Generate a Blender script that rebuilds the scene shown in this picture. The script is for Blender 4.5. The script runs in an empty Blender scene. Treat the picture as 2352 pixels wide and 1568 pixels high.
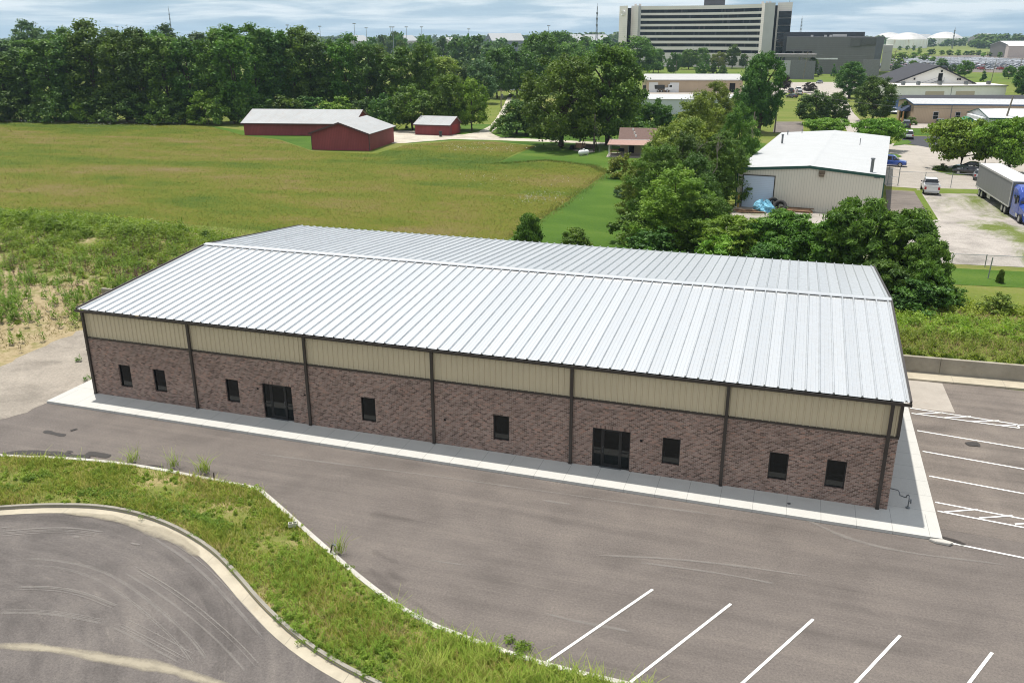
SUN_E, SKY_E, EXPO, HAZE = 4.2, 0.074, 0.34, 0.00009
import bpy, bmesh, math, random
import numpy as np
from mathutils import Matrix, Vector
from math import pi, sin, cos, radians
rnd = random.Random(7)
S = bpy.context.scene
COL = S.collection
# ------------------------------------------------------------------ camera
F = 1981.5
CAM = np.array([40.0857, -39.183, 21.0282])
YAW, PITCH, ROLL = -0.3162, 0.3402, -0.0023
def basis():
    cy, sy, cp, sp = cos(YAW), sin(YAW), cos(PITCH), sin(PITCH)
    w = np.array([sy*cp, cy*cp, -sp]); r = np.array([cy, -sy, 0.0]); u = np.cross(r, w)
    cr, sr = cos(ROLL), sin(ROLL)
    return r*cr+u*sr, -r*sr+u*cr, w
RR, UU, WW = basis()
cam_data = bpy.data.cameras.new('camera'); cam = bpy.data.objects.new('camera', cam_data); COL.objects.link(cam)
m = Matrix(((RR[0], UU[0], -WW[0], CAM[0]), (RR[1], UU[1], -WW[1], CAM[1]), (RR[2], UU[2], -WW[2], CAM[2]), (0, 0, 0, 1)))
cam.matrix_world = m
cam_data.sensor_width = 36; cam_data.lens = 36*F/2352; cam_data.clip_end = 30000; cam_data.clip_start = 0.5
S.camera = cam
def ray(x, y): return WW + RR*(x-1176)/F - UU*(y-784)/F
def G(x, y, z=1.0):
    "survey point: where the line of sight of photo position (x, y) meets height z"
    d = ray(x, y); t = (z-CAM[2])/d[2]; p = CAM+d*t
    return (float(p[0]), float(p[1]), float(z))
def GD(x, depth, z=1.0):
    "survey point on bearing x at the given distance"
    d = ray(x, 84); p = CAM+d*depth
    return (float(p[0]), float(p[1]), float(z))
def HZ(p, y):
    "height above which the point p is seen at photo row y"
    d = np.array([p[0]-CAM[0], p[1]-CAM[1]])
    a, b = 0.0, 400.0
    lo, hi = -5.0, 400.0
    for _ in range(60):
        mid = (lo+hi)/2; q = np.array([p[0], p[1], mid])-CAM
        yy = 784-F*(q@UU)/(q@WW)
        if yy > y: lo = mid
        else: hi = mid
    return lo
def depth(p): return float((np.array([p[0], p[1], p[2] if len(p) > 2 else 1.0])-CAM)@WW)
# ------------------------------------------------------------------ tagging
def tag(o, label=None, cat=None, group=None, kind=None):
    if label: o['label'] = label
    if cat: o['category'] = cat
    if group: o['group'] = group
    if kind: o['kind'] = kind
    return o
def thing(name, label, cat, loc=(0, 0, 0), rot=0.0, group=None):
    o = bpy.data.objects.new(name, None); COL.objects.link(o)
    o.empty_display_size = 0.3
    o.location = loc; o.rotation_euler = (0, 0, rot)
    return tag(o, label, cat, group)
KIDS = {}
def link(o, parent=None):
    COL.objects.link(o)
    if parent is not None:
        o.parent = parent; KIDS.setdefault(parent.name, []).append(o)
    return o
def copy_tree(o, parent=None):
    c = o.copy(); link(c, parent)
    for ch in KIDS.get(o.name, []): copy_tree(ch, c)
    return c
# ------------------------------------------------------------------ mesh builder
class MB:
    def __init__(s): s.v = []; s.f = []; s.m = []; s.cur = 0
    def add(s, vs, fs):
        n = len(s.v); s.v += [tuple(map(float, p)) for p in vs]
        for f in fs: s.f.append([n+i for i in f]); s.m.append(s.cur)
        return s
    def quad(s, a, b, c, d): return s.add([a, b, c, d], [(0, 1, 2, 3)])
    def box(s, x0, y0, z0, x1, y1, z1):
        return s.add([(x0, y0, z0), (x1, y0, z0), (x1, y1, z0), (x0, y1, z0), (x0, y0, z1), (x1, y0, z1), (x1, y1, z1), (x0, y1, z1)],
                     [(0, 3, 2, 1), (4, 5, 6, 7), (0, 1, 5, 4), (1, 2, 6, 5), (2, 3, 7, 6), (3, 0, 4, 7)])
    def prism(s, poly, z0, z1):
        n = len(poly); a = 0
        for i in range(n): a += poly[i][0]*poly[(i+1) % n][1]-poly[(i+1) % n][0]*poly[i][1]
        if a < 0: poly = poly[::-1]
        return s.add([(p[0], p[1], z0) for p in poly]+[(p[0], p[1], z1) for p in poly],
                     [tuple(range(n))[::-1], tuple(range(n, 2*n))]+[(i, (i+1) % n, n+(i+1) % n, n+i) for i in range(n)])
    def loft(s, rings, caps=True, closed=True):
        n = len(rings[0]); vs = [p for r in rings for p in r]; fs = []
        for k in range(len(rings)-1):
            for i in range(n if closed else n-1):
                j = (i+1) % n; fs.append((k*n+i, k*n+j, (k+1)*n+j, (k+1)*n+i))
        if caps and closed: fs += [tuple(range(n))[::-1], tuple(range((len(rings)-1)*n, len(rings)*n))]
        return s.add(vs, fs)
    def tube(s, pts, r, n=8, caps=True):
        pts = [Vector(p) for p in pts]; rs = r if isinstance(r, (list, tuple)) else [r]*len(pts)
        rings = []; up = Vector((0.0123, 0.0077, 1))
        for i, p in enumerate(pts):
            d = (pts[min(i+1, len(pts)-1)]-pts[max(i-1, 0)]).normalized()
            a = d.cross(up)
            if a.length < 0.05: a = d.cross(Vector((1, 0.1, 0)))
            a.normalize(); b = a.cross(d)
            rings.append([tuple(p+(a*cos(2*pi*k/n)+b*sin(2*pi*k/n))*rs[i]) for k in range(n)])
        return s.loft(rings, caps)
    def cyl(s, x, y, z0, z1, r, n=16, r1=None):
        r1 = r if r1 is None else r1
        return s.loft([[(x+rr*cos(2*pi*k/n), y+rr*sin(2*pi*k/n), z) for k in range(n)] for z, rr in ((z0, r), (z1, r1))])
    def lathe(s, prof, x=0, y=0, n=24):
        return s.loft([[(x+r*cos(2*pi*k/n), y+r*sin(2*pi*k/n), z) for k in range(n)] for r, z in prof])
    def wheel(s, x, y, z, r, w, n=20):     # axle along x, rounded tread
        return s.loft([[(xx, y+rr*cos(2*pi*k/n), z+rr*sin(2*pi*k/n)) for k in range(n)] for xx, rr in
                       ((x-w/2, r*.62), (x-w/2, r*.93), (x-w*.36, r), (x+w*.36, r), (x+w/2, r*.93), (x+w/2, r*.62))])
    def build(s, name, mat, parent=None, smooth=False, bevel=0):
        me = bpy.data.meshes.new(name); me.from_pydata(s.v, [], s.f)
        mats = mat if isinstance(mat, (list, tuple)) else [mat]
        for mm in mats: me.materials.append(mm)
        if len(mats) > 1: me.polygons.foreach_set('material_index', s.m)
        if smooth: me.polygons.foreach_set('use_smooth', [True]*len(s.f))
        bm = bmesh.new(); bm.from_mesh(me)
        if bevel:
            bmesh.ops.remove_doubles(bm, verts=bm.verts[:], dist=1e-4)
            es = [e for e in bm.edges if len(e.link_faces) == 2 and e.calc_face_angle(0) > 0.6]
            bmesh.ops.bevel(bm, geom=es, offset=bevel, segments=2, affect='EDGES', profile=0.6, clamp_overlap=True)
        bmesh.ops.recalc_face_normals(bm, faces=bm.faces[:])
        bm.to_mesh(me); bm.free(); me.update()
        o = bpy.data.objects.new(name, me)
        return link(o, parent)
def np_obj(name, V, Q, mat, parent=None, tint=None, smooth=False):
    "mesh of quads from arrays; tint: one value per face"
    V = np.asarray(V, np.float32); Q = np.asarray(Q, np.int32); k = Q.shape[1]
    me = bpy.data.meshes.new(name)
    me.vertices.add(len(V)); me.vertices.foreach_set('co', V.ravel())
    me.loops.add(Q.size); me.loops.foreach_set('vertex_index', Q.ravel())
    me.polygons.add(len(Q)); me.polygons.foreach_set('loop_start', np.arange(len(Q), dtype=np.int32)*k)
    if smooth: me.polygons.foreach_set('use_smooth', np.ones(len(Q), bool))
    me.update(calc_edges=True)
    if tint is not None:
        at = me.attributes.new('tint', 'FLOAT', 'FACE'); at.data.foreach_set('value', np.asarray(tint, np.float32))
    me.materials.append(mat)
    o = bpy.data.objects.new(name, me)
    return link(o, parent) if parent is not False else o
def sheet(name, poly, z, mat, kind='structure'):
    "flat ground sheet from a polygon"
    mb = MB(); a = sum(poly[i][0]*poly[(i+1) % len(poly)][1]-poly[(i+1) % len(poly)][0]*poly[i][1] for i in range(len(poly)))
    if a < 0: poly = poly[::-1]
    mb.add([(p[0], p[1], z) for p in poly], [tuple(range(len(poly)))])
    return tag(mb.build(name, mat), kind=kind)
def smooth_line(pts, it=2):
    for _ in range(it):
        q = [pts[0]]
        for a, b in zip(pts, pts[1:]):
            q += [tuple(a[i]*.75+b[i]*.25 for i in range(2)), tuple(a[i]*.25+b[i]*.75 for i in range(2))]
        pts = q+[pts[-1]]
    return pts
def offset_line(pts, d):
    out = []
    for i, p in enumerate(pts):
        a = pts[max(i-1, 0)]; b = pts[min(i+1, len(pts)-1)]
        t = Vector((b[0]-a[0], b[1]-a[1])).normalized(); out.append((p[0]-t.y*d, p[1]+t.x*d))
    return out
def inside(poly, P):
    x, y = P[:, 0], P[:, 1]; r = np.zeros(len(P), bool); n = len(poly)
    for i in range(n):
        x0, y0 = poly[i][:2]; x1, y1 = poly[(i+1) % n][:2]
        if y0 == y1: continue
        c = ((y0 > y) != (y1 > y)) & (x < (x1-x0)*(y-y0)/(y1-y0)+x0); r ^= c
    return r
def scatter(poly, n, rs):
    a = np.array([p[:2] for p in poly]); lo, hi = a.min(0), a.max(0); out = np.zeros((0, 2))
    while len(out) < n:
        P = lo+(hi-lo)*rs.rand(n, 2); out = np.vstack([out, P[inside(poly, P)]])
    return out[:n]
# ------------------------------------------------------------------ materials
class NT:
    def __init__(s, name):
        s.mat = bpy.data.materials.new(name); s.mat.use_nodes = True; s.t = s.mat.node_tree; s.n = s.t.nodes; s.n.clear()
        s.out = s.n.new('ShaderNodeOutputMaterial'); s.b = s.n.new('ShaderNodeBsdfPrincipled'); s.l(s.b.outputs[0], s.out.inputs[0])
        s.tc = s.n.new('ShaderNodeTexCoord')
    def l(s, a, b): s.t.links.new(a, b)
    def map(s, scale=(1, 1, 1), rot=(0, 0, 0), loc=(0, 0, 0), src=None):
        k = s.n.new('ShaderNodeMapping'); s.l(src or s.tc.outputs['Object'], k.inputs[0])
        k.inputs['Scale'].default_value = scale; k.inputs['Rotation'].default_value = rot; k.inputs['Location'].default_value = loc
        return k.outputs[0]
    def noise(s, scale, detail=4, rough=.55, vec=None, dist=0):
        k = s.n.new('ShaderNodeTexNoise'); s.l(vec or s.tc.outputs['Object'], k.inputs['Vector'])
        k.inputs['Scale'].default_value = scale; k.inputs['Detail'].default_value = detail; k.inputs['Roughness'].default_value = rough; k.inputs['Distortion'].default_value = dist
        return k.outputs['Fac']
    def ramp(s, fac, stops, interp='LINEAR'):
        k = s.n.new('ShaderNodeValToRGB'); s.l(fac, k.inputs[0]); k.color_ramp.interpolation = interp
        e = k.color_ramp.elements
        while len(e) < len(stops): e.new(0.5)
        for i, (p, c) in enumerate(stops):
            e[i].position = p; e[i].color = (*(c if isinstance(c, (tuple, list)) else (c, c, c)), 1)
        return k.outputs[0]
    def mix(s, fac, a, b, mode='MIX'):
        k = s.n.new('ShaderNodeMix'); k.data_type = 'RGBA'; k.blend_type = mode
        for i, v in ((0, fac), (6, a), (7, b)):
            if isinstance(v, (int, float)): k.inputs[i].default_value = v
            elif isinstance(v, (tuple, list)): k.inputs[i].default_value = (*v[:3], 1)
            else: s.l(v, k.inputs[i])
        return k.outputs[2]
    def math(s, op, a, b=0.0, clamp=False):
        k = s.n.new('ShaderNodeMath'); k.operation = op; k.use_clamp = clamp
        for i, v in ((0, a), (1, b)):
            if isinstance(v, (int, float)): k.inputs[i].default_value = v
            else: s.l(v, k.inputs[i])
        return k.outputs[0]
    def attr(s, name):
        k = s.n.new('ShaderNodeAttribute'); k.attribute_name = name; return k.outputs['Fac']
    def color(s, c):
        if isinstance(c, (tuple, list)): s.b.inputs['Base Color'].default_value = (*c, 1)
        else: s.l(c, s.b.inputs['Base Color'])
    def bump(s, h, strength=.3, dist=.02):
        k = s.n.new('ShaderNodeBump'); s.l(h, k.inputs['Height']); k.inputs['Strength'].default_value = strength; k.inputs['Distance'].default_value = dist
        s.l(k.outputs[0], s.b.inputs['Normal'])
    def set(s, rough=.6, metal=0, spec=.5):
        s.b.inputs['Roughness'].default_value = rough; s.b.inputs['Metallic'].default_value = metal; s.b.inputs['Specular IOR Level'].default_value = spec
        return s.mat
def plain(name, c, rough=.6, metal=0, spec=.5, var=.12, scale=2.0, bump=0):
    k = NT(name)
    n = k.noise(scale, 5); col = k.ramp(n, [(.3, tuple(x*(1-var) for x in c)), (.7, tuple(min(1, x*(1+var)) for x in c))])
    k.color(col)
    if bump: k.bump(k.noise(scale*6, 4), bump, .01)
    return k.set(rough, metal, spec)
def ribbed(name, c, pitch, axis=0, rough=.5, metal=0, var=.06, dark=.55):
    "sheet metal with fine pressed lines too small to model"
    k = NT(name); sc = [0, 0, 0]; sc[axis] = 1.0/pitch
    k.w = k.n.new('ShaderNodeTexWave'); k.l(k.map(tuple(sc)), k.w.inputs['Vector']); k.w.bands_direction = 'XYZ'[axis]; k.w.wave_profile = 'SAW'; k.w.inputs['Scale'].default_value = 1/ (2*pi) * pi
    n = k.noise(.8, 4); col = k.ramp(n, [(.3, tuple(x*(1-var) for x in c)), (.7, tuple(min(1, x*(1+var)) for x in c))])
    k.color(col); k.bump(k.w.outputs['Fac'], .5, .03)
    return k.set(rough, metal)
# ------------------------------------------------------------------ light, sky, air
SUN_EL, SUN_AZ = radians(74), None
sd = Vector((-1.05, 0.95, 0)).normalized()*cos(SUN_EL)+Vector((0, 0, sin(SUN_EL)))     # towards the sun
sun = bpy.data.lights.new('sun', 'SUN'); sun.energy = SUN_E; sun.angle = radians(0.8); sun.color = (1, .95, .87)
so = bpy.data.objects.new('sun', sun); COL.objects.link(so); so.rotation_euler = (-sd).to_track_quat('-Z', 'Y').to_euler()
W = bpy.data.worlds.new('World'); S.world = W; W.use_nodes = True
t = W.node_tree; t.nodes.clear()
N = lambda k: t.nodes.new(k)
sky = N('ShaderNodeTexSky'); sky.sky_type = 'NISHITA'; sky.sun_disc = False; sky.sun_elevation = SUN_EL; sky.sun_rotation = math.atan2(sd.x, sd.y)
sky.air_density = 1.0; sky.dust_density = 0.6; sky.ozone_density = 2.0
bg = N('ShaderNodeBackground'); bg.inputs[1].default_value = SKY_E
out = N('ShaderNodeOutputWorld'); t.links.new(bg.outputs[0], out.inputs[0])
tc = N('ShaderNodeTexCoord'); sep = N('ShaderNodeSeparateXYZ'); t.links.new(tc.outputs['Generated'], sep.inputs[0])
def M_(op, a, b=0.0, cl=False):
    k = N('ShaderNodeMath'); k.operation = op; k.use_clamp = cl
    for i, v in ((0, a), (1, b)):
        if isinstance(v, (int, float)): k.inputs[i].default_value = v
        else: t.links.new(v, k.inputs[i])
    return k.outputs[0]
zz = M_('MAXIMUM', sep.outputs[2], 0.0); den = M_('ADD', zz, 0.07)
cmb = N('ShaderNodeCombineXYZ'); t.links.new(M_('DIVIDE', sep.outputs[0], den), cmb.inputs[0]); t.links.new(M_('DIVIDE', sep.outputs[1], den), cmb.inputs[1])
n1 = N('ShaderNodeTexNoise'); n1.inputs['Scale'].default_value = .55; n1.inputs['Detail'].default_value = 7; n1.inputs['Roughness'].default_value = .56; n1.inputs['Distortion'].default_value = .3
t.links.new(cmb.outputs[0], n1.inputs['Vector'])
n2 = N('ShaderNodeTexNoise'); n2.inputs['Scale'].default_value = .28; n2.inputs['Detail'].default_value = 5
t.links.new(cmb.outputs[0], n2.inputs['Vector'])
def RAMP(f, stops):
    k = N('ShaderNodeValToRGB'); t.links.new(f, k.inputs[0]); e = k.color_ramp.elements
    while len(e) < len(stops): e.new(.5)
    for i, (p, c) in enumerate(stops): e[i].position = p; e[i].color = (*c, 1)
    return k.outputs[0]
def MIXC(f, a, b):
    k = N('ShaderNodeMix'); k.data_type = 'RGBA'
    for i, v in ((0, f), (6, a), (7, b)):
        if isinstance(v, (int, float)): k.inputs[i].default_value = v
        elif isinstance(v, tuple): k.inputs[i].default_value = (*v, 1)
        else: t.links.new(v, k.inputs[i])
    return k.outputs[2]
# cloud deck: blue-grey undersides low in the sky, whiter broken cloud higher up
shade = RAMP(M_('ADD', n1.outputs['Fac'], M_('MULTIPLY', zz, 2.2)), [(.38, (3.4, 5.4, 7.4)), (.50, (5.0, 6.9, 8.6)), (.62, (10.0, 11.0, 11.8))])
high = RAMP(n2.outputs['Fac'], [(.36, (6.2, 7.4, 8.8)), (.56, (10.6, 10.9, 11.2))])
lowhigh = M_('DIVIDE', M_('SUBTRACT', zz, .10), .35, True)
deck = MIXC(lowhigh, shade, high)
skyc = MIXC(.8, sky.outputs[0], deck)
t.links.new(skyc, bg.inputs[0])
S.view_settings.view_transform = 'Standard'; S.view_settings.look = 'None'; S.view_settings.gamma = 1; S.view_settings.exposure = EXPO
S.view_settings.use_curve_mapping = False
S.cycles.max_bounces = 6; S.cycles.diffuse_bounces = 3; S.cycles.glossy_bounces = 3; S.cycles.transmission_bounces = 4; S.cycles.volume_bounces = 0; S.cycles.transparent_max_bounces = 8
S.cycles.sample_clamp_indirect = 6; S.cycles.filter_width = 1.05
if HAZE > 0:
    hb = MB(); hb.box(-9000, -1500, -2.5, 9000, 9000, 130)
    hm = bpy.data.materials.new('haze'); hm.use_nodes = True; hn = hm.node_tree.nodes; hn.clear()
    ho = hn.new('ShaderNodeOutputMaterial'); hv = hn.new('ShaderNodeVolumePrincipled'); hv.inputs['Density'].default_value = HAZE; hv.inputs["Color"].default_value = (.62, .82, 1, 1); hv.inputs['Anisotropy'].default_value = .2
    hm.node_tree.links.new(hv.outputs[0], ho.inputs['Volume'])
    tag(hb.build('haze', hm), kind='stuff')
# ------------------------------------------------------------------ ground materials
def sm(x): x = np.clip(x, 0, 1); return x*x*(3-2*x)
def yw(x): return 16.3+.0482*(np.maximum(x, -14.3)+14.3)
def Zg(x, y):
    x = np.asarray(x, float); y = np.asarray(y, float); v = y-yw(x)
    step = np.where(x >= -14.3, np.clip((v-.05)/.15, 0, 1), 0)
    left = sm((-10.3-x)/9)*sm((y+9)/8)
    far = sm((v-1)/6)
    z = np.maximum(np.maximum(step, left*.95), far)
    berm = 1.3*np.exp(-((v-15.5)/4.5)**2)*sm((-7-x)/14)*sm((x+120)/60)
    bump = (np.sin(x*.9+1.3*np.sin(y*.7))*np.sin(y*.8+x*.3))*.14*np.maximum(left, sm((-3-x)/6)*far)*sm((40-y)/6)
    return z+berm+bump
def grass_ground(name, stops, streak=(.02, .06), fine=3.0, bump=.6, extra=None):
    k = NT(name)
    a = k.noise(1, 6, .6, k.map((streak[0], streak[1], .05)), .4); b = k.noise(fine, 5, .7); md = k.noise(.17, 5, .65, k.map((.6, 1, 1)), .3)
    f = k.math('ADD', k.math('ADD', k.math('MULTIPLY', a, .46), k.math('MULTIPLY', md, .26)), k.math('MULTIPLY', b, .28))
    c = k.ramp(f, stops)
    if extra: c = extra(k, c)
    k.color(c); k.bump(b, bump, .12)
    return k.set(.9, 0, .1)
MEADOW = [(.39, (.052, .100, .014)), (.45, (.096, .134, .014)), (.505, (.138, .150, .018)), (.555, (.172, .147, .040)), (.61, (.215, .165, .085)), (.67, (.27, .21, .125))]
m_lawn = grass_ground('mown_lawn', [(.37, (.036, .082, .011)), (.5, (.060, .118, .015)), (.64, (.105, .155, .028))], (.06, .14), 4)
m_meadow = grass_ground('meadow_ground', [(p, tuple(x*.8 for x in c)) for p, c in MEADOW], (.012, .055), 3)
m_rough = grass_ground('rough_grass', [(.35, (.07, .12, .02)), (.5, (.11, .155, .026)), (.66, (.16, .18, .05))], (.01, .03), .6)
def g_extra(k, c):
    d = k.attr('dry'); n = k.noise(.55, 7, .65); n2 = k.noise(2.2, 6, .7)
    mask = k.ramp(k.math('ADD', k.math('MULTIPLY', d, .62), k.math('MULTIPLY', n, .62)), [(.56, 0.0), (.72, 1.0)])
    sand = k.ramp(n2, [(.3, (.20, .155, .085)), (.5, (.30, .24, .14)), (.7, (.38, .31, .20))])
    return k.mix(mask, c, sand)
m_ground = grass_ground('ground', [(.35, (.085, .125, .022)), (.5, (.13, .16, .03)), (.66, (.20, .18, .07))], (.06, .1), 2.0, .6, g_extra)
def asphalt(name, base, ring=None, ang=0.0, amt=1.0):
    k = NT(name)
    fine = k.noise(11, 5, .85); med = k.noise(.35, 6, .62, None, .4)
    if ring is None: sv = k.map((.045, 1.15, 1), (0, 0, ang))
    else:
        vm = k.n.new('ShaderNodeVectorMath'); vm.operation = 'SUBTRACT'; k.l(k.tc.outputs['Object'], vm.inputs[0]); vm.inputs[1].default_value = (ring[0], ring[1], 0)
        ln = k.n.new('ShaderNodeVectorMath'); ln.operation = 'LENGTH'; k.l(vm.outputs[0], ln.inputs[0])
        sx = k.n.new('ShaderNodeSeparateXYZ'); k.l(vm.outputs[0], sx.inputs[0])
        at = k.math('ARCTAN2', sx.outputs[1], sx.outputs[0])
        cb = k.n.new('ShaderNodeCombineXYZ'); k.l(k.math('MULTIPLY', ln.outputs['Value'], 1.1), cb.inputs[0]); k.l(k.math('MULTIPLY', at, 1.6), cb.inputs[1])
        sv = cb.outputs[0]
    st = k.noise(1.0, 7, .66, sv, .25)
    scr = k.noise(2.6, 8, .72, sv, .2)
    f = k.math('ADD', k.math('MULTIPLY', med, .5), k.math('MULTIPLY', st, .5))
    c = k.ramp(f, [(.34, tuple(x*(1-.34*amt) for x in base)), (.5, base), (.68, (base[0]*(1+.34*amt), base[1]*(1+.34*amt), base[2]*(1+.30*amt)))])
    c = k.mix(k.math('MULTIPLY', k.ramp(scr, [(.60, 0.0), (.78, 1.0)]), .38*amt), c, (.30, .265, .225))
    c = k.mix(1.0, c, k.ramp(fine, [(.3, .66), (.7, 1.34)]), 'MULTIPLY')
    k.color(c); k.bump(fine, .35, .008)
    return k.set(.85, 0, .3)
m_asph = asphalt('asphalt', (.128, .1105, .0995), None, radians(-6), .8)
m_road = asphalt('road_asphalt', (.113, .100, .093), (10.5, -26.5), 0, 1.25)
m_side = asphalt('side_lot_asphalt', (.150, .128, .112), None, radians(80), 1.1)
m_fresh = plain('fresh_asphalt', (.045, .045, .05), .8, 0, .3, .15, 4)
def concrete(name, base, joint=None, off=0.0, var=.10, stain=.5):
    k = NT(name)
    n = k.noise(.7, 7, .62); f = k.noise(24, 4, .7)
    c = k.ramp(n, [(.3, tuple(x*(1-var) for x in base)), (.7, tuple(x*(1+var*.6) for x in base))])
    s = k.noise(1.3, 8, .7, None, .6)
    c = k.mix(k.math('MULTIPLY', k.ramp(s, [(.58, 0.0), (.8, 1.0)]), stain), c, (base[0]*.72, base[1]*.62, base[2]*.5))
    c = k.mix(1.0, c, k.ramp(f, [(.3, .92), (.7, 1.06)]), 'MULTIPLY')
    if joint:
        sx = k.n.new('ShaderNodeSeparateXYZ'); k.l(k.tc.outputs['Object'], sx.inputs[0])
        fr = k.math('FRACT', k.math('DIVIDE', k.math('ADD', sx.outputs[joint[1]], 100*joint[0]-off), joint[0]))
        line = k.math('LESS_THAN', k.math('MULTIPLY', fr, joint[0]), .022)
        c = k.mix(k.math('MULTIPLY', line, .55), c, (.10, .10, .10))
    k.color(c); k.bump(f, .15, .006)
    return k.set(.85, 0, .3)
m_walk = concrete('walk_concrete', (.47, .465, .44), (1.524, 0), .1, .06, .25)
m_walk_side = concrete('walk_concrete_side', (.47, .465, .44), (1.524, 1), .3, .06, .25)
m_kerb = concrete('kerb_concrete', (.47, .45, .41), None, 0, .14, .6)
m_wallc = concrete('retaining_concrete', (.33, .30, .245), None, 0, .25, .9)
m_lowkerb = concrete('low_kerb_concrete', (.27, .25, .215), None, 0, .2, .8)
m_gutter = concrete('gutter_concrete', (.42, .375, .29), (3.0, 0), 0, .2, .7)
m_lotc = concrete('lot_concrete', (.36, .325, .285), (6, 0), 0, .14, .5)
def gravel(name, base, green=0.0, gs=.09):
    k = NT(name)
    v = k.n.new('ShaderNodeTexVoronoi'); v.inputs['Scale'].default_value = 9; k.l(k.tc.outputs['Object'], v.inputs['Vector'])
    n = k.noise(.35, 7, .65, None, .5); f = k.noise(6, 5, .75)
    c = k.ramp(n, [(.3, tuple(x*.68 for x in base)), (.5, base), (.72, tuple(min(.9, x*1.25) for x in base))])
    c = k.mix(1.0, c, k.ramp(f, [(.25, .70), (.75, 1.25)]), 'MULTIPLY')
    if green:
        g = k.noise(gs, 6, .7, k.map((1, .6, 1)), .8)
        c = k.mix(k.ramp(k.math('ADD', k.math('MULTIPLY', g, .8), k.math('MULTIPLY', f, .2)), [(green, 0.0), (green+.10, 1.0)]), c, (.11, .14, .03))
    k.color(c); k.bump(k.math('ADD', f, v.outputs['Distance']), .6, .03)
    return k.set(.95, 0, .15)
m_gravel = gravel('gravel', (.275, .245, .208), .70, .5)
m_yard = gravel('yard_gravel', (.345, .315, .285), .49, .075)
m_drive = gravel('drive_gravel', (.46, .42, .35))
k = NT('road_paint'); k.color(k.mix(k.ramp(k.math('ADD', k.math('MULTIPLY', k.noise(7, 6, .8), .7), k.math('MULTIPLY', k.noise(.8, 4), .3)), [(.56, 0.0), (.64, .8)]), k.ramp(k.noise(1.5, 5), [(.3, (.66, .655, .63)), (.7, (.80, .80, .78))]), (.20, .18, .165))); m_paint = k.set(.75, 0, .25)
m_ypaint = plain('yellow_road_paint', (.62, .46, .16), .7, 0, .3, .2, 6)
m_stain = plain('wet_patch_', (.035, .031, .030), .6, 0, .4, .3, 3)
m_dust = concrete('dust', (.40, .35, .25), None, 0, .3, .5)
# ------------------------------------------------------------------ ground sheet
xs = np.concatenate([[-12000, -5000, -2000, -800, -350, -200, -140, -110, -90, -75], np.arange(-62, 76, .6), [85, 110, 160, 260, 500, 1200, 4000, 12000]])
vs = np.concatenate([[-1500, -300, -120, -70, -50, -42], np.arange(-34, -.3, .6), [0, .05, .2, .5], np.arange(1.1, 32, .6), [36, 45, 60, 90, 150, 300, 700, 1500, 4000, 12000]])
XX, VV = np.meshgrid(xs, vs); YY = VV+yw(np.clip(XX, -15, 120)); ZZ = Zg(XX, YY)
nx, ny = len(xs), len(vs); idx = np.arange(nx*ny).reshape(ny, nx)
Q = np.stack([idx[:-1, :-1], idx[:-1, 1:], idx[1:, 1:], idx[1:, :-1]], -1).reshape(-1, 4)
gr = np_obj('ground', np.stack([XX, YY, ZZ], -1).reshape(-1, 3), Q, m_ground, None, None, True); tag(gr, kind='structure')
v_ = YY-yw(XX)
dry = sm((-3-XX)/4)*(.47+.20*sm((22-YY)/7))*sm((38-YY)/5)+.45*((XX > 44) & (v_ > 0.1))*np.exp(-((v_-2.2)/1.6)**2)+.38*((XX > 44) & (v_ > 3))*np.exp(-((v_-10.5)/2.0)**2)
at = gr.data.attributes.new('dry', 'FLOAT', 'POINT'); at.data.foreach_set('value', np.clip(dry, 0, 1).astype(np.float32).ravel())
def ragged(poly, amp, step, seed=1, closed=True):
    r = random.Random(seed); out = []
    for a, b in zip(poly, poly[1:]+poly[:1] if closed else poly[1:]):
        n = max(1, int(math.hypot(b[0]-a[0], b[1]-a[1])/step))
        for i in range(n):
            t_ = i/n; out.append((a[0]+(b[0]-a[0])*t_+r.uniform(-amp, amp), a[1]+(b[1]-a[1])*t_+r.uniform(-amp, amp)))
    return out
GP = lambda pts, z=1.0: [G(x, y, z)[:2] for x, y in pts]
# pad: car park round the new building
sheet('car_park', [(-14, -48), (110, -48), (110, 18.2), (47.9, 18.2), (47.9, -2), (-14, -2)], .004, m_asph)
sheet('side_car_park', [(47.9, -.9), (110, -4), (110, 18.2), (47.9, 18.2)], .008, m_side)
sheet('gravel_lot', [(-1.9, -2.0), (-1.9, 17.5)]+ragged([(-7, 17.2), (-10.4, 10.2), (-10.1, 6.1), (-9.9, 2), (-12, -6), (-14, -16)], .25, .8, 1, False)+ragged([(-14, -16), (-7, -8.7), (-3.6, -5.8), (-2.3, -4.6), (-1.9, -2.2)], .2, .6, 4, False), .012, m_gravel)
# island between the two drives
U = smooth_line([(-14, -9.6), (-6, -9.4), (1.4, -8.5), (5.3, -7.5), (9.4, -7.05), (14.6, -7.25), (16.5, -7.25), (16.9, -7.45), (18.3, -8.3), (21.6, -10.4), (25.3, -12.7), (28.1, -14.1), (30.7, -14.65), (33.4, -15.05), (36.2, -15.1), (42, -15.2), (52, -15.6)])
L = smooth_line([(-6, -19), (0, -15.9), (6, -12.75), (8.3, -11.75), (10.9, -11.1), (14, -11.35), (17.4, -12.5), (19.9, -14.0), (22, -15.4), (24.8, -16.9), (27.9, -17.9), (33, -18.9), (40, -19.8), (52, -21)])
sheet('lower_road', [(-14, -48), (60, -48), (60, -21)]+L[::-1]+[(-14, -21)], .010, m_road)
isl = U+L[::-1]
def Zi(x, y):
    return .12+.10*np.sin(x*.7+y)*np.sin(y*.9-x*.2)*0+.0*x
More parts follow.
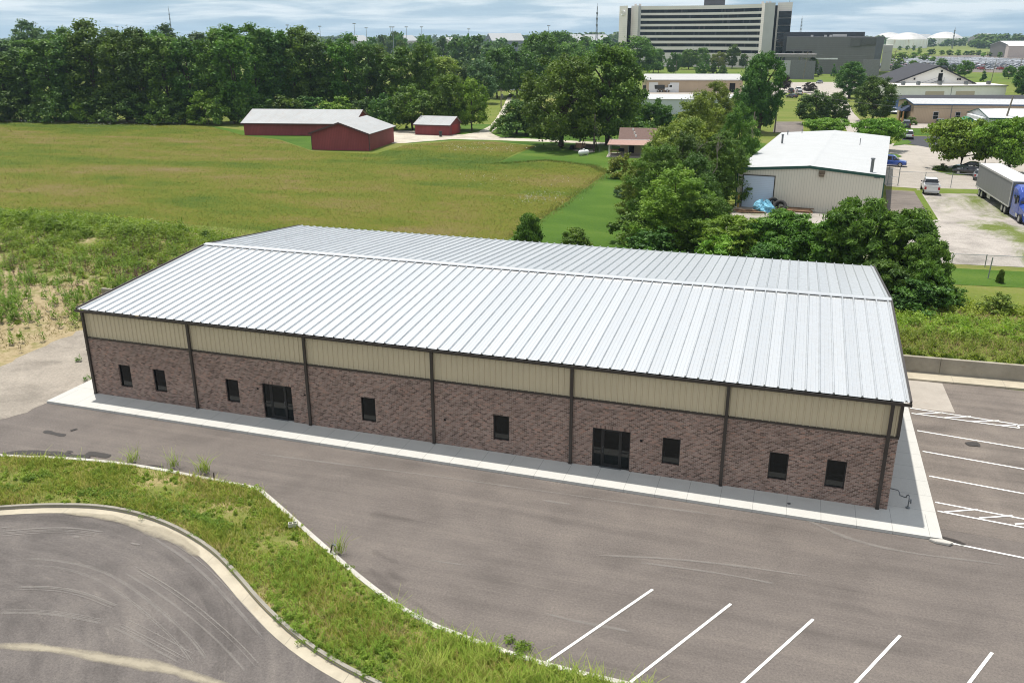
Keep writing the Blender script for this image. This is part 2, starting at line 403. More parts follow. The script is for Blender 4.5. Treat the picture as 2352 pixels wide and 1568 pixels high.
mb = MB(); mb.add([(p[0], p[1], .13) for p in (isl if sum(isl[i][0]*isl[(i+1) % len(isl)][1]-isl[(i+1) % len(isl)][0]*isl[i][1] for i in range(len(isl))) > 0 else isl[::-1])], [tuple(range(len(isl)))])
m_isl = grass_ground('island_soil', [(.34, (.09, .13, .025)), (.5, (.17, .18, .05)), (.6, (.30, .24, .12)), (.72, (.38, .30, .18))], (.35, .45), 4, .8)
tag(mb.build('island_ground', m_isl), kind='structure')
def kerb(name, line, d0, d1, z1, mat, z0=-.05, z1b=None):
    a = offset_line(line, d0); b = offset_line(line, d1); mb = MB(); z1b = z1 if z1b is None else z1b
    mb.loft([[(p[0], p[1], z0), (p[0], p[1], z1), (q[0], q[1], z1b), (q[0], q[1], z0)] for p, q in zip(a, b)])
    return tag(mb.build(name, mat, bevel=0), kind='structure')
kerb('kerb', U, -.02, -.24, .16, m_kerb)
kerb('kerb', L, .02, .17, .19, m_lowkerb)
kerb('gutter', L, -.46, .02, .02, m_gutter, -.05, .035)
# drifts of dust and wet patches on the paving
def blob(name, line, w, z, mat, seed, wig=.35):
    "soft edged strip lying on the paving"
    r = random.Random(seed); pts = smooth_line(line, 3)
    q = [pts[0]]
    for p in pts[1:]:
        if math.hypot(p[0]-q[-1][0], p[1]-q[-1][1]) > .18: q.append(p)
    pts = q if len(q) > 3 else pts; n = len(pts); ph = [r.uniform(0, 6.28) for _ in range(4)]
    V, fade, Qd = [], [], []
    for i, p in enumerate(pts):
        e = min(i, n-1-i)/max(1, n-1)*2
        ww = w*(1+wig*(.5*math.sin(i*.31+ph[0])+.3*math.sin(i*.77+ph[1])+.2*math.sin(i*1.7+ph[2])))*(.35+.65*min(1, e*3))
        a = pts[max(0, i-1)]; b = pts[min(n-1, i+1)]; t_ = Vector((b[0]-a[0], b[1]-a[1])).normalized(); sh = w*.25*wig*math.sin(i*.43+ph[3])
        for u, f in ((-1, 0), (-.5, .75), (0, 1), (.5, .75), (1, 0)): V.append((p[0]-t_.y*(ww*u+sh), p[1]+t_.x*(ww*u+sh), z)); fade.append(f*min(1, e*4))
        if i:
            for k_ in range(4): o_ = (i-1)*5+k_; Qd.append((o_, o_+5, o_+6, o_+1))
    o = np_obj(name, V, [q_[::-1] for q_ in Qd], mat); at = o.data.attributes.new('fade', 'FLOAT', 'POINT'); at.data.foreach_set('value', np.array(fade, np.float32))
    return tag(o, kind='structure')
def dpath(pts, z=0): return [G(x, y, z)[:2] for x, y in pts]
def dust_mat(name, col, thr, top=1.0, soft=.30, rough=.95):
    k = NT(name); n = k.noise(1.5, 8, .74, k.map((.7, 1, 1)), .4); tr = k.n.new('ShaderNodeBsdfTransparent'); mx = k.n.new('ShaderNodeMixShader')
    k.color(k.ramp(n, [(.3, tuple(x*.92 for x in col)), (.7, tuple(x*1.08 for x in col))]))
    f = k.math('ADD', k.math('MULTIPLY', k.attr('fade'), .62), k.math('MULTIPLY', n, .55))
    k.l(k.ramp(f, [(thr, 0.0), (thr+soft, top)]), mx.inputs[0]); k.l(tr.outputs[0], mx.inputs[1]); k.l(k.b.outputs[0], mx.inputs[2]); k.l(mx.outputs[0], k.out.inputs[0])
    return k.set(rough, 0, .2)
m_drift = dust_mat('dust_drift', (.36, .32, .245), .52, .8, .36); m_thin = dust_mat('dust_thin', (.27, .25, .23), .52, .5, .4); m_stain = dust_mat('wet_patch', (.050, .045, .042), .62, .95, .10, .6)
blob('dust_drift', dpath([(-60, 1478), (100, 1488), (260, 1512), (380, 1535), (470, 1558), (560, 1590)]), .36, .018, m_drift, 3)
for k_, (ln, w) in enumerate([([(-20, 1290), (120, 1292), (220, 1315), (310, 1370), (390, 1440), (440, 1490), (480, 1560)], .38), ([(-20, 1405), (60, 1400), (150, 1408), (260, 1430)], .3),
        ([(260, 1425), (350, 1470), (440, 1520)], .26), ([(280, 1300), (400, 1370), (520, 1470), (600, 1560)], .34), ([(330, 1210), (450, 1280), (540, 1370), (640, 1480)], .3),
        ([(20, 1350), (160, 1352), (280, 1400)], .25), ([(-20, 1225), (140, 1212), (260, 1228)], .3), ([(-10, 1215), (30, 1210)], .16), ([(160, 1232), (190, 1236)], .16), ([(300, 1248), (322, 1252)], .18), ([(420, 1288), (446, 1296)], .18)]):
    for j_ in range(4 if w > .22 else 1):
        o_ = random.Random(k_*7+j_).uniform(-.34, .34) if w > .22 else 0
        blob('dust_streak', offset_line(dpath(ln), o_), (.035+.05*(j_ == 0)) if w > .22 else .10, .016+.003*k_+.0007*j_, m_thin, 20+k_+j_*31, .35)
blob('dust_drift', dpath([(130, 1178), (280, 1192), (400, 1235), (470, 1290)]), .4, .05, m_drift, 9, .6)
for k_, (ln, w) in enumerate([([(95, 990), (128, 996), (160, 1001)], .34), ([(148, 1036), (172, 1040)], .2), ([(195, 1040), (225, 1043), (258, 1050)], .34), ([(285, 1062), (318, 1067)], .4), ([(330, 1070), (385, 1075)], .28), ([(162, 990), (178, 985)], .16),
        ([(2214, 1021), (2235, 1019), (2262, 1022)], .42), ([(-20, 1046), (40, 1041), (90, 1040), (150, 1045), (225, 1054)], .42)]):
    blob('wet_patch', dpath(ln), w, .020+.004*k_, m_stain, 50+k_, .4)
blob('dark_patch', dpath([(2150, 1232), (2185, 1238), (2225, 1258)]), .28, .020, dust_mat('dark_patch', (.05, .045, .042), .50, .75, .3), 77, .5)
for k_, (ln, w) in enumerate([([(840, 1176), (900, 1186), (965, 1202)], .34), ([(850, 1262), (880, 1280), (930, 1296)], .20), ([(890, 1302), (912, 1325), (940, 1345)], .34), ([(830, 1290), (900, 1352), (1000, 1418), (1085, 1452)], .22)]):  # tar smudges; the last is shade along the kerb painted as a dark strip
    blob('tar_and_shade_mark', dpath(ln), w, .028+.002*k_, dust_mat('tar_and_shade_mark%d' % k_, (.065, .057, .053), .55, .17, .5), 90+k_, .6)
for k_, (ln, w) in enumerate([([(540, 1035), (900, 1080), (1300, 1135), (1700, 1190)], .10), ([(1240, 1405), (1330, 1428), (1470, 1455)], .12), ([(980, 1285), (1080, 1300)], .10), ([(1240, 1148), (1320, 1160)], .1), ([(1450, 1290), (1620, 1310), (1800, 1345)], .12), ([(1820, 1180), (2000, 1260), (2330, 1300)], .14), ([(1350, 1275), (1600, 1285), (1900, 1330)], .1)]):
    blob('scuff_mark', dpath(ln), w, .012+.002*k_, m_thin, 110+k_, .6)
# walks
mb = MB(); mb.box(-1.9, -2.05, -.05, 47.85, -.02, .15); tag(mb.build('front_walk', m_walk), kind='structure')
mb = MB(); mb.box(45.72, -.02, -.05, 47.85, 14.6, .15); tag(mb.build('side_walk', m_walk_side), kind='structure')
mb = MB(); mb.box(-1.9, -.02, -.05, 0, 1.75, .15); tag(mb.build('end_walk', m_walk_side), kind='structure')
mb = MB(); a = [(x, yw(x)-.02) for x in (30, 50, 120)]; b = [(x, yw(x)-1.35) for x in (30, 50, 120)]
mb.loft([[(p[0], p[1], -.05), (p[0], p[1], .13), (q[0], q[1], .13), (q[0], q[1], -.05)] for p, q in zip(a, b)]); tag(mb.build('wall_walk', m_gutter), kind='structure')
sheet('concrete_pad', [(47.85, 13.2), (50.45, 13.25), (50.35, 18.0), (47.85, 18.0)], .016, m_lotc)
mb = MB()
for x0, x1 in ((-14.3, 50.3), (50.32, 120)):
    pr = [(x, yw(x)) for x in np.linspace(x0, x1, 12)]
    mb.loft([[(p[0], p[1], -.3), (p[0], p[1], 1.17), (p[0], p[1]+.26, 1.17), (p[0], p[1]+.26, -.3)] for p in pr])
tag(mb.build('retaining_wall', m_wallc, bevel=.015), 'weathered concrete retaining wall behind the brick building', 'wall')
# painted bays
def stripe(p, q, w=.11, z=.020, mat=None, name='bay_marking'):
    d = Vector((q[0]-p[0], q[1]-p[1])).normalized(); n = Vector((-d.y, d.x))*w/2
    return sheet(name, [(p[0]-n.x, p[1]-n.y), (q[0]-n.x, q[1]-n.y), (q[0]+n.x, q[1]+n.y), (p[0]+n.x, p[1]+n.y)], z, mat or m_paint)
for k_ in range(6): x = 36.3+3.07*k_; stripe((x, -9.45), (x-2.95, -15.0))
for y in (9.9, 7.2, 4.3): stripe((48.05, y), (53.9, y-.75))
stripe((47.95, -2.05), (54, -2.7))
for y0, y1, zz_ in ((13.15, 12.35, .028), (1.55, .7, .024)):
    stripe((48.0, y0), (53.6, y0-.62), .11, zz_); stripe((48.0, y1), (53.6, y1-.35 if y0 > 10 else y1-.6), .11, zz_)
    for k_ in range(4 if y0 > 10 else 3):
        xa = 48.3+1.45*k_; stripe((xa, y1-.09*k_), (xa+1.5, y0-.12-.13*k_), .10, zz_+.004)
    stripe((53.55, y0-.6), (53.6, y1-.3), .11, zz_+.004)
for p, q in (((552, 1299), (622, 1268)), ((610, 1350), (680, 1325))):
    stripe(G(*p, 0), G(*q, 0), .05, .022, m_ypaint, 'yellow_marking')
# plateau regions
MEAD = GP([(-700, 283), (-250, 278), (0, 276), (300, 280), (470, 287), (560, 312), (640, 322), (717, 348), (806, 352), (870, 352), (930, 334), (1040, 325), (1130, 326), (1232, 337), (1180, 355), (1138, 378), (1255, 371), (1360, 383), (1392, 396), (1290, 470), (1172, 545)])+[(12.0, 40), (-2, 37), (-17.3, 35.5), (-30.7, 36.8), (-48, 39), (-90, 42), (-150, 50)]
sheet('meadow', ragged(MEAD, .35, 2.5, 5), 1.02, m_meadow)
LAWN = GP([(1172, 548), (1290, 472), (1394, 397), (1360, 380), (1255, 368), (1133, 379), (1232, 335), (1130, 324), (1040, 323), (930, 330), (900, 300), (1100, 285), (1480, 300), (1760, 330), (1690, 420), (1660, 470)])+[(33, 46), (12.0, 39)]
sheet('lawn', LAWN, 1.012, m_lawn)
sheet('barn_lawn', GP([(470, 288), (560, 300), (720, 300), (717, 346), (640, 320), (560, 312)]), 1.016, m_lawn)
sheet('drive', ragged(GP([(870, 300), (935, 300), (1060, 310), (1100, 303), (1128, 288), (1150, 255), (1170, 215), (1182, 216), (1165, 255), (1150, 285), (1128, 306), (1150, 316), (1300, 323), (1396, 328), (1480, 336), (1480, 341), (1396, 333), (1300, 328), (1120, 322), (1040, 320), (930, 329), (900, 330)]), .15, 3, 2), 1.03, m_drive)
sheet('street', GP([(2036, 428), (1955, 345), (1945, 300), (1925, 270), (1895, 240), (1870, 222), (1850, 214), (1790, 214), (1765, 230), (1690, 228), (1480, 228), (1470, 212), (1700, 198), (1780, 190.5), (1830, 188), (1890, 187.5), (1990, 187.5), (2055, 190), (2055, 196), (1990, 194), (1965, 205), (1945, 230), (1962, 262), (1985, 285), (2010, 305), (2030, 328), (2100, 335), (2352, 335), (2480, 335), (2480, 436), (2120, 434)]), 1.024, m_lotc)
sheet('street_asphalt', GP([(1780, 280), (1845, 280), (1845, 305), (1775, 305)]), 1.036, m_side)
sheet('verge', GP([(2030, 296), (2400, 297), (2400, 312), (2040, 311)]), 1.045, m_lawn)
sheet('back_car_park', GP([(2030, 280), (2400, 281), (2400, 296), (2030, 295)]), 1.040, m_lotc)
sheet('bay_car_park', GP([(2062, 313.5), (2400, 313.5), (2400, 350), (2160, 344), (2085, 331)]), 1.034, m_fresh)
sheet('kerb_island', GP([(2060, 325), (2085, 322), (2094, 328), (2085, 332), (2050, 336)]), 1.07, m_lawn)
sheet('kerb_island', GP([(2010, 352), (2060, 355), (2072, 360), (2060, 364), (2020, 365)]), 1.07, m_lawn)
sheet('tree_island', GP([(2140, 388), (2200, 386), (2300, 398), (2352, 412), (2352, 420), (2240, 405), (2180, 402), (2150, 394)]), 1.07, m_rough)
for p, q in (((2162, 313), (2169, 322)), ((2206, 313), (2215, 322)), ((2250, 313), (2262, 324))):
    stripe(G(p[0]+0, p[1], 1.05), G(q[0], q[1], 1.05), .15, 1.06, m_ypaint, 'bay_marking')
sheet('gravel_yard', GP([(2105, 434), (2480, 436), (2480, 625), (2352, 614), (2200, 607), (2100, 600), (1900, 590), (1680, 560), (1640, 520), (1690, 482), (2040, 490), (2128, 490)]), 1.020, m_yard)
sheet('yard_apron', GP([(2034, 436), (2104, 440), (2133, 500), (2040, 500)]), 1.028, m_side)
sheet('yard_verge', GP([(2098, 437), (2112, 437), (2155, 505), (2140, 505)]), 1.036, m_rough)
sheet('yard_verge', GP([(2112, 432), (2250, 436), (2250, 446), (2115, 444)]), 1.040, m_rough)
sheet('lawn_strip', GP([(2150, 614), (2500, 632), (2500, 668), (2150, 652)]), 1.024, m_lawn)
sheet('hospital_lawn', GP([(1150, 225), (1300, 160), (1480, 140), (2000, 140), (2060, 165), (2400, 172), (2400, 190), (1990, 188), (1780, 190), (1700, 197), (1470, 212)]), 1.03, m_rough)
sheet('hospital_drive', GP([(1876, 166), (1925, 154), (1990, 150), (2060, 157), (2400, 163), (2400, 169), (2050, 163), (1960, 162), (1900, 169)]), 1.06, m_side)
sheet('hospital_car_park', GP([(2010, 160), (2035, 140), (2110, 130), (2230, 127), (2460, 124), (2460, 166), (2060, 160)]), 1.09, m_side)
sheet('tank_field', GP([(2060, 127), (2130, 120), (2250, 110), (2500, 106), (2500, 122), (2230, 125), (2110, 128)]), 1.10, grass_ground('far_field', [(.35, (.12, .16, .04)), (.6, (.17, .19, .05))], (.004, .01), .2))
sheet('far_field', GP([(800, 138), (1100, 132), (1330, 126), (1330, 104), (1000, 103), (850, 112)]), 1.10, bpy.data.materials['far_field'])
# ------------------------------------------------------------------ the brick building
BL, BW, ZE, ZR, YB = 45.72, 24.93, 5.60, 6.744, -.12
def brick_mat(name, bw=.203, rh=.0677, swap=False):
    k = NT(name); sx = k.n.new('ShaderNodeSeparateXYZ'); k.l(k.tc.outputs['Object'], sx.inputs[0])
    cb = k.n.new('ShaderNodeCombineXYZ'); k.l(k.math('ADD', sx.outputs[0], sx.outputs[1]), cb.inputs[0]); k.l(sx.outputs[2], cb.inputs[1])
    b = k.n.new('ShaderNodeTexBrick'); k.l(cb.outputs[0], b.inputs['Vector']); b.inputs['Scale'].default_value = 1
    b.inputs['Brick Width'].default_value = bw; b.inputs['Row Height'].default_value = rh; b.inputs['Mortar Size'].default_value = .007; b.inputs['Mortar Smooth'].default_value = .2; b.inputs['Bias'].default_value = 0
    b.inputs['Color1'].default_value = (0, 0, 0, 1); b.inputs['Color2'].default_value = (1, 1, 1, 1); b.inputs['Mortar'].default_value = (.5, .5, .5, 1)
    big = k.noise(.45, 5, .6)
    col = k.ramp(b.outputs['Color'], [(.0, (.095, .060, .049)), (.20, (.115, .073, .060)), (.28, (.178, .114, .094)), (.6, (.215, .142, .118)), (.82, (.275, .196, .168)), (1, (.31, .175, .13))])
    col = k.mix(1.0, col, k.ramp(big, [(.3, (.86, .84, .82)), (.7, (1.14, 1.14, 1.12))]), 'MULTIPLY')
    mort = k.ramp(k.noise(1.1, 6, .7), [(.35, (.29, .24, .205)), (.7, (.44, .38, .335))])
    k.color(k.mix(b.outputs['Fac'], col, mort)); k.bump(k.math('SUBTRACT', 1.0, b.outputs['Fac']), .2, .006)
    return k.set(.85, 0, .25)
m_brick = brick_mat('brick'); m_soldier = brick_mat('soldier_brick', .068, .21)
m_bronze = plain('bronze_trim', (.040, .032, .027), .45, 0, .5, .1, 1.5)
m_siding = plain('tan_siding', (.52, .445, .31), .5, 0, .4, .04, .6)
k = NT('roof_metal')
sx = k.n.new('ShaderNodeSeparateXYZ'); k.l(k.tc.outputs['Object'], sx.inputs[0])
wn = k.n.new('ShaderNodeTexWhiteNoise'); wn.noise_dimensions = '1D'; k.l(k.math('FLOOR', k.math('DIVIDE', sx.outputs[0], .6096)), wn.inputs['W'])
sp = k.noise(2.2, 7, .78, k.map((1.6, .8, 1))); st = k.noise(9, 4, .8, k.map((1, .5, 1)))
c = k.ramp(wn.outputs['Value'], [(0, (.575, .590, .600)), (1, (.63, .642, .648))])
c = k.mix(1.0, c, k.ramp(sp, [(.3, .78), (.65, 1.08)]), 'MULTIPLY')
c = k.mix(k.math('MULTIPLY', k.ramp(st, [(.62, 0.0), (.74, 1.0)]), .45), c, (.36, .33, .30))
k.color(c); k.b.inputs['Roughness'].default_value = .42; k.b.inputs['Metallic'].default_value = .78
k.l(k.ramp(sp, [(.3, .50), (.7, .36)]), k.b.inputs['Roughness']); m_roof = k.mat
m_glass = NT('dark_glass'); m_glass.color((.004, .006, .0065)); m_glass.b.inputs['IOR'].default_value = 1.42; m_glass = m_glass.set(.02, 0, .5)
m_frame = plain('dark_frame', (.012, .012, .013), .4, 0, .5, .1, 3)
m_steel = plain('steel_grey', (.17, .18, .19), .4, .6, .5, .15, 6)
m_dark = plain('dark_opening', (.012, .012, .012), .8, 0, .2, .2, 2)
def front_x(x, z): 
    d = ray(x, 0)
    lo, hi = -5., 60.
    for _ in range(50):
        mid = (lo+hi)/2; q = np.array([mid, YB, z])-CAM
        if 1176+F*(q@RR)/(q@WW) < x: lo = mid
        else: hi = mid
    return lo
bld = thing('brick_building', 'long single storey brick building with a ribbed pale metal roof', 'building', (0, 0, 0))
WIN = [front_x(x, 1.57) for x in (288, 367, 534, 846, 1151, 1541, 1787, 1919)]
DOOR = [front_x(638, 1.3), front_x(1403, 1.3)]
ops = sorted([(x-.44, x+.44, .86, 2.30) for x in WIN]+[(x-.97, x+.97, .15, 2.33) for x in DOOR])
mb = MB(); z0, z1 = .10, 3.76; dep = .16
cx = 0.0
for a, b, c0, c1 in ops:
    mb.box(cx, YB, z0, a, YB+.3, z1); mb.box(a, YB, c1, b, YB+.3, z1)
    if c0 > .2: mb.box(a, YB, z0, b, YB+.3, c0)
    cx = b
mb.box(cx, YB, z0, BL, YB+.3, z1)
mb.box(BL-.3, YB+.3, z0, BL, BW, z1); mb.box(0, YB+.3, z0, .3, BW, z1)
mb.build('brick_wall', m_brick, bld)
def rib_profile(x0, x1, pitch, h, wb, wt, minor=0, off=0.0):
    out = [(x0, 0.0)]; n = int((x1-x0)/pitch)+1
    for i in range(n+1):
        c = x0+off+i*pitch
        for p in ((c-wb/2, 0), (c-wt/2, h), (c+wt/2, h), (c+wb/2, 0)):
            if x0 < p[0] < x1: out.append(p)
        if minor:
            for q in (1/3, 2/3):
                cc = c+pitch*q
                for p in ((cc-.02, 0), (cc, minor), (cc+.02, 0)):
                    if x0 < p[0] < x1: out.append(p)
    return out+[(x1, 0.0)]
pr = rib_profile(.02, BL-.02, .3048, .045, .08, .035, 0, .12)
mb = MB(); mb.loft([[(x, -.02-h, z) for x, h in pr] for z in (3.84, 5.50)], False, False)
pr2 = rib_profile(.1, BW-.1, .3048, .032, .075, .03, 0, .12)
def roofz(y): return ZE+(ZR-ZE)*(1-abs(y-BW/2)/(BW/2+.15))
for xx, sg in ((BL, 1), (0, -1)):
    for (ya, ha), (yb, hb) in zip(pr2, pr2[1:]): mb.quad((xx+sg*ha, ya, 3.84), (xx+sg*hb, yb, 3.84), (xx+sg*hb, yb, roofz(yb)-.06), (xx+sg*ha, ya, roofz(ya)-.06))
mb.quad((0, BW, 0), (BL, BW, 0), (BL, BW, ZE), (0, BW, ZE))
mb.build('siding', m_siding, bld)
mb = MB(); mb.box(-.01, YB-.03, 3.765, BL+.03, .0, 3.845); mb.box(BL-.02, .0, 3.765, BL+.035, BW, 3.845)
mb.box(BL-.10, -.075, 3.846, BL+.045, .07, 5.44); mb.box(-.045, -.075, 3.846, .10, .07, 5.44)
mb.build('trim', m_bronze, bld)
XA, XB = -.23, 45.95
rp = rib_profile(XA, XB, .6096, .088, .125, .035, .005, .3)
for nm, (ya, yb) in (('near', (-.17, BW/2)), ('far', (BW+.17, BW/2))):
    mb = MB(); ks = np.linspace(0, 1, 9)
    mb.loft([[(x, ya+(yb-ya)*k_, ZE+.02+(ZR-ZE)*k_+h) for x, h in rp] for k_ in ks], False, False)
    for i in range(len(rp)-3):
        a4 = rp[i:i+4]
        if a4[0][1] == 0 and a4[1][1] > .05 and a4[3][1] == 0: mb.add([(x, ya, ZE+.02+h) for x, h in a4], [(0, 1, 2, 3)])
    mb.build('roof_panel', m_roof, bld)
mb = MB(); z = ZR+.10
mb.loft([[(x, BW/2-.30, z-.05), (x, BW/2-.27, z), (x, BW/2, z+.035), (x, BW/2+.27, z), (x, BW/2+.30, z-.05), (x, BW/2, z-.03)] for x in np.linspace(XA-.04, XB+.04, 16)])
mb.build('ridge_cap', m_roof, bld)
for xx in (XA-.09, XB+.004):
    mb = MB(); x1 = xx+.086
    mb.loft([[(xx, y, zz-.20), (x1, y, zz-.20), (x1, y, zz), (xx, y, zz)] for y, zz in ((-.17, ZE+.10), (BW/2, ZR+.115), (BW+.17, ZE+.10))])
    mb.build('rake_trim', m_bronze, bld)
def gutter(y0, y1):
    mb = MB(); prof = [(y1, 5.44), (y0+(y1-y0)*.25, 5.43), (y0, 5.50), (y0, 5.605), (y0+(y1-y0)*.12, 5.605), (y0+(y1-y0)*.14, 5.52), (y1, 5.51)]
    mb.loft([[(x, y, z) for y, z in prof] for x in (XA-.09, XB+.09)]); return mb.build('gutter', m_bronze, bld)
gutter(-.31, -.06); gutter(BW+.31, BW+.06)
for i in range(7):
    x = [.10, 7.62, 15.24, 22.86, 30.48, 38.10, 45.28][i]
    mb = MB(); mb.box(x-.075, YB-.125, .19, x+.075, YB-.004, 5.435); mb.box(x-.085, YB-.16, .155, x+.085, YB-.01, .19)
    d = mb.build('downspout', m_bronze, bld, bevel=.008)
    for zb in (1.2, 3.0): mb = MB(); mb.box(x-.11, YB-.13, zb, x+.11, YB-.126, zb+.05); mb.build('strap', m_bronze, d)
for x in WIN:
    a, b, c0, c1 = x-.437, x+.437, .863, 2.297; y = YB+.09
    mb = MB(); f = .05
    mb.box(a, y, c0, a+f, y+.1, c1); mb.box(b-f, y, c0, b, y+.1, c1); mb.box(a+f, y, c0, b-f, y+.1, c0+f); mb.box(a+f, y, c1-f, b-f, y+.1, c1)
    w = mb.build('window', m_frame, bld)
    mb = MB(); mb.box(a+f, y+.04, c0+f, b-f, y+.06, c1-f); mb.build('pane', m_glass, w)
    mb = MB(); mb.box(x-.5, YB-.012, .78, x+.5, YB+.05, .852); mb.build('sill', m_soldier, w)
for di, x in enumerate(DOOR):
    a, b, c0, c1 = x-.967, x+.967, .155, 2.327; y = YB+.09; f = .055
    l, r = x-.47, x+.47
    mb = MB()
    for p in (a, l-f, r, b-f): mb.box(p, y, c0, p+f, y+.12, c1)
    for p0, p1 in ((a+f, l-f), (l, r), (r+f, b-f)): mb.box(p0, y, c1-f, p1, y+.12, c1)
    for p0, p1 in ((a+f, l-f), (r+f, b-f)): mb.box(p0, y, c0, p1, y+.12, c0+.09); mb.box(p0, y, 1.02, p1, y+.12, 1.075)
    e = mb.build('entrance', m_frame, bld)
    mb = MB(); mb.box(l, y+.02, c0+.01, l+.09, y+.075, c1-f); mb.box(r-.09, y+.02, c0+.01, r, y+.075, c1-f); mb.box(l+.09, y+.02, c0+.01, r-.09, y+.075, c0+.2); mb.box(l+.09, y+.02, c1-f-.09, r-.09, y+.075, c1-f)
    mb.build('door', m_frame, e)
    for p0, p1, q0, q1 in ((a+f, l-f, c0+.09, 1.02), (a+f, l-f, 1.075, c1-f), (r+f, b-f, c0+.09, 1.02), (r+f, b-f, 1.075, c1-f), (l+.09, r-.09, c0+.2, c1-f-.09)):
        mb = MB(); mb.box(p0, y+.04, q0, p1, y+.06, q1); mb.build('pane', m_glass, e)
    hx = r-.05 if di == 0 else l+.05
    mb = MB(); mb.tube([(hx, y+.02, 1.0), (hx, y-.04, 1.0), (hx, y-.04, 1.3), (hx, y+.02, 1.3)], .014); mb.build('handle', m_steel, e)
    mb = MB(); mb.box(l-.1, y-.1, .152, r+.1, y+.12, .172); mb.build('threshold', m_steel, e)
    mb = MB(); mb.box(a-.02, YB-.012, 2.334, b+.02, YB+.05, 2.54); mb.build('lintel', m_soldier, e)
for x, y in ((1024, 966), (1909-4, 0), (1170, 0)):
    pass
for px, z in ((1022, 1.62), (1473, 1.95), (700, 1.95), (592, 1.95)):
    x = front_x(px, z); mb = MB(); mb.box(x-.06, YB-.02, z-.05, x+.06, YB+.01, z+.05); o = mb.build('outlet_box', m_dark, bld)
# the small things standing round it
p = G(2084.7, 1165.8, .15)
g = thing('gas_riser', 'grey gas riser pipe and round valve beside the brick building', 'gas pipe', p)
mb = MB(); wx = BL-p[0]+.01; wy = .55
mb.tube([(0, 0, .02), (0, 0, .50), (.0, .06, .60), (-.03, .16, .60), (-.08, .20, .54), (-.10, .22, .42), (-.16, .26, .40), (-.36, .36, .42), (-.40, .40, .55), (-.46, .45, .62), (wx, wy, .62)], .028, 8)
mb.build('pipe', m_steel, g, True)
mb = MB(); mb.cyl(0, 0, 0, .03, .11, 12); mb.cyl(0, 0, .03, .12, .06, 12, .035); mb.build('base_flange', m_steel, g)
mb = MB(); mb.loft([[(x, .11*cos(2*pi*k_/18)+.0, .36+.11*sin(2*pi*k_/18)) for k_ in range(18)] for x in (.06, .11)]); mb.tube([(0, 0, .36), (.06, 0, .36)], .03); mb.build('round_valve', m_steel, g)
mb = MB(); mb.lathe([(.001, .155), (.085, .155), (.09, .165), (.06, .168), (.055, .16), (.001, .16)], *G(1812, 1156, .15)[:2], 20); tag(mb.build('drain_cap', m_steel), 'small round drain cap in the front walk', 'drain')
p = G(2158, 1246, 0)
mb = MB(); mb.loft([[(x+dx, y+dy, z) for x, y in ((-.45, .02), (-.2, -.13), (.35, -.17), (.5, -.02), (.1, .12))] for z, dx, dy in ((.01, 0, 0), (.10, .02, .0), (.14, .05, .02))])
o = tag(mb.build('concrete_chunk', m_kerb, bevel=.02), 'broken pale concrete chunk by the corner of the walk', 'rubble'); o.location = (p[0], p[1], 0)
# ------------------------------------------------------------------ foliage
def leaf_mat(name, dark, mid, light, trans=.28, var=.16):
    k = NT(name); tint = k.attr('tint'); oi = k.n.new('ShaderNodeObjectInfo')
    c = k.ramp(tint, [(.05, dark), (.5, mid), (.95, light)])
    hs = k.n.new('ShaderNodeHueSaturation'); k.l(c, hs.inputs['Color'])
    k.l(k.math('ADD', k.math('MULTIPLY', oi.outputs['Random'], .035), .4825), hs.inputs['Hue'])
    k.l(k.math('ADD', k.math('MULTIPLY', oi.outputs['Random'], 2*var), 1-var), hs.inputs['Value'])
    k.color(hs.outputs[0]); k.set(.55, 0, .25)
    tr = k.n.new('ShaderNodeBsdfTranslucent'); mx = k.n.new('ShaderNodeMixShader'); mx.inputs[0].default_value = trans
    k.l(k.mix(1.0, hs.outputs[0], (1.25, 1.35, .6), 'MULTIPLY'), tr.inputs[0]); k.l(k.b.outputs[0], mx.inputs[1]); k.l(tr.outputs[0], mx.inputs[2]); k.l(mx.outputs[0], k.out.inputs[0])
    return k.mat
LM = dict(
    dark=leaf_mat('leaf_dark', (0.040, 0.085, 0.018), (0.068, 0.136, 0.025), (0.113, 0.200, 0.033)),
    mid=leaf_mat('leaf_mid', (0.052, 0.106, 0.018), (0.093, 0.177, 0.025), (0.157, 0.254, 0.037)),
    bright=leaf_mat('leaf_bright', (0.084, 0.162, 0.020), (0.149, 0.261, 0.030), (0.242, 0.359, 0.048)),
    olive=leaf_mat('leaf_olive', (0.097, 0.138, 0.024), (0.165, 0.217, 0.037), (0.272, 0.310, 0.054)),
    purple=leaf_mat('leaf_purple', (0.024, 0.018, 0.020), (0.040, 0.028, 0.029), (0.064, 0.045, 0.039)),
    blue=leaf_mat('leaf_blue', (0.052, 0.106, 0.044), (0.089, 0.158, 0.063), (0.152, 0.230, 0.093)))
m_bark = plain('bark', (.085, .068, .052), .9, 0, .1, .3, 3, .6); m_deadwood = plain('dead_wood', (.30, .27, .23), .9, 0, .1, .2, 3)
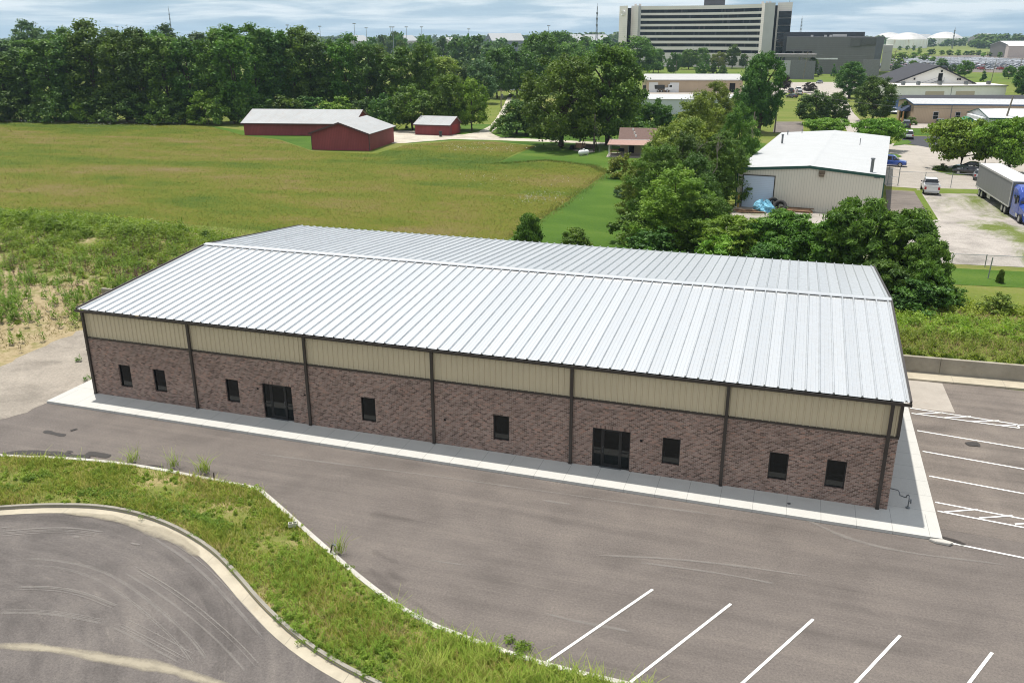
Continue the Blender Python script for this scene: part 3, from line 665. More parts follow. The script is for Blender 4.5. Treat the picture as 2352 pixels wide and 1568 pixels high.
def crown_arrays(seed, H, R, cb, prof, K, n, leaf, rc=(.17, .30), squash=.75, aspect=1.0, droop=0.0, inner=.25):
    rs = np.random.RandomState(seed); ph = rs.rand(4)*6.28
    C = []
    while len(C) < K:
        t_ = rs.rand(); a = rs.rand()*6.283
        r = np.interp(t_, *zip(*prof))
        if rs.rand() > r+.12: continue
        fr = rs.rand()**.5*.62 if rs.rand() < inner else .72+.28*rs.rand()
        lob = 1+.17*math.sin(2*a+ph[0]+t_*3)+.13*math.sin(3*a+ph[1]-t_*5)+.08*math.sin(5*a+ph[2])
        rad = R*r*fr*lob*.86
        C.append((rad*math.cos(a), rad*math.sin(a), H*(cb+(1-cb)*(.04+.92*t_))))
    C = np.array(C); rcs = R*(rc[0]+(rc[1]-rc[0])*rs.rand(K)); ct = rs.rand(K)
    ci = np.repeat(np.arange(K), n); m = len(ci)
    d = rs.randn(m, 3); d /= np.linalg.norm(d, axis=1)[:, None]
    st = .65+.7*rs.rand(K, 3); rad = rcs[ci]*np.clip(.30+.62*np.abs(rs.randn(m))*.9, .2, 1.75)
    P = C[ci]+d*rad[:, None]*st[ci]*np.array([1, 1, squash]); P[:, 2] = np.minimum(P[:, 2], H*1.01)
    P[:, 2] = np.maximum(P[:, 2], .05*H*(cb < .05)+.02*H)
    P[:, 2] -= droop*((P[:, 0]**2+P[:, 1]**2)/R**2)*R
    nr = d*.75+rs.randn(m, 3)*.55+np.array([0, 0, .35]); nr /= np.linalg.norm(nr, axis=1)[:, None]
    tx = np.cross(nr, rs.randn(m, 3)); tx /= np.linalg.norm(tx, axis=1)[:, None]; ty = np.cross(nr, tx)
    s = leaf*(.65+.7*rs.rand(m))[:, None]*.5
    tx = tx*s*aspect; ty = ty*s/aspect**.5
    V = np.stack([P-tx-ty*.35, P-ty, P+tx+ty*.2, P+ty], 1).reshape(-1, 3)
    Qd = np.arange(4*m).reshape(-1, 4)
    return V, Qd, np.clip(.62*ct[ci]+.38*rs.rand(m), 0, 1), C
OVAL = [(0, .55), (.15, .85), (.4, 1), (.7, .82), (.9, .5), (1, .22)]
TALL = [(0, .5), (.2, .8), (.45, 1), (.7, .9), (.88, .65), (1, .28)]
ROUND = [(0, .7), (.2, .96), (.45, 1), (.7, .86), (.88, .6), (1, .3)]
CONE = [(0, 1), (.3, .78), (.6, .48), (.85, .22), (1, .06)]
UMB = [(0, .45), (.3, .85), (.6, 1), (.85, .85), (1, .45)]
BUSH = [(0, 1), (.3, .98), (.6, .82), (.85, .55), (1, .25)]
RAGGED = [(0, .8), (.2, 1), (.4, .8), (.6, .9), (.8, .6), (1, .3)]
PROTO = {}
def proto(key, seed, H, R, cb, prof, K, n, leaf, trunk=.02, limbs=5, dead=0, **kw):
    V, Qd, ti, C = crown_arrays(seed, H, R, cb, prof, K, n, leaf, **kw)
    cr = np_obj('crown', V, Qd, LM['mid'], False, ti).data
    r = random.Random(seed); mb = MB(); tr = H*trunk
    if limbs:
        top = (r.uniform(-.05, .05)*R, r.uniform(-.05, .05)*R, H*.82)
        mid = (r.uniform(-.06, .06)*R, r.uniform(-.06, .06)*R, H*max(cb, .18))
        mb.tube([(0, 0, -.3), (0, 0, .02*H), mid, ((mid[0]+top[0])/2+r.uniform(-.05, .05)*R, (mid[1]+top[1])/2, H*.5), top], [tr*1.5, tr*1.1, tr*.85, tr*.55, tr*.12], 7)
        for i in range(limbs):
            c = C[r.randrange(len(C))]; z0 = min(c[2]*.7, H*r.uniform(max(cb, .12), .55)); f = z0/(H*.82)
            s = (top[0]*f, top[1]*f, z0)
            mb.tube([s, ((s[0]+c[0])*.5, (s[1]+c[1])*.5, s[2]*.45+c[2]*.55), tuple(c)], [tr*.5, tr*.32, tr*.08], 5)
    else:
        for i in range(5):
            c = C[r.randrange(len(C))]; mb.tube([(c[0]*.1, c[1]*.1, -.1), (c[0]*.6, c[1]*.6, c[2]*.5), tuple(c)], [tr, tr*.7, tr*.2], 5)
    tk = mb.build('trunk', m_bark, None); tm = tk.data; bpy.data.objects.remove(tk)
    PROTO[key] = (H, R, cr, tm)
for s in range(5): proto('tall%d' % s, 100+s, 20, 4.8, .10, TALL, 115, 115, .42, .016, 7, rc=(.13, .27), squash=.9)
for s in range(4): proto('round%d' % s, 200+s, 13, 6, .13, ROUND, 120, 115, .42, .02, 6, rc=(.11, .22))
for s in range(4): proto('bush%d' % s, 300+s, 5, 3, 0, BUSH, 50, 110, .27, .012, 0, rc=(.12, .26))
for s in range(4): proto('far%d' % s, 400+s, 12, 5.2, .08, ROUND, 34, 34, 1.15, .02, 3, rc=(.2, .34))
for s in range(2): proto('cone%d' % s, 500+s, 10, 2.6, .05, CONE, 46, 60, .5, .015, 3, rc=(.16, .28))
for s in range(3): proto('fern%d' % s, 600+s, 8, 4.2, .16, UMB, 90, 200, .45, .02, 8, aspect=1.7, squash=.55, rc=(.16, .28), inner=.2)
for s in range(2): proto('shade%d' % s, 700+s, 8, 6.4, .22, UMB, 150, 150, .36, .03, 9, rc=(.09, .18), squash=.5, aspect=1.25, inner=.15)
proto('oak0', 801, 20, 10.5, .10, ROUND, 170, 210, .42, .035, 12, rc=(.09, .18)); proto('oak1', 802, 20, 8.0, .10, TALL, 170, 210, .42, .03, 12, rc=(.10, .20))
for s in range(4): proto('wild%d' % s, 900+s, 14, 5.5, .02, RAGGED, 210, 210, .21, .014, 12, rc=(.07, .18))
proto('fernbig0', 950, 9, 5.2, .04, UMB, 190, 230, .27, .016, 14, aspect=2.3, squash=.5, rc=(.07, .17), inner=.3)
proto('fernbig1', 951, 9, 5.2, .02, RAGGED, 190, 230, .27, .016, 14, aspect=2.3, squash=.6, rc=(.07, .17), inner=.3)
proto('fernbush0', 960, 4, 3, 0, BUSH, 90, 200, .22, .012, 0, aspect=2.3, squash=.6, rc=(.1, .24))
def tree(kind, base, h, w, mat, label, group=None, name=None, wy=1.0):
    H, R, cm, tm = PROTO[kind]
    nm = name or {'bush': 'shrub', 'fernbush': 'shrub', 'cone': 'conifer_tree'}.get(kind.rstrip('0123456789'), 'tree')
    o = thing(nm, label, 'shrub' if nm == 'shrub' else 'tree', base, rnd.uniform(0, 6.28), group)
    o.scale = (w/(2*R), w/(2*R)*wy, h/H)
    c = link(bpy.data.objects.new('crown', cm), o); c.material_slots[0].link = 'OBJECT'; c.material_slots[0].material = LM[mat]
    link(bpy.data.objects.new('stems' if nm == 'shrub' else 'trunk', tm), o)
    return o
def T(kind, x, yb, yt, wd, mat, label, group=None, name=None, wy=1.0):
    b = G(x, yb, 1.0); h = HZ(b, yt)-1.0
    return tree(kind, b, h, wd/F*depth(b), mat, label, group, name, wy)
ORD = 'first second third fourth fifth sixth seventh eighth ninth tenth eleventh twelfth thirteenth fourteenth fifteenth sixteenth seventeenth eighteenth nineteenth twentieth'.split()
# front of the wood beyond the meadow
fr = [(-35, 276, 95, 120, 'mid'), (22, 275, 118, 95, 'mid'), (72, 274, 108, 90, 'dark'), (128, 275, 84, 110, 'mid'), (186, 276, 70, 100, 'dark'), (232, 277, 44, 112, 'mid'), (292, 278, 70, 90, 'mid'), (338, 279, 60, 100, 'dark'),
      (392, 280, 76, 104, 'mid'), (446, 280, 78, 96, 'dark'), (500, 281, 72, 90, 'mid'), (548, 282, 56, 105, 'mid')]
for i, (x, yb, yt, w, c) in enumerate(fr):
    T('tall%d' % (i % 5), x, yb, yt, w*1.12, c, '%s tree at the meadow edge of the wood, %s from left' % ({'mid': 'tall green', 'dark': 'tall dark'}[c], ORD[i]), 'trees along the far edge of the meadow')
# behind the barns
bb = [(598, 272, 54, 96, 'mid'), (640, 270, 62, 90, 'dark'), (682, 268, 62, 86, 'mid'), (722, 267, 74, 84, 'dark'), (765, 266, 84, 80, 'mid'), (808, 268, 76, 86, 'mid'), (848, 270, 96, 74, 'dark'), (884, 268, 106, 66, 'mid'), (928, 270, 106, 84, 'mid'), (975, 268, 92, 62, 'mid')]
for i, (x, yb, yt, w, c) in enumerate(bb):
    T('tall%d' % ((i*2+1) % 5), x, yb, yt, w*1.15, c, '%s tree rising behind the red barns, %s from the left of its row' % ({'mid': 'tall green', 'dark': 'tall dark'}[c], ORD[i]), 'tall trees behind the red barns')
# second row, seen between and over the first
b2 = [(-10, 228, 70, 110, 'blue'), (60, 226, 88, 90, 'mid'), (86, 218, 45, 84, 'blue'), (140, 222, 66, 90, 'blue'), (168, 228, 60, 80, 'mid'), (270, 226, 64, 84, 'blue'), (312, 226, 68, 84, 'mid'), (398, 220, 54, 70, 'blue'), (372, 226, 64, 80, 'mid'), (470, 226, 72, 90, 'blue'), (520, 228, 64, 80, 'mid'), (616, 226, 60, 80, 'mid'), (704, 206, 58, 48, 'olive'), (660, 230, 72, 100, 'blue')]
for i, (x, yb, yt, w, c) in enumerate(b2):
    T('tall%d' % ((i*3) % 5), x, yb, yt, w*1.1, c, 'tree top showing over the front of the wood, %s of the rear row' % ORD[i], 'rear row of the wood')
# understorey
us = [(-20, 279, 216, 90), (45, 279, 208, 80), (95, 280, 222, 60), (150, 281, 198, 84), (205, 281, 222, 70), (256, 282, 206, 92), (316, 283, 214, 84), (372, 284, 212, 78), (424, 284, 224, 76), (482, 285, 206, 90), (536, 285, 186, 84), (600, 277, 214, 80), (660, 276, 218, 84), (716, 275, 220, 84), (776, 276, 222, 80), (836, 283, 222, 80), (880, 292, 214, 60)]
for i, (x, yb, yt, w) in enumerate(us):
    T('bush%d' % (i % 4), x, yb, yt, w*1.2, ['dark', 'dark', 'mid', 'dark', 'bright'][i % 5] if i != 10 else 'mid', '%s at the foot of the wood, %s from the left of its row' % (['dark rounded shrub', 'low leafy shrub'][i % 2], ORD[i]), 'shrubs at the foot of the wood')
for i, (x, yb, yt, w) in enumerate([(170, 262, 190, 70), (330, 262, 200, 70), (455, 262, 180, 80), (545, 262, 178, 60), (400, 262, 196, 60)]):
    T('bush%d' % (i % 4), x, yb, yt, w, 'olive', 'sunlit yellow green shrub glimpsed between the trunks of the wood, %s from left' % ORD[i], 'sunlit shrubs inside the wood')
T('round0', 948, 299, 192, 112, 'mid', 'rounded green tree standing behind the small red shed')
T('round1', 1030, 299, 170, 100, 'mid', 'leafy tree directly behind the small red shed, taller one of a pair')
T('round2', 1084, 300, 178, 88, 'bright', 'lighter green tree at the bend of the gravel drive')
T('bush2', 902, 300, 226, 70, 'dark', 'dark shrub between the two nearer barns')
T('bush0', 1015, 298, 236, 80, 'dark', 'dark shrub hugging the back of the small red shed')
mids = [('round1', 1012, 240, 130, 105, 'olive'), ('round0', 1060, 238, 132, 90, 'blue'), ('round2', 1104, 238, 134, 84, 'blue'), ('round3', 1142, 226, 112, 90, 'dark'), ('round0', 1188, 222, 96, 110, 'dark'), ('round1', 1240, 214, 74, 110, 'dark'), ('round2', 1222, 208, 104, 90, 'dark'), ('round3', 1304, 190, 98, 90, 'mid'), ('round0', 1336, 178, 104, 60, 'mid'), ('round1', 1282, 170, 72, 86, 'dark')]
for i, (k_, x, yb, yt, w, c) in enumerate(mids):
    T(k_, x, yb, yt, w*1.1, c, '%s tree of the belt right of the red shed, %s from left' % ({'olive': 'yellow green', 'blue': 'silvery green', 'dark': 'dark', 'mid': 'green'}[c], ORD[i]), 'tree belt beyond the drive')
# the yard
T('oak0', 1288, 339, 124, 222, 'mid', 'huge spreading yard tree with a thick trunk, left of the white gas tank')
T('oak1', 1396, 334, 104, 176, 'mid', 'tall yard tree with yellow green top beside the porch roof')
T('round3', 1463, 176, 84, 104, 'mid', 'full green tree in front of the hospital left end')
T('round2', 1500, 168, 118, 50, 'mid', 'smaller tree right of the full tree before the hospital')
T('tall2', 1186, 308, 228, 80, 'dark', 'dark low tree beside the gravel drive fork', None)
for i, (x, yb, yt, w) in enumerate([(1150, 306, 262, 40), (1205, 312, 232, 90), (1258, 306, 250, 80), (1330, 306, 252, 90), (1362, 306, 236, 70), (1425, 306, 244, 90), (1470, 300, 232, 70), (1500, 300, 226, 70), (1528, 296, 238, 60)]):
    T('bush%d' % ((i+1) % 4), x, yb, yt, w*1.25, 'dark' if i % 3 else 'mid', 'dense hedge shrub behind the twin yard trees, %s from the left of the hedge' % ORD[i], 'hedge behind the yard')
T('bush1', 1492, 268, 250, 34, 'purple', 'brownish bare shrub beside the pale blue shed')
# tangled fence row behind the roof
T('wild0', 1640, 330, 184, 112, 'olive', 'tall yellow green tree at the far end of the tangled fence row')
T('wild1', 1600, 400, 205, 150, 'olive', 'tall ragged tree in the middle of the tangled fence row')
T('wild2', 1560, 470, 262, 190, 'olive', 'broad vine hung tree of the tangled fence row')
T('wild3', 1650, 475, 300, 150, 'mid', 'dark leaning tree of the fence row beside the white metal building')
T('wild1', 1545, 570, 378, 205, 'bright', 'bright green nearest tree of the tangled fence row')
T('wild0', 1462, 500, 372, 110, 'olive', 'loose olive shrub tree at the lawn side of the fence row', None)
T('wild2', 1620, 580, 440, 150, 'mid', 'low dark tree between the fence row and the feathery trees')
T('wild0', 1505, 520, 330, 165, 'mid', 'dark green tree filling the middle of the fence row', None)
T('wild1', 1688, 430, 232, 110, 'mid', 'green tree between the fence row top and the white roof', None)
T('wild2', 1490, 455, 322, 90, 'mid', 'dark tree at the lawn side of the fence row top', None)
T('wild1', 1560, 500, 300, 170, 'dark', 'dense dark tree in the heart of the fence row', None)
T('wild3', 1590, 540, 350, 150, 'dark', 'dark tree behind the bright nearest fence row tree', None)
T('bush1', 1452, 560, 490, 110, 'mid', 'low shrub at the foot of the nearest fence row tree')
T('bush3', 1500, 590, 520, 150, 'dark', 'shadowy shrub under the nearest fence row tree')
T('bush0', 1430, 408, 352, 80, 'olive', 'pale shrub in front of the porch')
T('wild2', 1522, 395, 300, 84, 'olive', 'olive tree hiding the right half of the porch', None)
T('bush2', 1424, 452, 428, 40, 'blue', 'small grey green garden plant clump on the lawn by the fence row')
T('oak1', 1742, 306, 120, 112, 'dark', 'tall dark tree left of the street behind the white roof')
T('tall3', 1722, 300, 190, 56, 'dark', 'narrow dark tree beside the twin utility poles')
T('round1', 1690, 300, 215, 60, 'mid', 'mid green tree filling the gap before the pale blue shed')
# feathery trees in front of the white building
T('fernbig1', 1740, 610, 500, 150, 'mid', 'green feathery tree filling the gap left of the tarp', None)
T('fernbig0', 1690, 610, 498, 180, 'bright', 'feathery bright tree left of the blue tarp', None)
T('fernbig1', 1800, 622, 480, 190, 'mid', 'feathery tree in front of the blue tarp and tyres')
T('fernbig0', 1965, 650, 455, 210, 'mid', 'feathery tree before the right part of the white building', None)
T('fernbig1', 2062, 664, 478, 200, 'mid', 'large feathery tree at the right end beside the gravel yard')
T('fernbig1', 1900, 640, 500, 170, 'mid', 'darker feathery tree between two taller feathery trees')
T('fernbush0', 1650, 620, 540, 130, 'bright', 'light green feathery bush at the roof edge')
T('fernbush0', 1760, 640, 560, 150, 'dark', 'dark feathery bush low behind the roof')
T('fernbush0', 2020, 690, 600, 150, 'dark', 'dark feathery bush past the back roof corner')
T('fernbush0', 2120, 700, 600, 110, 'mid', 'feathery bush at the right foot of the large feathery tree')
T('fernbig1', 2120, 690, 540, 130, 'mid', 'lower feathery tree leaning over the mown strip', None)
T('bush0', 2110, 712, 640, 150, 'dark', 'shadowed dark bush right of the roof corner')
T('bush2', 2180, 702, 650, 80, 'mid', 'weedy bush just right of the shadowed bush')
T('bush3', 2290, 715, 672, 90, 'olive', 'olive weedy bush in the strip behind the retaining wall')
T('fernbush0', 1214, 566, 492, 74, 'mid', 'small feathery shrub standing alone at the meadow corner')
T('fernbush0', 1320, 580, 526, 84, 'mid', 'second small feathery shrub, half hidden by the roof')
T('bush1', 470, 565, 530, 46, 'dark', 'dark leafy shrub touching the left roof corner')
T('fernbush0', 2296, 650, 620, 20, 'mid', 'tiny vine sprig leaning on the fence post')
# trees round the street and car parks
R_ = [('shade0', 1895, 318, 271, 108, 'bright', 'light green flat topped tree behind the white roof ridge'), ('round0', 1868, 286, 206, 96, 'dark', 'dark full tree left of the narrow street, nearer of two'), ('round2', 1916, 284, 212, 76, 'dark', 'dark tree right beside the street, joined to a fuller one'),
      ('shade1', 2016, 346, 272, 108, 'bright', 'bright spreading street tree above the fire hydrant'), ('shade0', 2204, 390, 272, 176, 'bright', 'broad spreading tree left of the parked truck trailer'), ('shade1', 2316, 402, 272, 168, 'bright', 'broad tree with several trunks behind the trailer roof'), ('shade0', 2262, 378, 290, 90, 'bright', 'low spreading tree between the two broad ones'),
      ('oak0', 2004, 279, 174, 112, 'dark', 'large dark rounded tree left of the gabled building'), ('oak1', 1950, 226, 142, 82, 'dark', 'large dark tree beyond the street bend'), ('round1', 1801, 209, 172, 34, 'purple', 'purple leaved round tree left of the parked vehicles'), ('round2', 1858, 213, 189, 32, 'purple', 'smaller purple leaved tree beside the street'),
      ('tall1', 1864, 175, 132, 28, 'mid', 'slender green tree on the hospital lawn'), ('cone0', 1883, 174, 151, 17, 'blue', 'small spruce on the hospital lawn'), ('cone1', 1914, 178, 144, 17, 'dark', 'dark conifer left of the dark tree beyond the bend'), ('round3', 1928, 158, 130, 26, 'mid', 'green tree before the dark hospital annex'),
      ('cone1', 2000, 177, 150, 20, 'dark', 'blunt dark conifer at the car park corner'), ('round0', 2058, 170, 145, 28, 'dark', 'round tree in front of the parked cars left of the gable roof'), ('round1', 2095, 168, 139, 28, 'mid', 'tree rising just left of the gable roof ridge'), ('round2', 2161, 158, 134, 30, 'mid', 'tree right above the dark gable ridge'), ('round3', 2214, 178, 139, 38, 'mid', 'full tree behind the right slope of the gable'),
      ('cone0', 2258, 188, 162, 17, 'dark', 'narrow conifer right of the gable'), ('round0', 2316, 182, 150, 32, 'mid', 'small open crowned tree on the car park verge'), ('oak1', 2346, 224, 150, 56, 'dark', 'large dark tree at the right edge above the tan building'), ('round2', 2188, 168, 148, 24, 'dark', 'dark tree left of the full tree behind the gable'),
      ('round1', 2078, 278, 232, 30, 'dark', 'dark small tree beside the blue awning'), ('bush1', 2092, 287, 268, 28, 'mid', 'trimmed shrub at the tan building corner'), ('bush2', 2160, 392, 376, 40, 'dark', 'low dark shrub on the tree island'), ('bush0', 2240, 397, 378, 44, 'dark', 'dark shrub under the spreading trees'),
      ('round3', 1546, 174, 121, 34, 'dark', 'dark tree on the lawn in front of the hospital, left of three'), ('round1', 1512, 168, 112, 32, 'mid', 'pale tree before the hospital lower windows'), ('round2', 1581, 160, 113, 50, 'mid', 'green tree against the hospital lower floors'), ('round0', 1612, 176, 142, 34, 'mid', 'small tree on the grass behind the tan workshop'), ('cone1', 1638, 176, 132, 22, 'dark', 'dark rounded conifer behind the tan workshop'), ('round2', 1660, 176, 150, 22, 'dark', 'tiny round tree behind the tan workshop roof'),
      ('tall0', 1681, 158, 102, 34, 'mid', 'taller tree near the hospital right end'), ('round3', 1612, 158, 110, 44, 'mid', 'green tree touching the hospital strip windows'), ('round0', 1650, 158, 118, 46, 'olive', 'pale green tree left of the taller hospital tree'), ('round1', 1706, 158, 124, 24, 'dark', 'dark small tree right of the taller hospital tree'), ('round2', 1566, 160, 120, 34, 'mid', 'tree beside the hospital sign')]
for a in R_: T(*a)
lot = [(2066, 116, 105, 8), (2084, 116, 105, 10), (2098, 117, 104, 8), (2111, 126, 107, 10), (2139, 127, 111, 16), (2162, 127, 115, 12), (2181, 128, 114, 14), (2200, 129, 114, 12), (2220, 128, 116, 14), (2231, 128, 116, 14), (2246, 128, 115, 13), (2258, 131, 120, 12), (2272, 131, 120, 10), (2296, 135, 119, 10), (2337, 132, 118, 14), (2040, 146, 122, 22), (2070, 140, 118, 26), (2098, 138, 120, 18), (2120, 140, 122, 22), (2062, 152, 132, 22), (2140, 145, 128, 14)]
for i, (x, yb, yt, w) in enumerate(lot):
    T('far%d' % (i % 4), x, yb, yt, w*1.15, ['dark', 'mid', 'dark', 'bright'][i % 4] if i < 15 else 'bright', 'small %s tree in the hospital parking %s, %s from left' % ('round' if i % 2 else 'bushy', 'back row' if i < 15 else 'front rows', ORD[i if i < 15 else i-15]), 'young trees in the hospital car park')
# dead branches in the fence row
b = G(1590, 480); mb = MB(); r = random.Random(5)
def twig(p, d, l, rr, n):
    q = [p+d*(l*k_/3)+Vector((r.uniform(-.1, .1), r.uniform(-.1, .1), r.uniform(-.05, .1)))*l*k_/3 for k_ in range(4)]
    mb.tube(q, [rr, rr*.8, rr*.6, rr*.3], 5)
    if n:
        for _ in range(3):
            s = q[r.choice((1, 2, 3))]; twig(s, (d+Vector((r.uniform(-.8, .8), r.uniform(-.8, .8), r.uniform(-.3, .5)))).normalized(), l*.62, rr*.5, n-1)
for dx in (-2.5, .4, 2.2): twig(Vector((dx, -4.6, 4.0)), Vector((r.uniform(-.4, .4), -.35, .85)).normalized(), 3.4, .09, 3)
mb.tube([(0, -2.5, 0), (0, -4.2, 4.3)], [.16, .1]); mb.tube([(-2.5, -4.6, 4.0), (0, -3.6, 2.8), (2.2, -4.6, 4.0)], .09)
mb.build('trunk', m_deadwood, None); o = bpy.context.scene.objects['trunk'] if False else [q for q in COL.objects if q.name.startswith('trunk') and q.parent is None][-1]
o.name = 'dead_tree'; o.location = b; tag(o, 'bare grey dead branches poking from the fence row', 'tree')
# distant woods on the horizon
def wood(name, bands, seed, mat):
    rs = np.random.RandomState(seed); Vs, Qs, Ts, n0 = [], [], [], 0
    protoV = [crown_arrays(1000+seed*7+j, 1.0, .62, .0, BUSH, 16, 16, .20, rc=(.22, .4)) for j in range(4)]
    for x0, x1, d0, d1, n, h0, h1 in bands:
        for i in range(n):
            p = GD(x0+(x1-x0)*rs.rand(), d0+(d1-d0)*rs.rand(), 1.0); V, Qd, ti, C = protoV[rs.randint(4)]
            h = h0+(h1-h0)*rs.rand()**1.5; w = h*(.9+.9*rs.rand()); a = rs.rand()*6.28
            ca, sa = math.cos(a), math.sin(a); X = V*np.array([w, w, h])
            X = np.stack([X[:, 0]*ca-X[:, 1]*sa, X[:, 0]*sa+X[:, 1]*ca, X[:, 2]], 1)+np.array(p)
            Vs.append(X); Qs.append(Qd+n0); Ts.append(np.clip(ti*.6+.4*rs.rand(), 0, 1)); n0 += len(X)
    return tag(np_obj(name, np.vstack(Vs), np.vstack(Qs), mat, None, np.concatenate(Ts)), kind='stuff')
wood('distant_woods', [(-200, 760, 900, 2600, 260, 11, 18), (680, 1440, 900, 1500, 90, 8, 13), (640, 1440, 1500, 3200, 340, 12, 22), (1250, 1440, 1400, 2400, 70, 18, 27), (1780, 2600, 1500, 3000, 300, 12, 20), (2225, 2600, 1250, 1600, 40, 12, 22), (1780, 1900, 1300, 1900, 40, 14, 22)], 3, LM['dark'])
for i, (x, d_, yt, w, c) in enumerate([(880, 640, 72, 34, 'blue'), (905, 660, 70, 30, 'dark'), (918, 640, 74, 34, 'dark'), (850, 600, 84, 30, 'mid'), (870, 560, 92, 30, 'mid'), (920, 560, 90, 26, 'mid'), (975, 560, 76, 40, 'mid'), (1010, 520, 82, 44, 'blue'), (995, 440, 98, 34, 'mid'), (1045, 500, 84, 46, 'dark'), (1065, 560, 78, 40, 'dark'), (1095, 500, 80, 50, 'dark'), (1125, 470, 86, 44, 'blue'), (1150, 600, 86, 40, 'blue'), (1160, 480, 100, 44, 'dark'), (1400, 560, 84, 50, 'dark'), (1350, 620, 76, 50, 'mid'), (1375, 560, 90, 40, 'mid'), (1330, 520, 92, 40, 'mid'), (1430, 480, 96, 50, 'mid')]):
    b = GD(x, d_); tree('far%d' % (i % 4), b, HZ(b, yt)-1, w*1.2/F*d_, c, 'hazy %s tree standing in the fields below the skyline, %s from left' % ({'blue': 'blue green', 'dark': 'dark', 'mid': 'green'}[c], ORD[i]), 'scattered trees below the skyline')
# ------------------------------------------------------------------ grass and weeds
def blades(P, z, h, w, lean, rs, segs=1):
    n = len(P); a = rs.rand(n)*6.283; dx = np.stack([np.cos(a), np.sin(a)], 1); la = rs.rand(n)*6.283
    le = (lean*h*(.3+rs.rand(n)))[:, None]*np.stack([np.cos(la), np.sin(la)], 1)
    base = np.column_stack([P, z]); V = []; 
    for s in range(segs+1):
        t_ = s/segs; ww = (w*(1-.8*t_))[:, None]/2
        c = base+np.column_stack([le*t_**2, h*t_*(1-.15*t_*lean)])
        V += [c-np.column_stack([dx*ww, np.zeros(n)]), c+np.column_stack([dx*ww, np.zeros(n)])]
    V = np.stack(V, 1); k = 2*(segs+1)
    Qb = np.concatenate([np.array([[2*s, 2*s+1, 2*s+3, 2*s+2]]) for s in range(segs)])
    Qd = (np.arange(n)[:, None, None]*k+Qb[None]).reshape(-1, 4)
    return V.reshape(-1, 3), Qd
def grass_mat(name, stops, vec=None, trans=.3, sc=(.012, .055), fine=.0):
    k = NT(name); a = k.noise(1, 6, .6, k.map((sc[0], sc[1], .05)), .4); ti = k.attr('tint'); md = k.noise(.17, 5, .65, k.map((.6, 1, 1)), .3)
    f = k.math('ADD', k.math('ADD', k.math('MULTIPLY', a, .5), k.math('MULTIPLY', md, .28)), k.math('MULTIPLY', ti, .22))
    c = k.ramp(f, stops); k.color(c); k.set(.7, 0, .1)
    ge = k.n.new('ShaderNodeNewGeometry'); va = k.n.new('ShaderNodeVectorMath'); va.operation = 'MULTIPLY_ADD'; k.l(ge.outputs['Normal'], va.inputs[0]); va.inputs[1].default_value = (.45, .45, .45); va.inputs[2].default_value = (0, 0, .8)
    vn = k.n.new('ShaderNodeVectorMath'); vn.operation = 'NORMALIZE'; k.l(va.outputs[0], vn.inputs[0]); k.l(vn.outputs[0], k.b.inputs['Normal'])
    tr = k.n.new('ShaderNodeBsdfTranslucent'); mx = k.n.new('ShaderNodeMixShader'); mx.inputs[0].default_value = trans
    k.l(c, tr.inputs[0]); k.l(k.b.outputs[0], mx.inputs[1]); k.l(tr.outputs[0], mx.inputs[2]); k.l(mx.outputs[0], k.out.inputs[0])
    return k.mat
def cat(parts):
    V, Q_, n = [], [], 0
    for v, q in parts: V.append(v); Q_.append(q+n); n += len(v)
    return np.vstack(V), np.vstack(Q_)
rs = np.random.RandomState(11)
# meadow: denser towards the camera
P = scatter(MEAD, 420000, rs); dd = np.hypot(P[:, 0]-CAM[0], P[:, 1]-CAM[1]); keep = rs.rand(len(P)) < np.clip((85/dd)**1.6, .12, 1); P = P[keep]; n = len(P); dd = dd[keep]
fl = rs.rand(n)
V, Qd = blades(P, Zg(P[:, 0], P[:, 1])-.05, .14+.20*rs.rand(n), .055*(dd/90)**.9, 1.3, rs)
tag(np_obj('meadow_grass', V, Qd, grass_mat('meadow_grass', MEADOW), None, rs.rand(n)), kind='stuff')
m_flower = plain('white_flower', (.62, .62, .55), .8)
fp = np.vstack([c+np.random.RandomState(3).randn(n_, 2)*s for c, s, n_ in ((np.array(G(1238, 462)[:2]), (2.0, 2.2), 150), (np.array(G(1190, 420)[:2]), (6, 3), 60), (np.array(G(1100, 345)[:2]), (5, 3), 120), (np.array(G(150, 287)[:2]), (14, 3), 160), (np.array(G(300, 292)[:2]), (10, 3), 90))])
V, Qd = blades(fp, np.full(len(fp), 1.5), np.full(len(fp), .10), np.full(len(fp), .16), .5, rs); tag(np_obj('meadow_flowers', V, Qd, m_flower), kind='stuff')
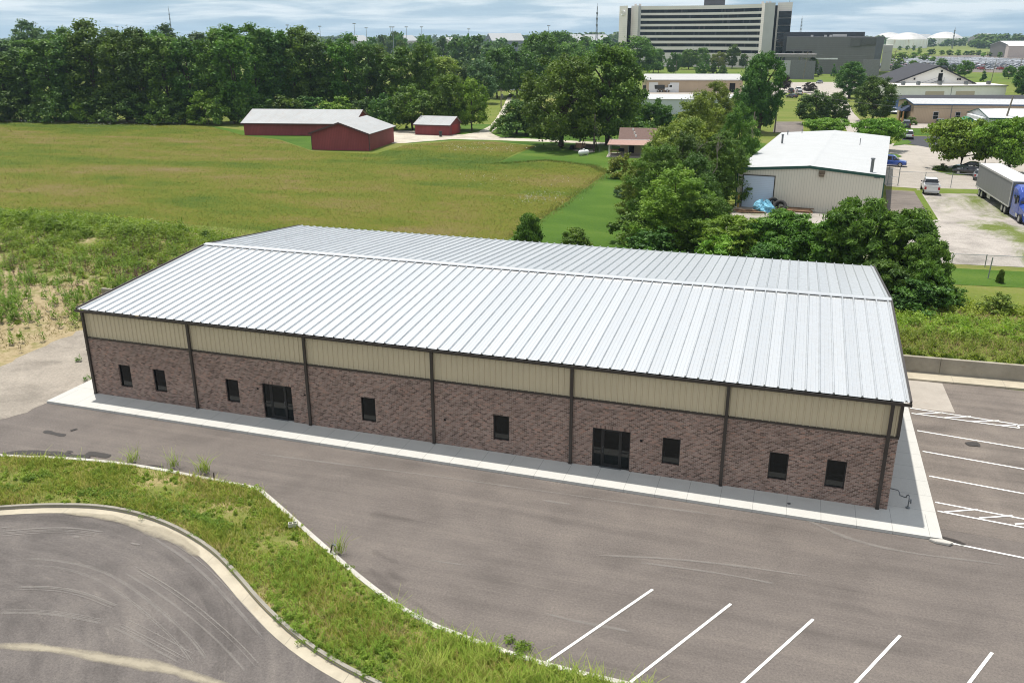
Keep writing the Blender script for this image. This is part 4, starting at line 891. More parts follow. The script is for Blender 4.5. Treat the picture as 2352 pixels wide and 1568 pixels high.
# weeds: leafy clumps
WEED = {}
def weed_mat(): return leaf_mat('leaf_weed', (.11, .17, .025), (.17, .24, .035), (.27, .33, .065), .4, .1)
LM['weed'] = weed_mat(); LM['bluepale'] = leaf_mat('leaf_bluepale', (.10, .16, .06), (.15, .22, .075), (.22, .30, .11)); LM['weedlight'] = leaf_mat('leaf_weedlight', (.15, .22, .03), (.23, .31, .04), (.34, .40, .08), .4, .1)
m_dock = leaf_mat('leaf_dock', (.05, .022, .014), (.075, .035, .022), (.11, .055, .032), .1, .1)
def clumps(name, pts, z, rad, hgt, leaf, n_leaf, rs, mat, ct=None, aspect=1.8):
    N_ = len(pts); ci = np.repeat(np.arange(N_), n_leaf); m = len(ci)
    d = rs.randn(m, 3); d /= np.linalg.norm(d, axis=1)[:, None]; d[:, 2] = np.abs(d[:, 2])
    rr = (.35+.65*rs.rand(m))[:, None]
    P = np.column_stack([pts[ci], z[ci]])+d*rr*np.column_stack([rad[ci], rad[ci], hgt[ci]])
    nr = d*.6+rs.randn(m, 3)*.6+[0, 0, .4]; nr /= np.linalg.norm(nr, axis=1)[:, None]
    tx = np.cross(nr, rs.randn(m, 3)); tx /= np.linalg.norm(tx, axis=1)[:, None]; ty = np.cross(nr, tx)
    s = (leaf*(.6+.8*rs.rand(m)))[:, None]/2
    V = np.stack([P-tx*s*aspect, P-ty*s*.5, P+tx*s*aspect, P+ty*s*.5], 1).reshape(-1, 3)
    ct = rs.rand(N_) if ct is None else ct
    return tag(np_obj(name, V, np.arange(4*m).reshape(-1, 4), mat, None, np.clip(.65*ct[ci]+.35*rs.rand(m), 0, 1)), kind='stuff')
LB = [(-10.6, 10.2), (-9, 16), (-5.5, 19.5), (-4, 34.5), (-17.3, 35), (-30.7, 36.2), (-48, 38.4), (-80, 40), (-80, 12), (-30, 4), (-12, 2)]
P = scatter(LB, 3300, rs); v = P[:, 1]-yw(P[:, 0]); pr_ = sm((v+3)/7)*.97+.05; pn = np.sin(P[:, 0]*.55+np.sin(P[:, 1]*.6)*2)*np.sin(P[:, 1]*.5-P[:, 0]*.21); P = P[rs.rand(len(P)) < pr_*np.clip(.62+.75*pn, .12, 1)]; n = len(P)
lush = sm((P[:, 1]-yw(P[:, 0])+1)/9)
patch = .5+.5*np.sin(P[:, 0]*.35+np.sin(P[:, 1]*.4)*2)
clumps('weed_clumps', P, Zg(P[:, 0], P[:, 1])-.05, .30+.55*lush*rs.rand(n), .25+.75*lush*rs.rand(n), .15, 60, rs, LM['weed'], np.clip(.15+.5*patch*lush+.4*rs.rand(n), 0, 1))
P = scatter([(-34, 24), (-6, 22), (-5, 33.5), (-18, 34.5), (-48, 38)], 520, rs); n = len(P)
clumps('shrubby_weeds', P, Zg(P[:, 0], P[:, 1])-.05, .5+.7*rs.rand(n), .5+.7*rs.rand(n), .15, 130, rs, LM['weed'], None)
P = scatter([(-40, 30), (-24, 29), (-17, 33), (-30, 36.2), (-50, 38)], 160, rs); n = len(P)
clumps('reed_weeds', P, Zg(P[:, 0], P[:, 1])-.05, .6+.7*rs.rand(n), .7+.8*rs.rand(n), .20, 150, rs, LM['weed'], None, 2.6)
# tall stalks and dock on the dry slope
def stalks(name, pts, hgt, n_leaf, leaf, mat, rs, spread=.10, z=None):
    N_ = len(pts); ci = np.repeat(np.arange(N_), n_leaf); m = len(ci); t_ = rs.rand(m)
    z = Zg(pts[:, 0], pts[:, 1]) if z is None else np.full(N_, z); a = rs.rand(m)*6.283; r_ = spread*(1.1-t_)*(.4+rs.rand(m))
    P = np.column_stack([pts[ci, 0]+r_*np.cos(a), pts[ci, 1]+r_*np.sin(a), z[ci]+hgt[ci]*(.05+.95*t_)])
    dr = np.column_stack([np.cos(a), np.sin(a), .5+rs.rand(m)*.8]); dr /= np.linalg.norm(dr, axis=1)[:, None]
    sd_ = np.column_stack([-np.sin(a), np.cos(a), np.zeros(m)])
    l = (leaf*(.6+.8*rs.rand(m))*(1.15-.7*t_))[:, None]
    V = np.stack([P, P+dr*l*.5-sd_*l*.16, P+dr*l, P+dr*l*.5+sd_*l*.16], 1).reshape(-1, 3)
    return tag(np_obj(name, V, np.arange(4*m).reshape(-1, 4), mat, None, np.clip(.5*rs.rand(N_)[ci]+.5*rs.rand(m), 0, 1)), kind='stuff')
P = np.vstack([scatter([(-11.5, 5), (-6, 19.5), (-7, 23), (-30, 24), (-34, 8), (-16, 4)], 330, rs)]+[np.array(c)+rs.randn(26, 2)*.8 for c in ((-19, 12), (-15, 14.5), (-12.4, 12), (-17.5, 9), (-22, 16), (-13, 17.5), (-24, 13), (-16, 8))])
stalks('tall_weeds', P, .5+.9*rs.rand(len(P)), 60, .22, LM['bright'], rs)
P = np.vstack([np.array(c)+rs.randn(k_, 2)*s for c, k_, s in ((np.array((-9.0, 20.2)), 130, 1.3), (np.array((-14, 21.5)), 120, 2.0), (np.array((-20, 27)), 90, 2.0), (np.array((-24, 20)), 70, 2.5), (np.array((-12, 27)), 60, 1.5), (np.array((-33, 24)), 70, 3), (np.array((-10.5, 13.5)), 10, 1.2), (np.array((-6.8, 17.8)), 24, .8), (np.array((-17, 6)), 8, 2))])
stalks('dock_weeds', P, .6+.6*rs.rand(len(P)), 50, .14, m_dock, rs, .06)
P = scatter([(-12, 2), (-10.6, 10.2), (-6.5, 18), (-6, 22), (-40, 26), (-60, 10), (-30, 2)], 26000, rs); n = len(P)
dens = np.sin(P[:, 0]*.8+np.sin(P[:, 1]*.5)*2)+np.sin(P[:, 1]*.9-P[:, 0]*.3); P = P[dens+rs.randn(n)*.8 > .1]; n = len(P)
V, Qd = blades(P, Zg(P[:, 0], P[:, 1])-.02, .10+.25*rs.rand(n), np.full(n, .06), .9, rs)
tag(np_obj('dry_grass', V, Qd, grass_mat('dry_grass', [(.30, (.10, .13, .025)), (.42, (.20, .19, .06)), (.56, (.32, .25, .12)), (.7, (.40, .32, .19))], None, .3, (.5, .5)), None, rs.rand(n)), kind='stuff')
for k_, (x, y, h_) in enumerate([(-6.4, 7.2, .3), (-4.4, 11.5, .35), (-5.4, 4.2, .35), (-2.6, 1.2, .3), (-7.6, 12.6, .3), (-3.1, 8.6, .25)]):
    pass
P = np.array([(-6.4, 7.2), (-4.4, 11.5), (-5.4, 4.2), (-2.3, 1.6), (-7.6, 12.6), (-3.1, 8.6), (-8.4, 9.1), (-2.2, 2.4), (-3.5, 4.9)]); P = np.repeat(P, 5, 0)+rs.randn(45, 2)*.12
stalks('gravel_weeds', P, (.2+.3*rs.rand(len(P))), 24, .16, LM['mid'], rs, .07)
# strip behind the retaining wall on the right
def band(v0, v1, n, x0=47.5, x1=95): x = x0+(x1-x0)*rs.rand(n)**1.3; v = v0+(v1-v0)*rs.rand(n); return np.column_stack([x, v+yw(x)])
P = band(5.2, 10.0, 560); n = len(P); clumps('weed_clumps', P, Zg(P[:, 0], P[:, 1])-.05, .35+.4*rs.rand(n), .4+.5*rs.rand(n), .14, 90, rs, LM['weedlight'], None)
P = band(10.5, 15.5, 230); n = len(P); clumps('weed_clumps', P, Zg(P[:, 0], P[:, 1])-.05, .35+.4*rs.rand(n), .35+.5*rs.rand(n), .16, 70, rs, LM['weedlight'], None)
P = band(.35, 1.6, 170); n = len(P); clumps('weed_clumps', P, Zg(P[:, 0], P[:, 1])-.05, .22+.25*rs.rand(n), .25+.3*rs.rand(n), .16, 50, rs, LM['weed'], None)
P = band(.5, 5.6, 700); stalks('tall_weeds', P, .35+.6*rs.rand(len(P)), 36, .20, LM['weed'], rs)
P = band(1.0, 12, 20000); n = len(P); V, Qd = blades(P, Zg(P[:, 0], P[:, 1])-.02, .15+.3*rs.rand(n), np.full(n, .05), .8, rs); tag(np_obj('dry_grass', V, Qd, bpy.data.materials['dry_grass'], None, rs.rand(n)), kind='stuff')
# behind the building, mostly hidden by it
P = np.column_stack([-5+50*rs.rand(900), 22+14*rs.rand(900)]); n = len(P); clumps('weed_clumps', P, Zg(P[:, 0], P[:, 1])-.05, .4+.4*rs.rand(n), .4+.5*rs.rand(n), .22, 46, rs, LM['weed'], None)
# the island: turf, tufts and tall grass
ISL = isl
P = scatter(offset_line(U, -.26)+offset_line(L, .2)[::-1], 150000, rs); P = P[(P[:, 0] > 0) & (P[:, 0] < 45) & (P[:, 1] > -24)]; n = len(P)
d1 = np.sin(P[:, 0]*1.1+2*np.sin(P[:, 1]*.9))+np.sin(P[:, 1]*1.6+P[:, 0]*.5)
P = P[rs.rand(n) < .55+.28*d1]; n = len(P); d1 = np.sin(P[:, 0]*1.1+2*np.sin(P[:, 1]*.9))+np.sin(P[:, 1]*1.6+P[:, 0]*.5)
V, Qd = blades(P, np.full(n, .125), .08+.24*rs.rand(n)*(1+.3*d1), np.full(n, .032), .8, rs, 2)
m_turf = grass_mat('turf', [(.34, (.14, .22, .026)), (.46, (.26, .32, .042)), (.55, (.37, .365, .08)), (.64, (.46, .36, .16)), (.74, (.51, .41, .24))], None, .45, (.42, .55))
tag(np_obj('island_turf', V, Qd, m_turf, None, np.repeat(rs.rand(n), 2)), kind='stuff')
P0 = scatter(offset_line(U, -.3)+offset_line(L, .25)[::-1], 1500, rs); P0 = P0[(P0[:, 0] > 0) & (P0[:, 0] < 46)]; n = len(P0)
clumps('island_weeds', P0, np.full(n, .10), .10+.26*rs.rand(n)**2, .10+.28*rs.rand(n)**2, .075, 90, rs, LM['weedlight'], None)
# leafy trefoil spilling over the lower kerb, and denser weeds at the left
q = np.array(smooth_line(dpath([(190, 1140), (260, 1150), (330, 1165), (390, 1178), (450, 1205), (500, 1222)]), 2)); q = np.repeat(q, 12, 0)+rs.randn(len(q)*12, 2)*np.array([.25, .2])+np.array([0, .28])
clumps('island_weeds', q, np.full(len(q), .10), .12+.16*rs.rand(len(q)), .12+.18*rs.rand(len(q)), .07, 70, rs, LM['weed'], None)
q = np.array(dpath([(60, 1120), (90, 1100), (30, 1130), (240, 1110), (660, 1300), (860, 1390), (820, 1440), (900, 1500), (1180, 1505)])); q = np.repeat(q, 10, 0)+rs.randn(len(q)*10, 2)*.4
clumps('island_weeds', q, np.full(len(q), .10), .12+.2*rs.rand(len(q)), .12+.25*rs.rand(len(q)), .07, 110, rs, LM['bright'], None)
# tall arching grass
def tall_grass(pts, n_each, h0, h1, seed):
    r_ = np.random.RandomState(seed); q = np.repeat(np.array(pts), n_each, 0); q = q+r_.randn(*q.shape)*.13; n = len(q)
    return blades(q, np.full(n, .12), h0+(h1-h0)*r_.rand(n), np.full(n, .030), .75, r_, 3)
edge = [tuple(p) for p in offset_line(U, -.42)]; edge = [p for p in edge if 3 < p[0] < 45]
spots = []
for p in edge:
    k_ = 2 if p[0] < 14 else (1 if p[0] < 33.5 else 3)
    if rnd.random() < (.8 if p[0] < 15 else .45 if p[0] < 33 else 1): spots += [(p[0]+rnd.uniform(-.5, .5), p[1]-rnd.uniform(0, .5)) for _ in range(k_)]
big = [(x, y) for x, y in scatter([(28.6, -14.9), (31, -15.1), (38, -15.6), (46, -15.8), (46, -19.6), (33, -18.5), (29, -17.7)], 230, rs)]
parts = [tall_grass(spots, 14, .25, .75, 1), tall_grass(big, 30, .3, .85, 2), tall_grass(dpath([(465, 1085), (475, 1088), (400, 1075), (305, 1065), (780, 1270), (905, 1430)]), 40, .5, 1.1, 3)]
V, Qd = cat(parts); tag(np_obj('tall_grass', V, Qd, grass_mat('tall_grass', [(.30, (.20, .32, .04)), (.5, (.32, .42, .065)), (.7, (.48, .46, .15))], None, .4, (.8, .8)), None, np.repeat(rs.rand(len(Qd)//3), 3)), kind='stuff')

P = scatter([(22, -11.2), (26, -13.5), (31, -15.0), (37, -15.4), (37, -19.2), (29, -18), (24, -16.4), (20, -13.5)], 1500, rs); stalks('island_stalks', P, .22+.34*rs.rand(len(P)), 34, .075, LM['weedlight'], rs, .05, .12)
P = scatter(offset_line(U, -.3)+offset_line(L, .2)[::-1], 1100, rs); P = P[(P[:, 0] > 0) & (P[:, 0] < 30)]; stalks('island_stalks', P, .14+.24*rs.rand(len(P)), 30, .07, LM['weedlight'], rs, .05, .12)
q = np.array([p for p in offset_line(L, .16) if 3 < p[0] < 45]); q = np.repeat(q, 12, 0); q = q+rs.randn(*q.shape)*.17+np.array([.05, .12]); q = q[rs.rand(len(q)) < .25+.5*np.sin(q[:, 0]*1.3+np.sin(q[:, 0]*.37)*3)]; n = len(q)
clumps('kerb_weeds', q, np.full(n, .14), .08+.12*rs.rand(n), .07+.13*rs.rand(n), .05, 60, rs, LM['weed'], None)
q = np.array([p for p in offset_line(U, -.28) if 0 < p[0] < 45]); q = np.repeat(q, 8, 0); q = q+rs.randn(*q.shape)*.14; q = q[rs.rand(len(q)) < .35+.5*np.sin(q[:, 0]*1.7)]; n = len(q)
clumps('kerb_weeds', q, np.full(n, .14), .06+.10*rs.rand(n), .08+.16*rs.rand(n), .05, 40, rs, LM['weedlight'], None)
# ragged tall edge of the meadow against the mown lawn
e = GP([(1136, 377), (1255, 369), (1360, 381), (1394, 397), (1290, 471), (1172, 547)]); e = np.array([tuple(np.array(a)*(1-t_)+np.array(b)*t_) for a, b in zip(e, e[1:]) for t_ in np.linspace(0, 1, 160)]); e = np.repeat(e, 6, 0); e = e+rs.randn(*e.shape)*.55; n = len(e)
V, Qd = blades(e, np.full(n, .98), .12+.24*rs.rand(n), np.full(n, .06), .9, rs); tag(np_obj('meadow_edge_grass', V, Qd, bpy.data.materials['meadow_grass'], None, rs.rand(n)), kind='stuff')
# ------------------------------------------------------------------ other buildings
def px(p): 
    q = np.array(p)-CAM; return 1176+F*(q@RR)/(q@WW)
def fx(p0, p1, xd, z=2.0):
    lo, hi = -1., 2.
    for _ in range(50):
        m_ = (lo+hi)/2; P_ = (p0[0]+(p1[0]-p0[0])*m_, p0[1]+(p1[1]-p0[1])*m_, z)
        if px(P_) < xd: lo = m_
        else: hi = m_
    return lo*math.hypot(p1[0]-p0[0], p1[1]-p0[1])
def face(p0, p1): return math.atan2(p1[1]-p0[1], p1[0]-p0[0]), math.hypot(p1[0]-p0[0], p1[1]-p0[1])
def shed(name, label, cat, p0, p1, D, he, hr, ridge, wall, roof, oh=.3, th=.14, off=.5, trim=None, group=None, wallname='wall'):
    "gabled building: front wall p0-p1 (seen left to right), depth D; local x along the front, y into the depth"
    a, L_ = face(p0, p1); root = thing(name, label, cat, (p0[0], p0[1], 1.0), a, group); mb = MB()
    if ridge == 'x':
        yr = D*off; pr = [(0, -.3), (D, -.3), (D, he), (yr, hr), (0, he)]
        mb.loft([[(x, y, z) for y, z in pr] for x in (0, L_)])
        w = mb.build(wallname, wall, root); mb = MB(); s0 = (hr-he)/yr; s1 = (hr-he)/(D-yr)
        pr = [(-oh, he-s0*oh+.02), (yr, hr+.02), (D+oh, he-s1*oh+.02), (D+oh, he-s1*oh+.02+th), (yr, hr+.02+th), (-oh, he-s0*oh+.02+th)]
        mb.loft([[(x, y, z) for y, z in pr] for x in (-oh, L_+oh)]); r_ = mb.build('roof', roof, root)
        if trim:
            mb = MB(); z = he-s0*oh+.02; mb.box(-oh, -oh-.06, z-.12, L_+oh, -oh-.004, z+th+.03)
            for x in (-oh-.06, L_+oh+.004): mb.loft([[(x, y, z), (x+.056, y, z), (x+.056, y, z+th+.05), (x, y, z+th+.05)] for y, z in ((-oh, he-s0*oh), (yr, hr), (D+oh, he-s1*oh))])
            mb.build('trim', trim, root)
    else:
        xr = L_*off; pr = [(0, -.3), (L_, -.3), (L_, he), (xr, hr), (0, he)]
        mb.loft([[(x, y, z) for x, z in pr] for y in (0, D)])
        w = mb.build(wallname, wall, root); mb = MB(); s0 = (hr-he)/xr; s1 = (hr-he)/(L_-xr)
        pr = [(-oh, he-s0*oh+.02), (xr, hr+.02), (L_+oh, he-s1*oh+.02), (L_+oh, he-s1*oh+.02+th), (xr, hr+.02+th), (-oh, he-s0*oh+.02+th)]
        mb.loft([[(x, y, z) for x, z in pr] for y in (-oh, D+oh)]); r_ = mb.build('roof', roof, root)
        if trim:
            mb = MB()
            for y in (-oh-.06,): mb.loft([[(x, y, z-.2), (x, y+.056, z-.2), (x, y+.056, z+th+.03), (x, y, z+th+.03)] for x, z in ((-oh, he-s0*oh), (xr, hr), (L_+oh, he-s1*oh))])
            mb.box(L_+.01, -.02, -.2, L_+.14, .14, he-.1); mb.box(-.14, -.02, -.2, -.01, .14, he-.1)
            mb.build('trim', trim, root)
    root['L'] = L_
    return root
def panel(root, name, mat, x0, x1, z0, z1, y=-.03, th=.05, bevel=0): mb = MB(); mb.box(x0, y-th, z0, x1, y+.02, z1); return mb.build(name, mat, root, bevel=bevel)
def vert(name, c, pitch=.3, var=.06, dark=.75, rough=.55, metal=0, ax=None, weather=.0):
    "vertical cladding: pressed seams as pattern on the sheet"
    k = NT(name); sx = k.n.new('ShaderNodeSeparateXYZ'); k.l(k.tc.outputs['Object'], sx.inputs[0])
    s = sx.outputs[2] if ax == 2 else k.math('ADD', sx.outputs[0], k.math('MULTIPLY', sx.outputs[1], 1.0))
    fr = k.math('FRACT', k.math('DIVIDE', k.math('ADD', s, 300.0), pitch)); line = k.math('LESS_THAN', fr, .16)
    n = k.noise(.5, 5, .6, k.map((1, 1, .35)))
    col = k.ramp(n, [(.3, tuple(x*(1-var) for x in c)), (.7, tuple(min(1, x*(1+var)) for x in c))])
    col = k.mix(line, col, tuple(x*dark for x in c))
    if weather: col = k.mix(k.math('MULTIPLY', k.ramp(k.noise(1.2, 7, .7, k.map((1, .3, 1))), [(.52, 0.0), (.7, 1.0)]), weather), col, (.30, .24, .2))
    k.color(col); return k.set(rough, metal, .18)
m_red = vert('red_siding', (.225, .056, .057), .32, .14, .78, .6); m_barnroof = vert('barn_roof', (.36, .37, .375), .7, .07, .93, .8, 0, weather=.35)
m_barntrim = plain('barn_trim', (.07, .03, .03), .6)
# red barns
p0, p1 = G(562, 310.5), G(812, 313); ze = HZ(p0, 282)-1; d_ = G(838, 268.5, 1+ze)
b1 = shed('red_barn', 'longest red barn with low rusty white roof beside the wood', 'barn', p0, p1, 13.5, ze, HZ(((p0[0]+G(609, 280)[0])/2, p0[1]+6.7, 0), 250)-1, 'x', m_red, m_barnroof, .5, .08, .5, m_barntrim)
p0, p1 = G(718, 344), G(848, 347); q = G(925, 327); D = math.hypot(q[0]-p1[0], q[1]-p1[1]); ze = HZ(p1, 307)-1
b2_ = shed('red_barn', 'red barn turning its gable to the meadow, in front of the longest barn', 'barn', p0, p1, D, ze, HZ(((p0[0]+p1[0])/2, (p0[1]+p1[1])/2), 282)-1, 'y', m_red, m_barnroof, .4, .08, .5, m_barntrim)
p0, p1 = G(954, 309.5), G(1032, 312); q = G(1060, 305); D = math.hypot(q[0]-p1[0], q[1]-p1[1])*1.05; ze = HZ(p1, 288)-1
b3 = shed('red_shed', 'small red shed with a dark bin at its front, by the gravel drive', 'shed', p0, p1, D, ze, ze+1.4, 'x', m_red, m_barnroof, .35, .08, .62, m_barntrim)
m_redbr = vert('red_door', (.34, .045, .045), .32, .1, .85)
mb = MB(); mb.box(p1[0]*0+b3['L']+.02, D*.25, 0, b3['L']+.07, D*.8, ze*.92); mb.build('door', m_redbr, b3)
mb = MB(); mb.box(b1['L']+.02, 4.2, 0, b1['L']+.07, 9.2, ze*.95); mb.build('door', m_redbr, b1)
mb = MB(); mb.box(b2_['L']*.30, -.07, 0, b2_['L']*.62, -.02, ze*.9); mb.build('door', m_red, b2_)
mb = MB(); mb.lathe([(.001, 0), (.27, 0), (.33, .95), (.33, 1.0), (.001, 1.05)], n=10); bin_ = thing('rubbish_bin', 'dark wheeled bin standing against the small red shed', 'bin', G(1012, 314, 1.03))
mb.build('body', plain('bin_plastic', (.03, .035, .035)), bin_); mb = MB(); mb.box(-.34, -.37, 1.05, .34, .36, 1.12); mb.build('lid', plain('bin_lid', (.02, .022, .022)), bin_, bevel=.02)
# white metal building
m_wsid = vert('cream_siding', (.60, .57, .49), .305, .04, .80); m_wroof = vert('white_roof', (.43, .44, .445), .9, .05, .88, .6, 0, None)
m_green = plain('green_trim', (.012, .065, .05), .45)
p0 = G(1690, 474); ze = HZ(p0, 387)-1; p1e = G(2031, 405, 1+ze); p1 = (p1e[0], p1e[1], 1.0); bk = G(1737, 304, 1+ze); D = math.hypot(bk[0]-p0[0], bk[1]-p0[1])
ml, mid = face(p0, p1)[1], ((p0[0]+p1[0])/2, (p0[1]+p1[1])/2)
zr = HZ(mid, 383)-1
wb = shed('metal_building', 'cream metal building with white roof and green trim', 'building', p0, p1, D, ze, zr, 'y', m_wsid, m_wroof, .12, .10, .5, m_green)
fr_ = lambda xd, z=3: fx(p0, p1, xd, z)
m_shutter = vert('roller_door_slats', (.50, .57, .68), .22, .03, .88, .5, 0, 2)
zt = HZ((p0[0]+(p1[0]-p0[0])*.1, p0[1]+(p1[1]-p0[1])*.1), 403)-1
dx0, dx1 = fr_(1706), fr_(1776)
panel(wb, 'roller_door', m_shutter, dx0, dx1, 0, zt)
mb = MB(); mb.box(dx0-.1, -.12, 0, dx0, -.02, zt+.1); mb.box(dx1, -.12, 0, dx1+.1, -.02, zt+.1); mb.box(dx0, -.12, zt, dx1, -.02, zt+.1); mb.build('door_frame', m_bronze, wb)
x = fr_(1882); mb = MB(); mb.box(x-.35, -.3, 4.55, x+.35, -.02, 4.95); mb.box(x-.28, -.42, 4.25, x+.28, -.02, 4.55); mb.build('wall_lamp', plain('lamp_case', (.12, .09, .06)), wb, bevel=.05)
x = fr_(2008); mb = MB(); mb.box(x-.3, -.06, 4.4, x+.3, -.02, 4.65); mb.build('wall_vent', m_steel, wb)
for x, y, h_, r_ in ((fr_(1993), 1.2, 1.6, .18), (ml*.77, D*.62, .9, .05), (ml*.12, D*.6, 1.3, .14), (ml*.08, D*.9, .6, .08), (ml*.2, D*.95, .5, .06)):
    z = ze+(zr-ze)*(1-abs(x-ml/2)/(ml/2)); mb = MB(); mb.cyl(x, y, z, z+h_, r_, 10); mb.cyl(x, y, z+h_, z+h_+.15, r_*1.5, 10, r_*1.2); mb.build('roof_vent', m_steel, wb)
mb = MB(); mb.loft([[(ml/2+dx, y, zr+.13+dz) for dx, dz in ((-.35, -.03), (0, .03), (.35, -.03), (.0, .0))] for y in (-.1, D+.1)]); mb.build('ridge_cap', m_wroof, wb)
mb = MB(); mb.cyl(0, 0, 0, 1.5, .1, 12); mb.lathe([(.1, 1.5), (.07, 1.57), (.001, 1.6)], n=12); x = dx0-.35
a_ = face(p0, p1)[0]; P_ = lambda x, y: (p0[0]+x*cos(a_)-y*sin(a_), p0[1]+x*sin(a_)+y*cos(a_), 1.0)
o = tag(mb.build('bollard', plain('yellow_post', (.62, .42, .10), .5)), 'yellow post left of the roller door', 'bollard'); o.location = P_(x, -.5)
# junk along its front
rj = random.Random(3)
mb = MB(); ri = []
for z, s in ((0, 1.05), (.2, 1.0), (.45, .98), (.7, .95), (.95, .86), (1.15, .74), (1.32, .55), (1.42, .36), (1.5, .15)): ri.append([(s*(1.5+.22*sin(3*a+z*4)+.10*sin(7*a+z)+rj.uniform(-.13, .13))*cos(a), s*(1.1+.2*sin(4*a+z*5)+.08*sin(9*a)+rj.uniform(-.12, .12))*sin(a), z*(1+.18*sin(2*a+1))+rj.uniform(-.09, .09)*(z > 0)) for a in np.linspace(0, 2*pi, 37)[:-1]])
mb.loft(ri); o = tag(mb.build('blue_tarp', plain('tarp_blue', (.16, .40, .54), .55, 0, .3, .3, 2.5)), 'light blue tarpaulin heaped over a pile by the roller door', 'tarp'); o.location = G(1752, 486, 1.03); o.scale = (.8, .8, .85)
m_rub = plain('rubber', (.018, .018, .018), .8)
def tyre(name, label, loc, rot, r=.75, w=.45):
    t_ = thing(name, label, 'tyre', loc); t_.rotation_euler = rot; mb = MB()
    n = 22; prof = [(r*.55, -w*.4), (r*.92, -w/2), (r, -w*.3), (r, w*.3), (r*.92, w/2), (r*.55, w*.4), (r*.6, 0)]
    mb.loft([[(rr*cos(2*pi*i/n), rr*sin(2*pi*i/n), z) for rr, z in prof] for i in range(n+1)], False); mb.build('tread', m_rub, t_, True); return t_
tyre('tractor_tyre', 'big black tyre leaning upright against the metal wall', P_(fr_(1779), -.9)[:2]+(1.8,), (radians(75), 0, radians(20)))
tyre('tractor_tyre', 'big black tyre lying tilted in front of an upright one', P_(fr_(1797), -1.5)[:2]+(1.62,), (radians(50), 0, radians(-10)), .85, .5)
m_wood = plain('old_timber', (.30, .19, .12), .8, 0, .2, .25, 3)
def timber(label, loc, n, l, rot, seed):
    r = random.Random(seed); mb = MB()
    for i in range(n): y = r.uniform(-.5, .5); z = .09*(i//3); mb.box(-l/2+r.uniform(-.3, .3), y-.12, z, l/2+r.uniform(-.3, .3), y+.12, z+.08)
    o = tag(mb.build('timber_stack', m_wood), label, 'timber'); o.location = loc; o.rotation_euler = (0, 0, rot)
timber('loose planks on the slab left of the blue tarp', G(1724, 487, 1.05), 8, 3.4, .2, 1)
timber('brown boards stacked against the wall right of the tyres', P_(fr_(1830), -.8), 14, 4.0, a_, 2)
timber('dark scrap timber at the right part of the metal wall', P_(fr_(1935), -.7), 8, 3.0, a_, 3)
sheet('door_slab', [P_(dx0-.8, -.02)[:2], P_(dx1+.5, -.02)[:2], P_(dx1+.5, -3)[:2], P_(dx0-.8, -3)[:2]], 1.04, concrete('door_slab', (.30, .26, .22)))
# flat trailer with lettering, half hidden by the feathery trees
fl = thing('flatbed_trailer', 'grey flatbed trailer with dark red lettering behind the feathery trees', 'trailer', G(1915, 572, 1.03), .12)
mb = MB(); mb.box(-4.2, -1.2, 1.05, 4.2, 1.2, 1.32); mb.box(1.6, -1.24, .62, 3.6, -1.2, 1.22); mb.build('deck', plain('trailer_grey', (.42, .40, .38)), fl)
m_let = plain('red_lettering', (.16, .025, .025), .6)
def letters(root, name, txt, x, y, z, size, mat, rot=(pi/2, 0, 0), ext=.01):
    c = bpy.data.curves.new(name, 'FONT'); c.body = txt; c.size = size; c.extrude = ext; c.materials.append(mat); o = bpy.data.objects.new(name, c)
    COL.objects.link(o); bpy.context.view_layer.update(); me = bpy.data.meshes.new_from_object(o.evaluated_get(bpy.context.evaluated_depsgraph_get())); bpy.data.objects.remove(o)
    o = bpy.data.objects.new(name, me); o.location = (x, y, z); o.rotation_euler = rot; return link(o, root)
letters(fl, 'lettering', 'BOYD', 1.75, -1.26, .72, .62, m_let)
for x in (-3.0, -1.9, 2.8):
    for y in (-1.1, 1.1): mb = MB(); mb.loft([[(x+rr*cos(2*pi*k_/16), yy, .5+rr*sin(2*pi*k_/16)) for k_ in range(16)] for yy, rr in ((y-.14, .45), (y-.1, .5), (y+.1, .5), (y+.14, .45))]); mb.build('wheel', m_rub, fl)
# porch house
m_shing = plain('brown_shingle', (.155, .105, .092), .9, 0, .2, .15, 5); m_porch = plain('porch_roofing', (.34, .225, .19), .8, 0, .2, .08, 2); m_cream = vert('cream_lap_siding', (.46, .40, .29), .2, .05, .85, .6, 0, 2)
q0, q1 = G(1424, 352), G(1520, 354); hh = HZ(q0, 322)-1
hs = shed('small_house', 'cream cottage with brown roof and an open porch', 'house', q0, q1, 6.5, hh, hh+1.75, 'x', m_cream, m_shing, .4, .12, .5)
c0, c1 = G(1398, 361), G(1500, 364); a2, L2 = face(q0, q1)
def loc_(p): dx, dy = p[0]-q0[0], p[1]-q0[1]; return dx*cos(a2)+dy*sin(a2), -dx*sin(a2)+dy*cos(a2)
x0, y0 = loc_(c0); x1, y1 = loc_(c1); zp = HZ(c0, 333)-1
mb = MB(); mb.loft([[(x, y0-.3, zp), (x, -.42, hh+.05), (x, -.42, hh+.13), (x, y0-.3, zp+.1)] for x in (x0-.3, x1+2)]); mb.build('porch_roof', m_porch, hs)
mb = MB(); mb.box(x0-.3, -.52, hh+.0, x1+2, -.43, hh+.2); mb.build('fascia', plain('white_trim', (.7, .7, .68)), hs)
for xx, yy in ((x0, y0), (x0+3.4, y0), (x0+7, y0), (x0, y0+2.2), (x0+.02, -.6)): mb = MB(); mb.box(xx-.06, yy-.06, 0, xx+.06, yy+.06, zp+.05+max(0, (yy-y0)*.12)); mb.build('post', plain('post_white', (.62, .6, .56)) if xx == x0 else m_steel, hs)
mb = MB(); mb.box(x0-.4, y0-.3, -.02, x1+2, -.02, .09); mb.build('porch_floor', m_lotc, hs)
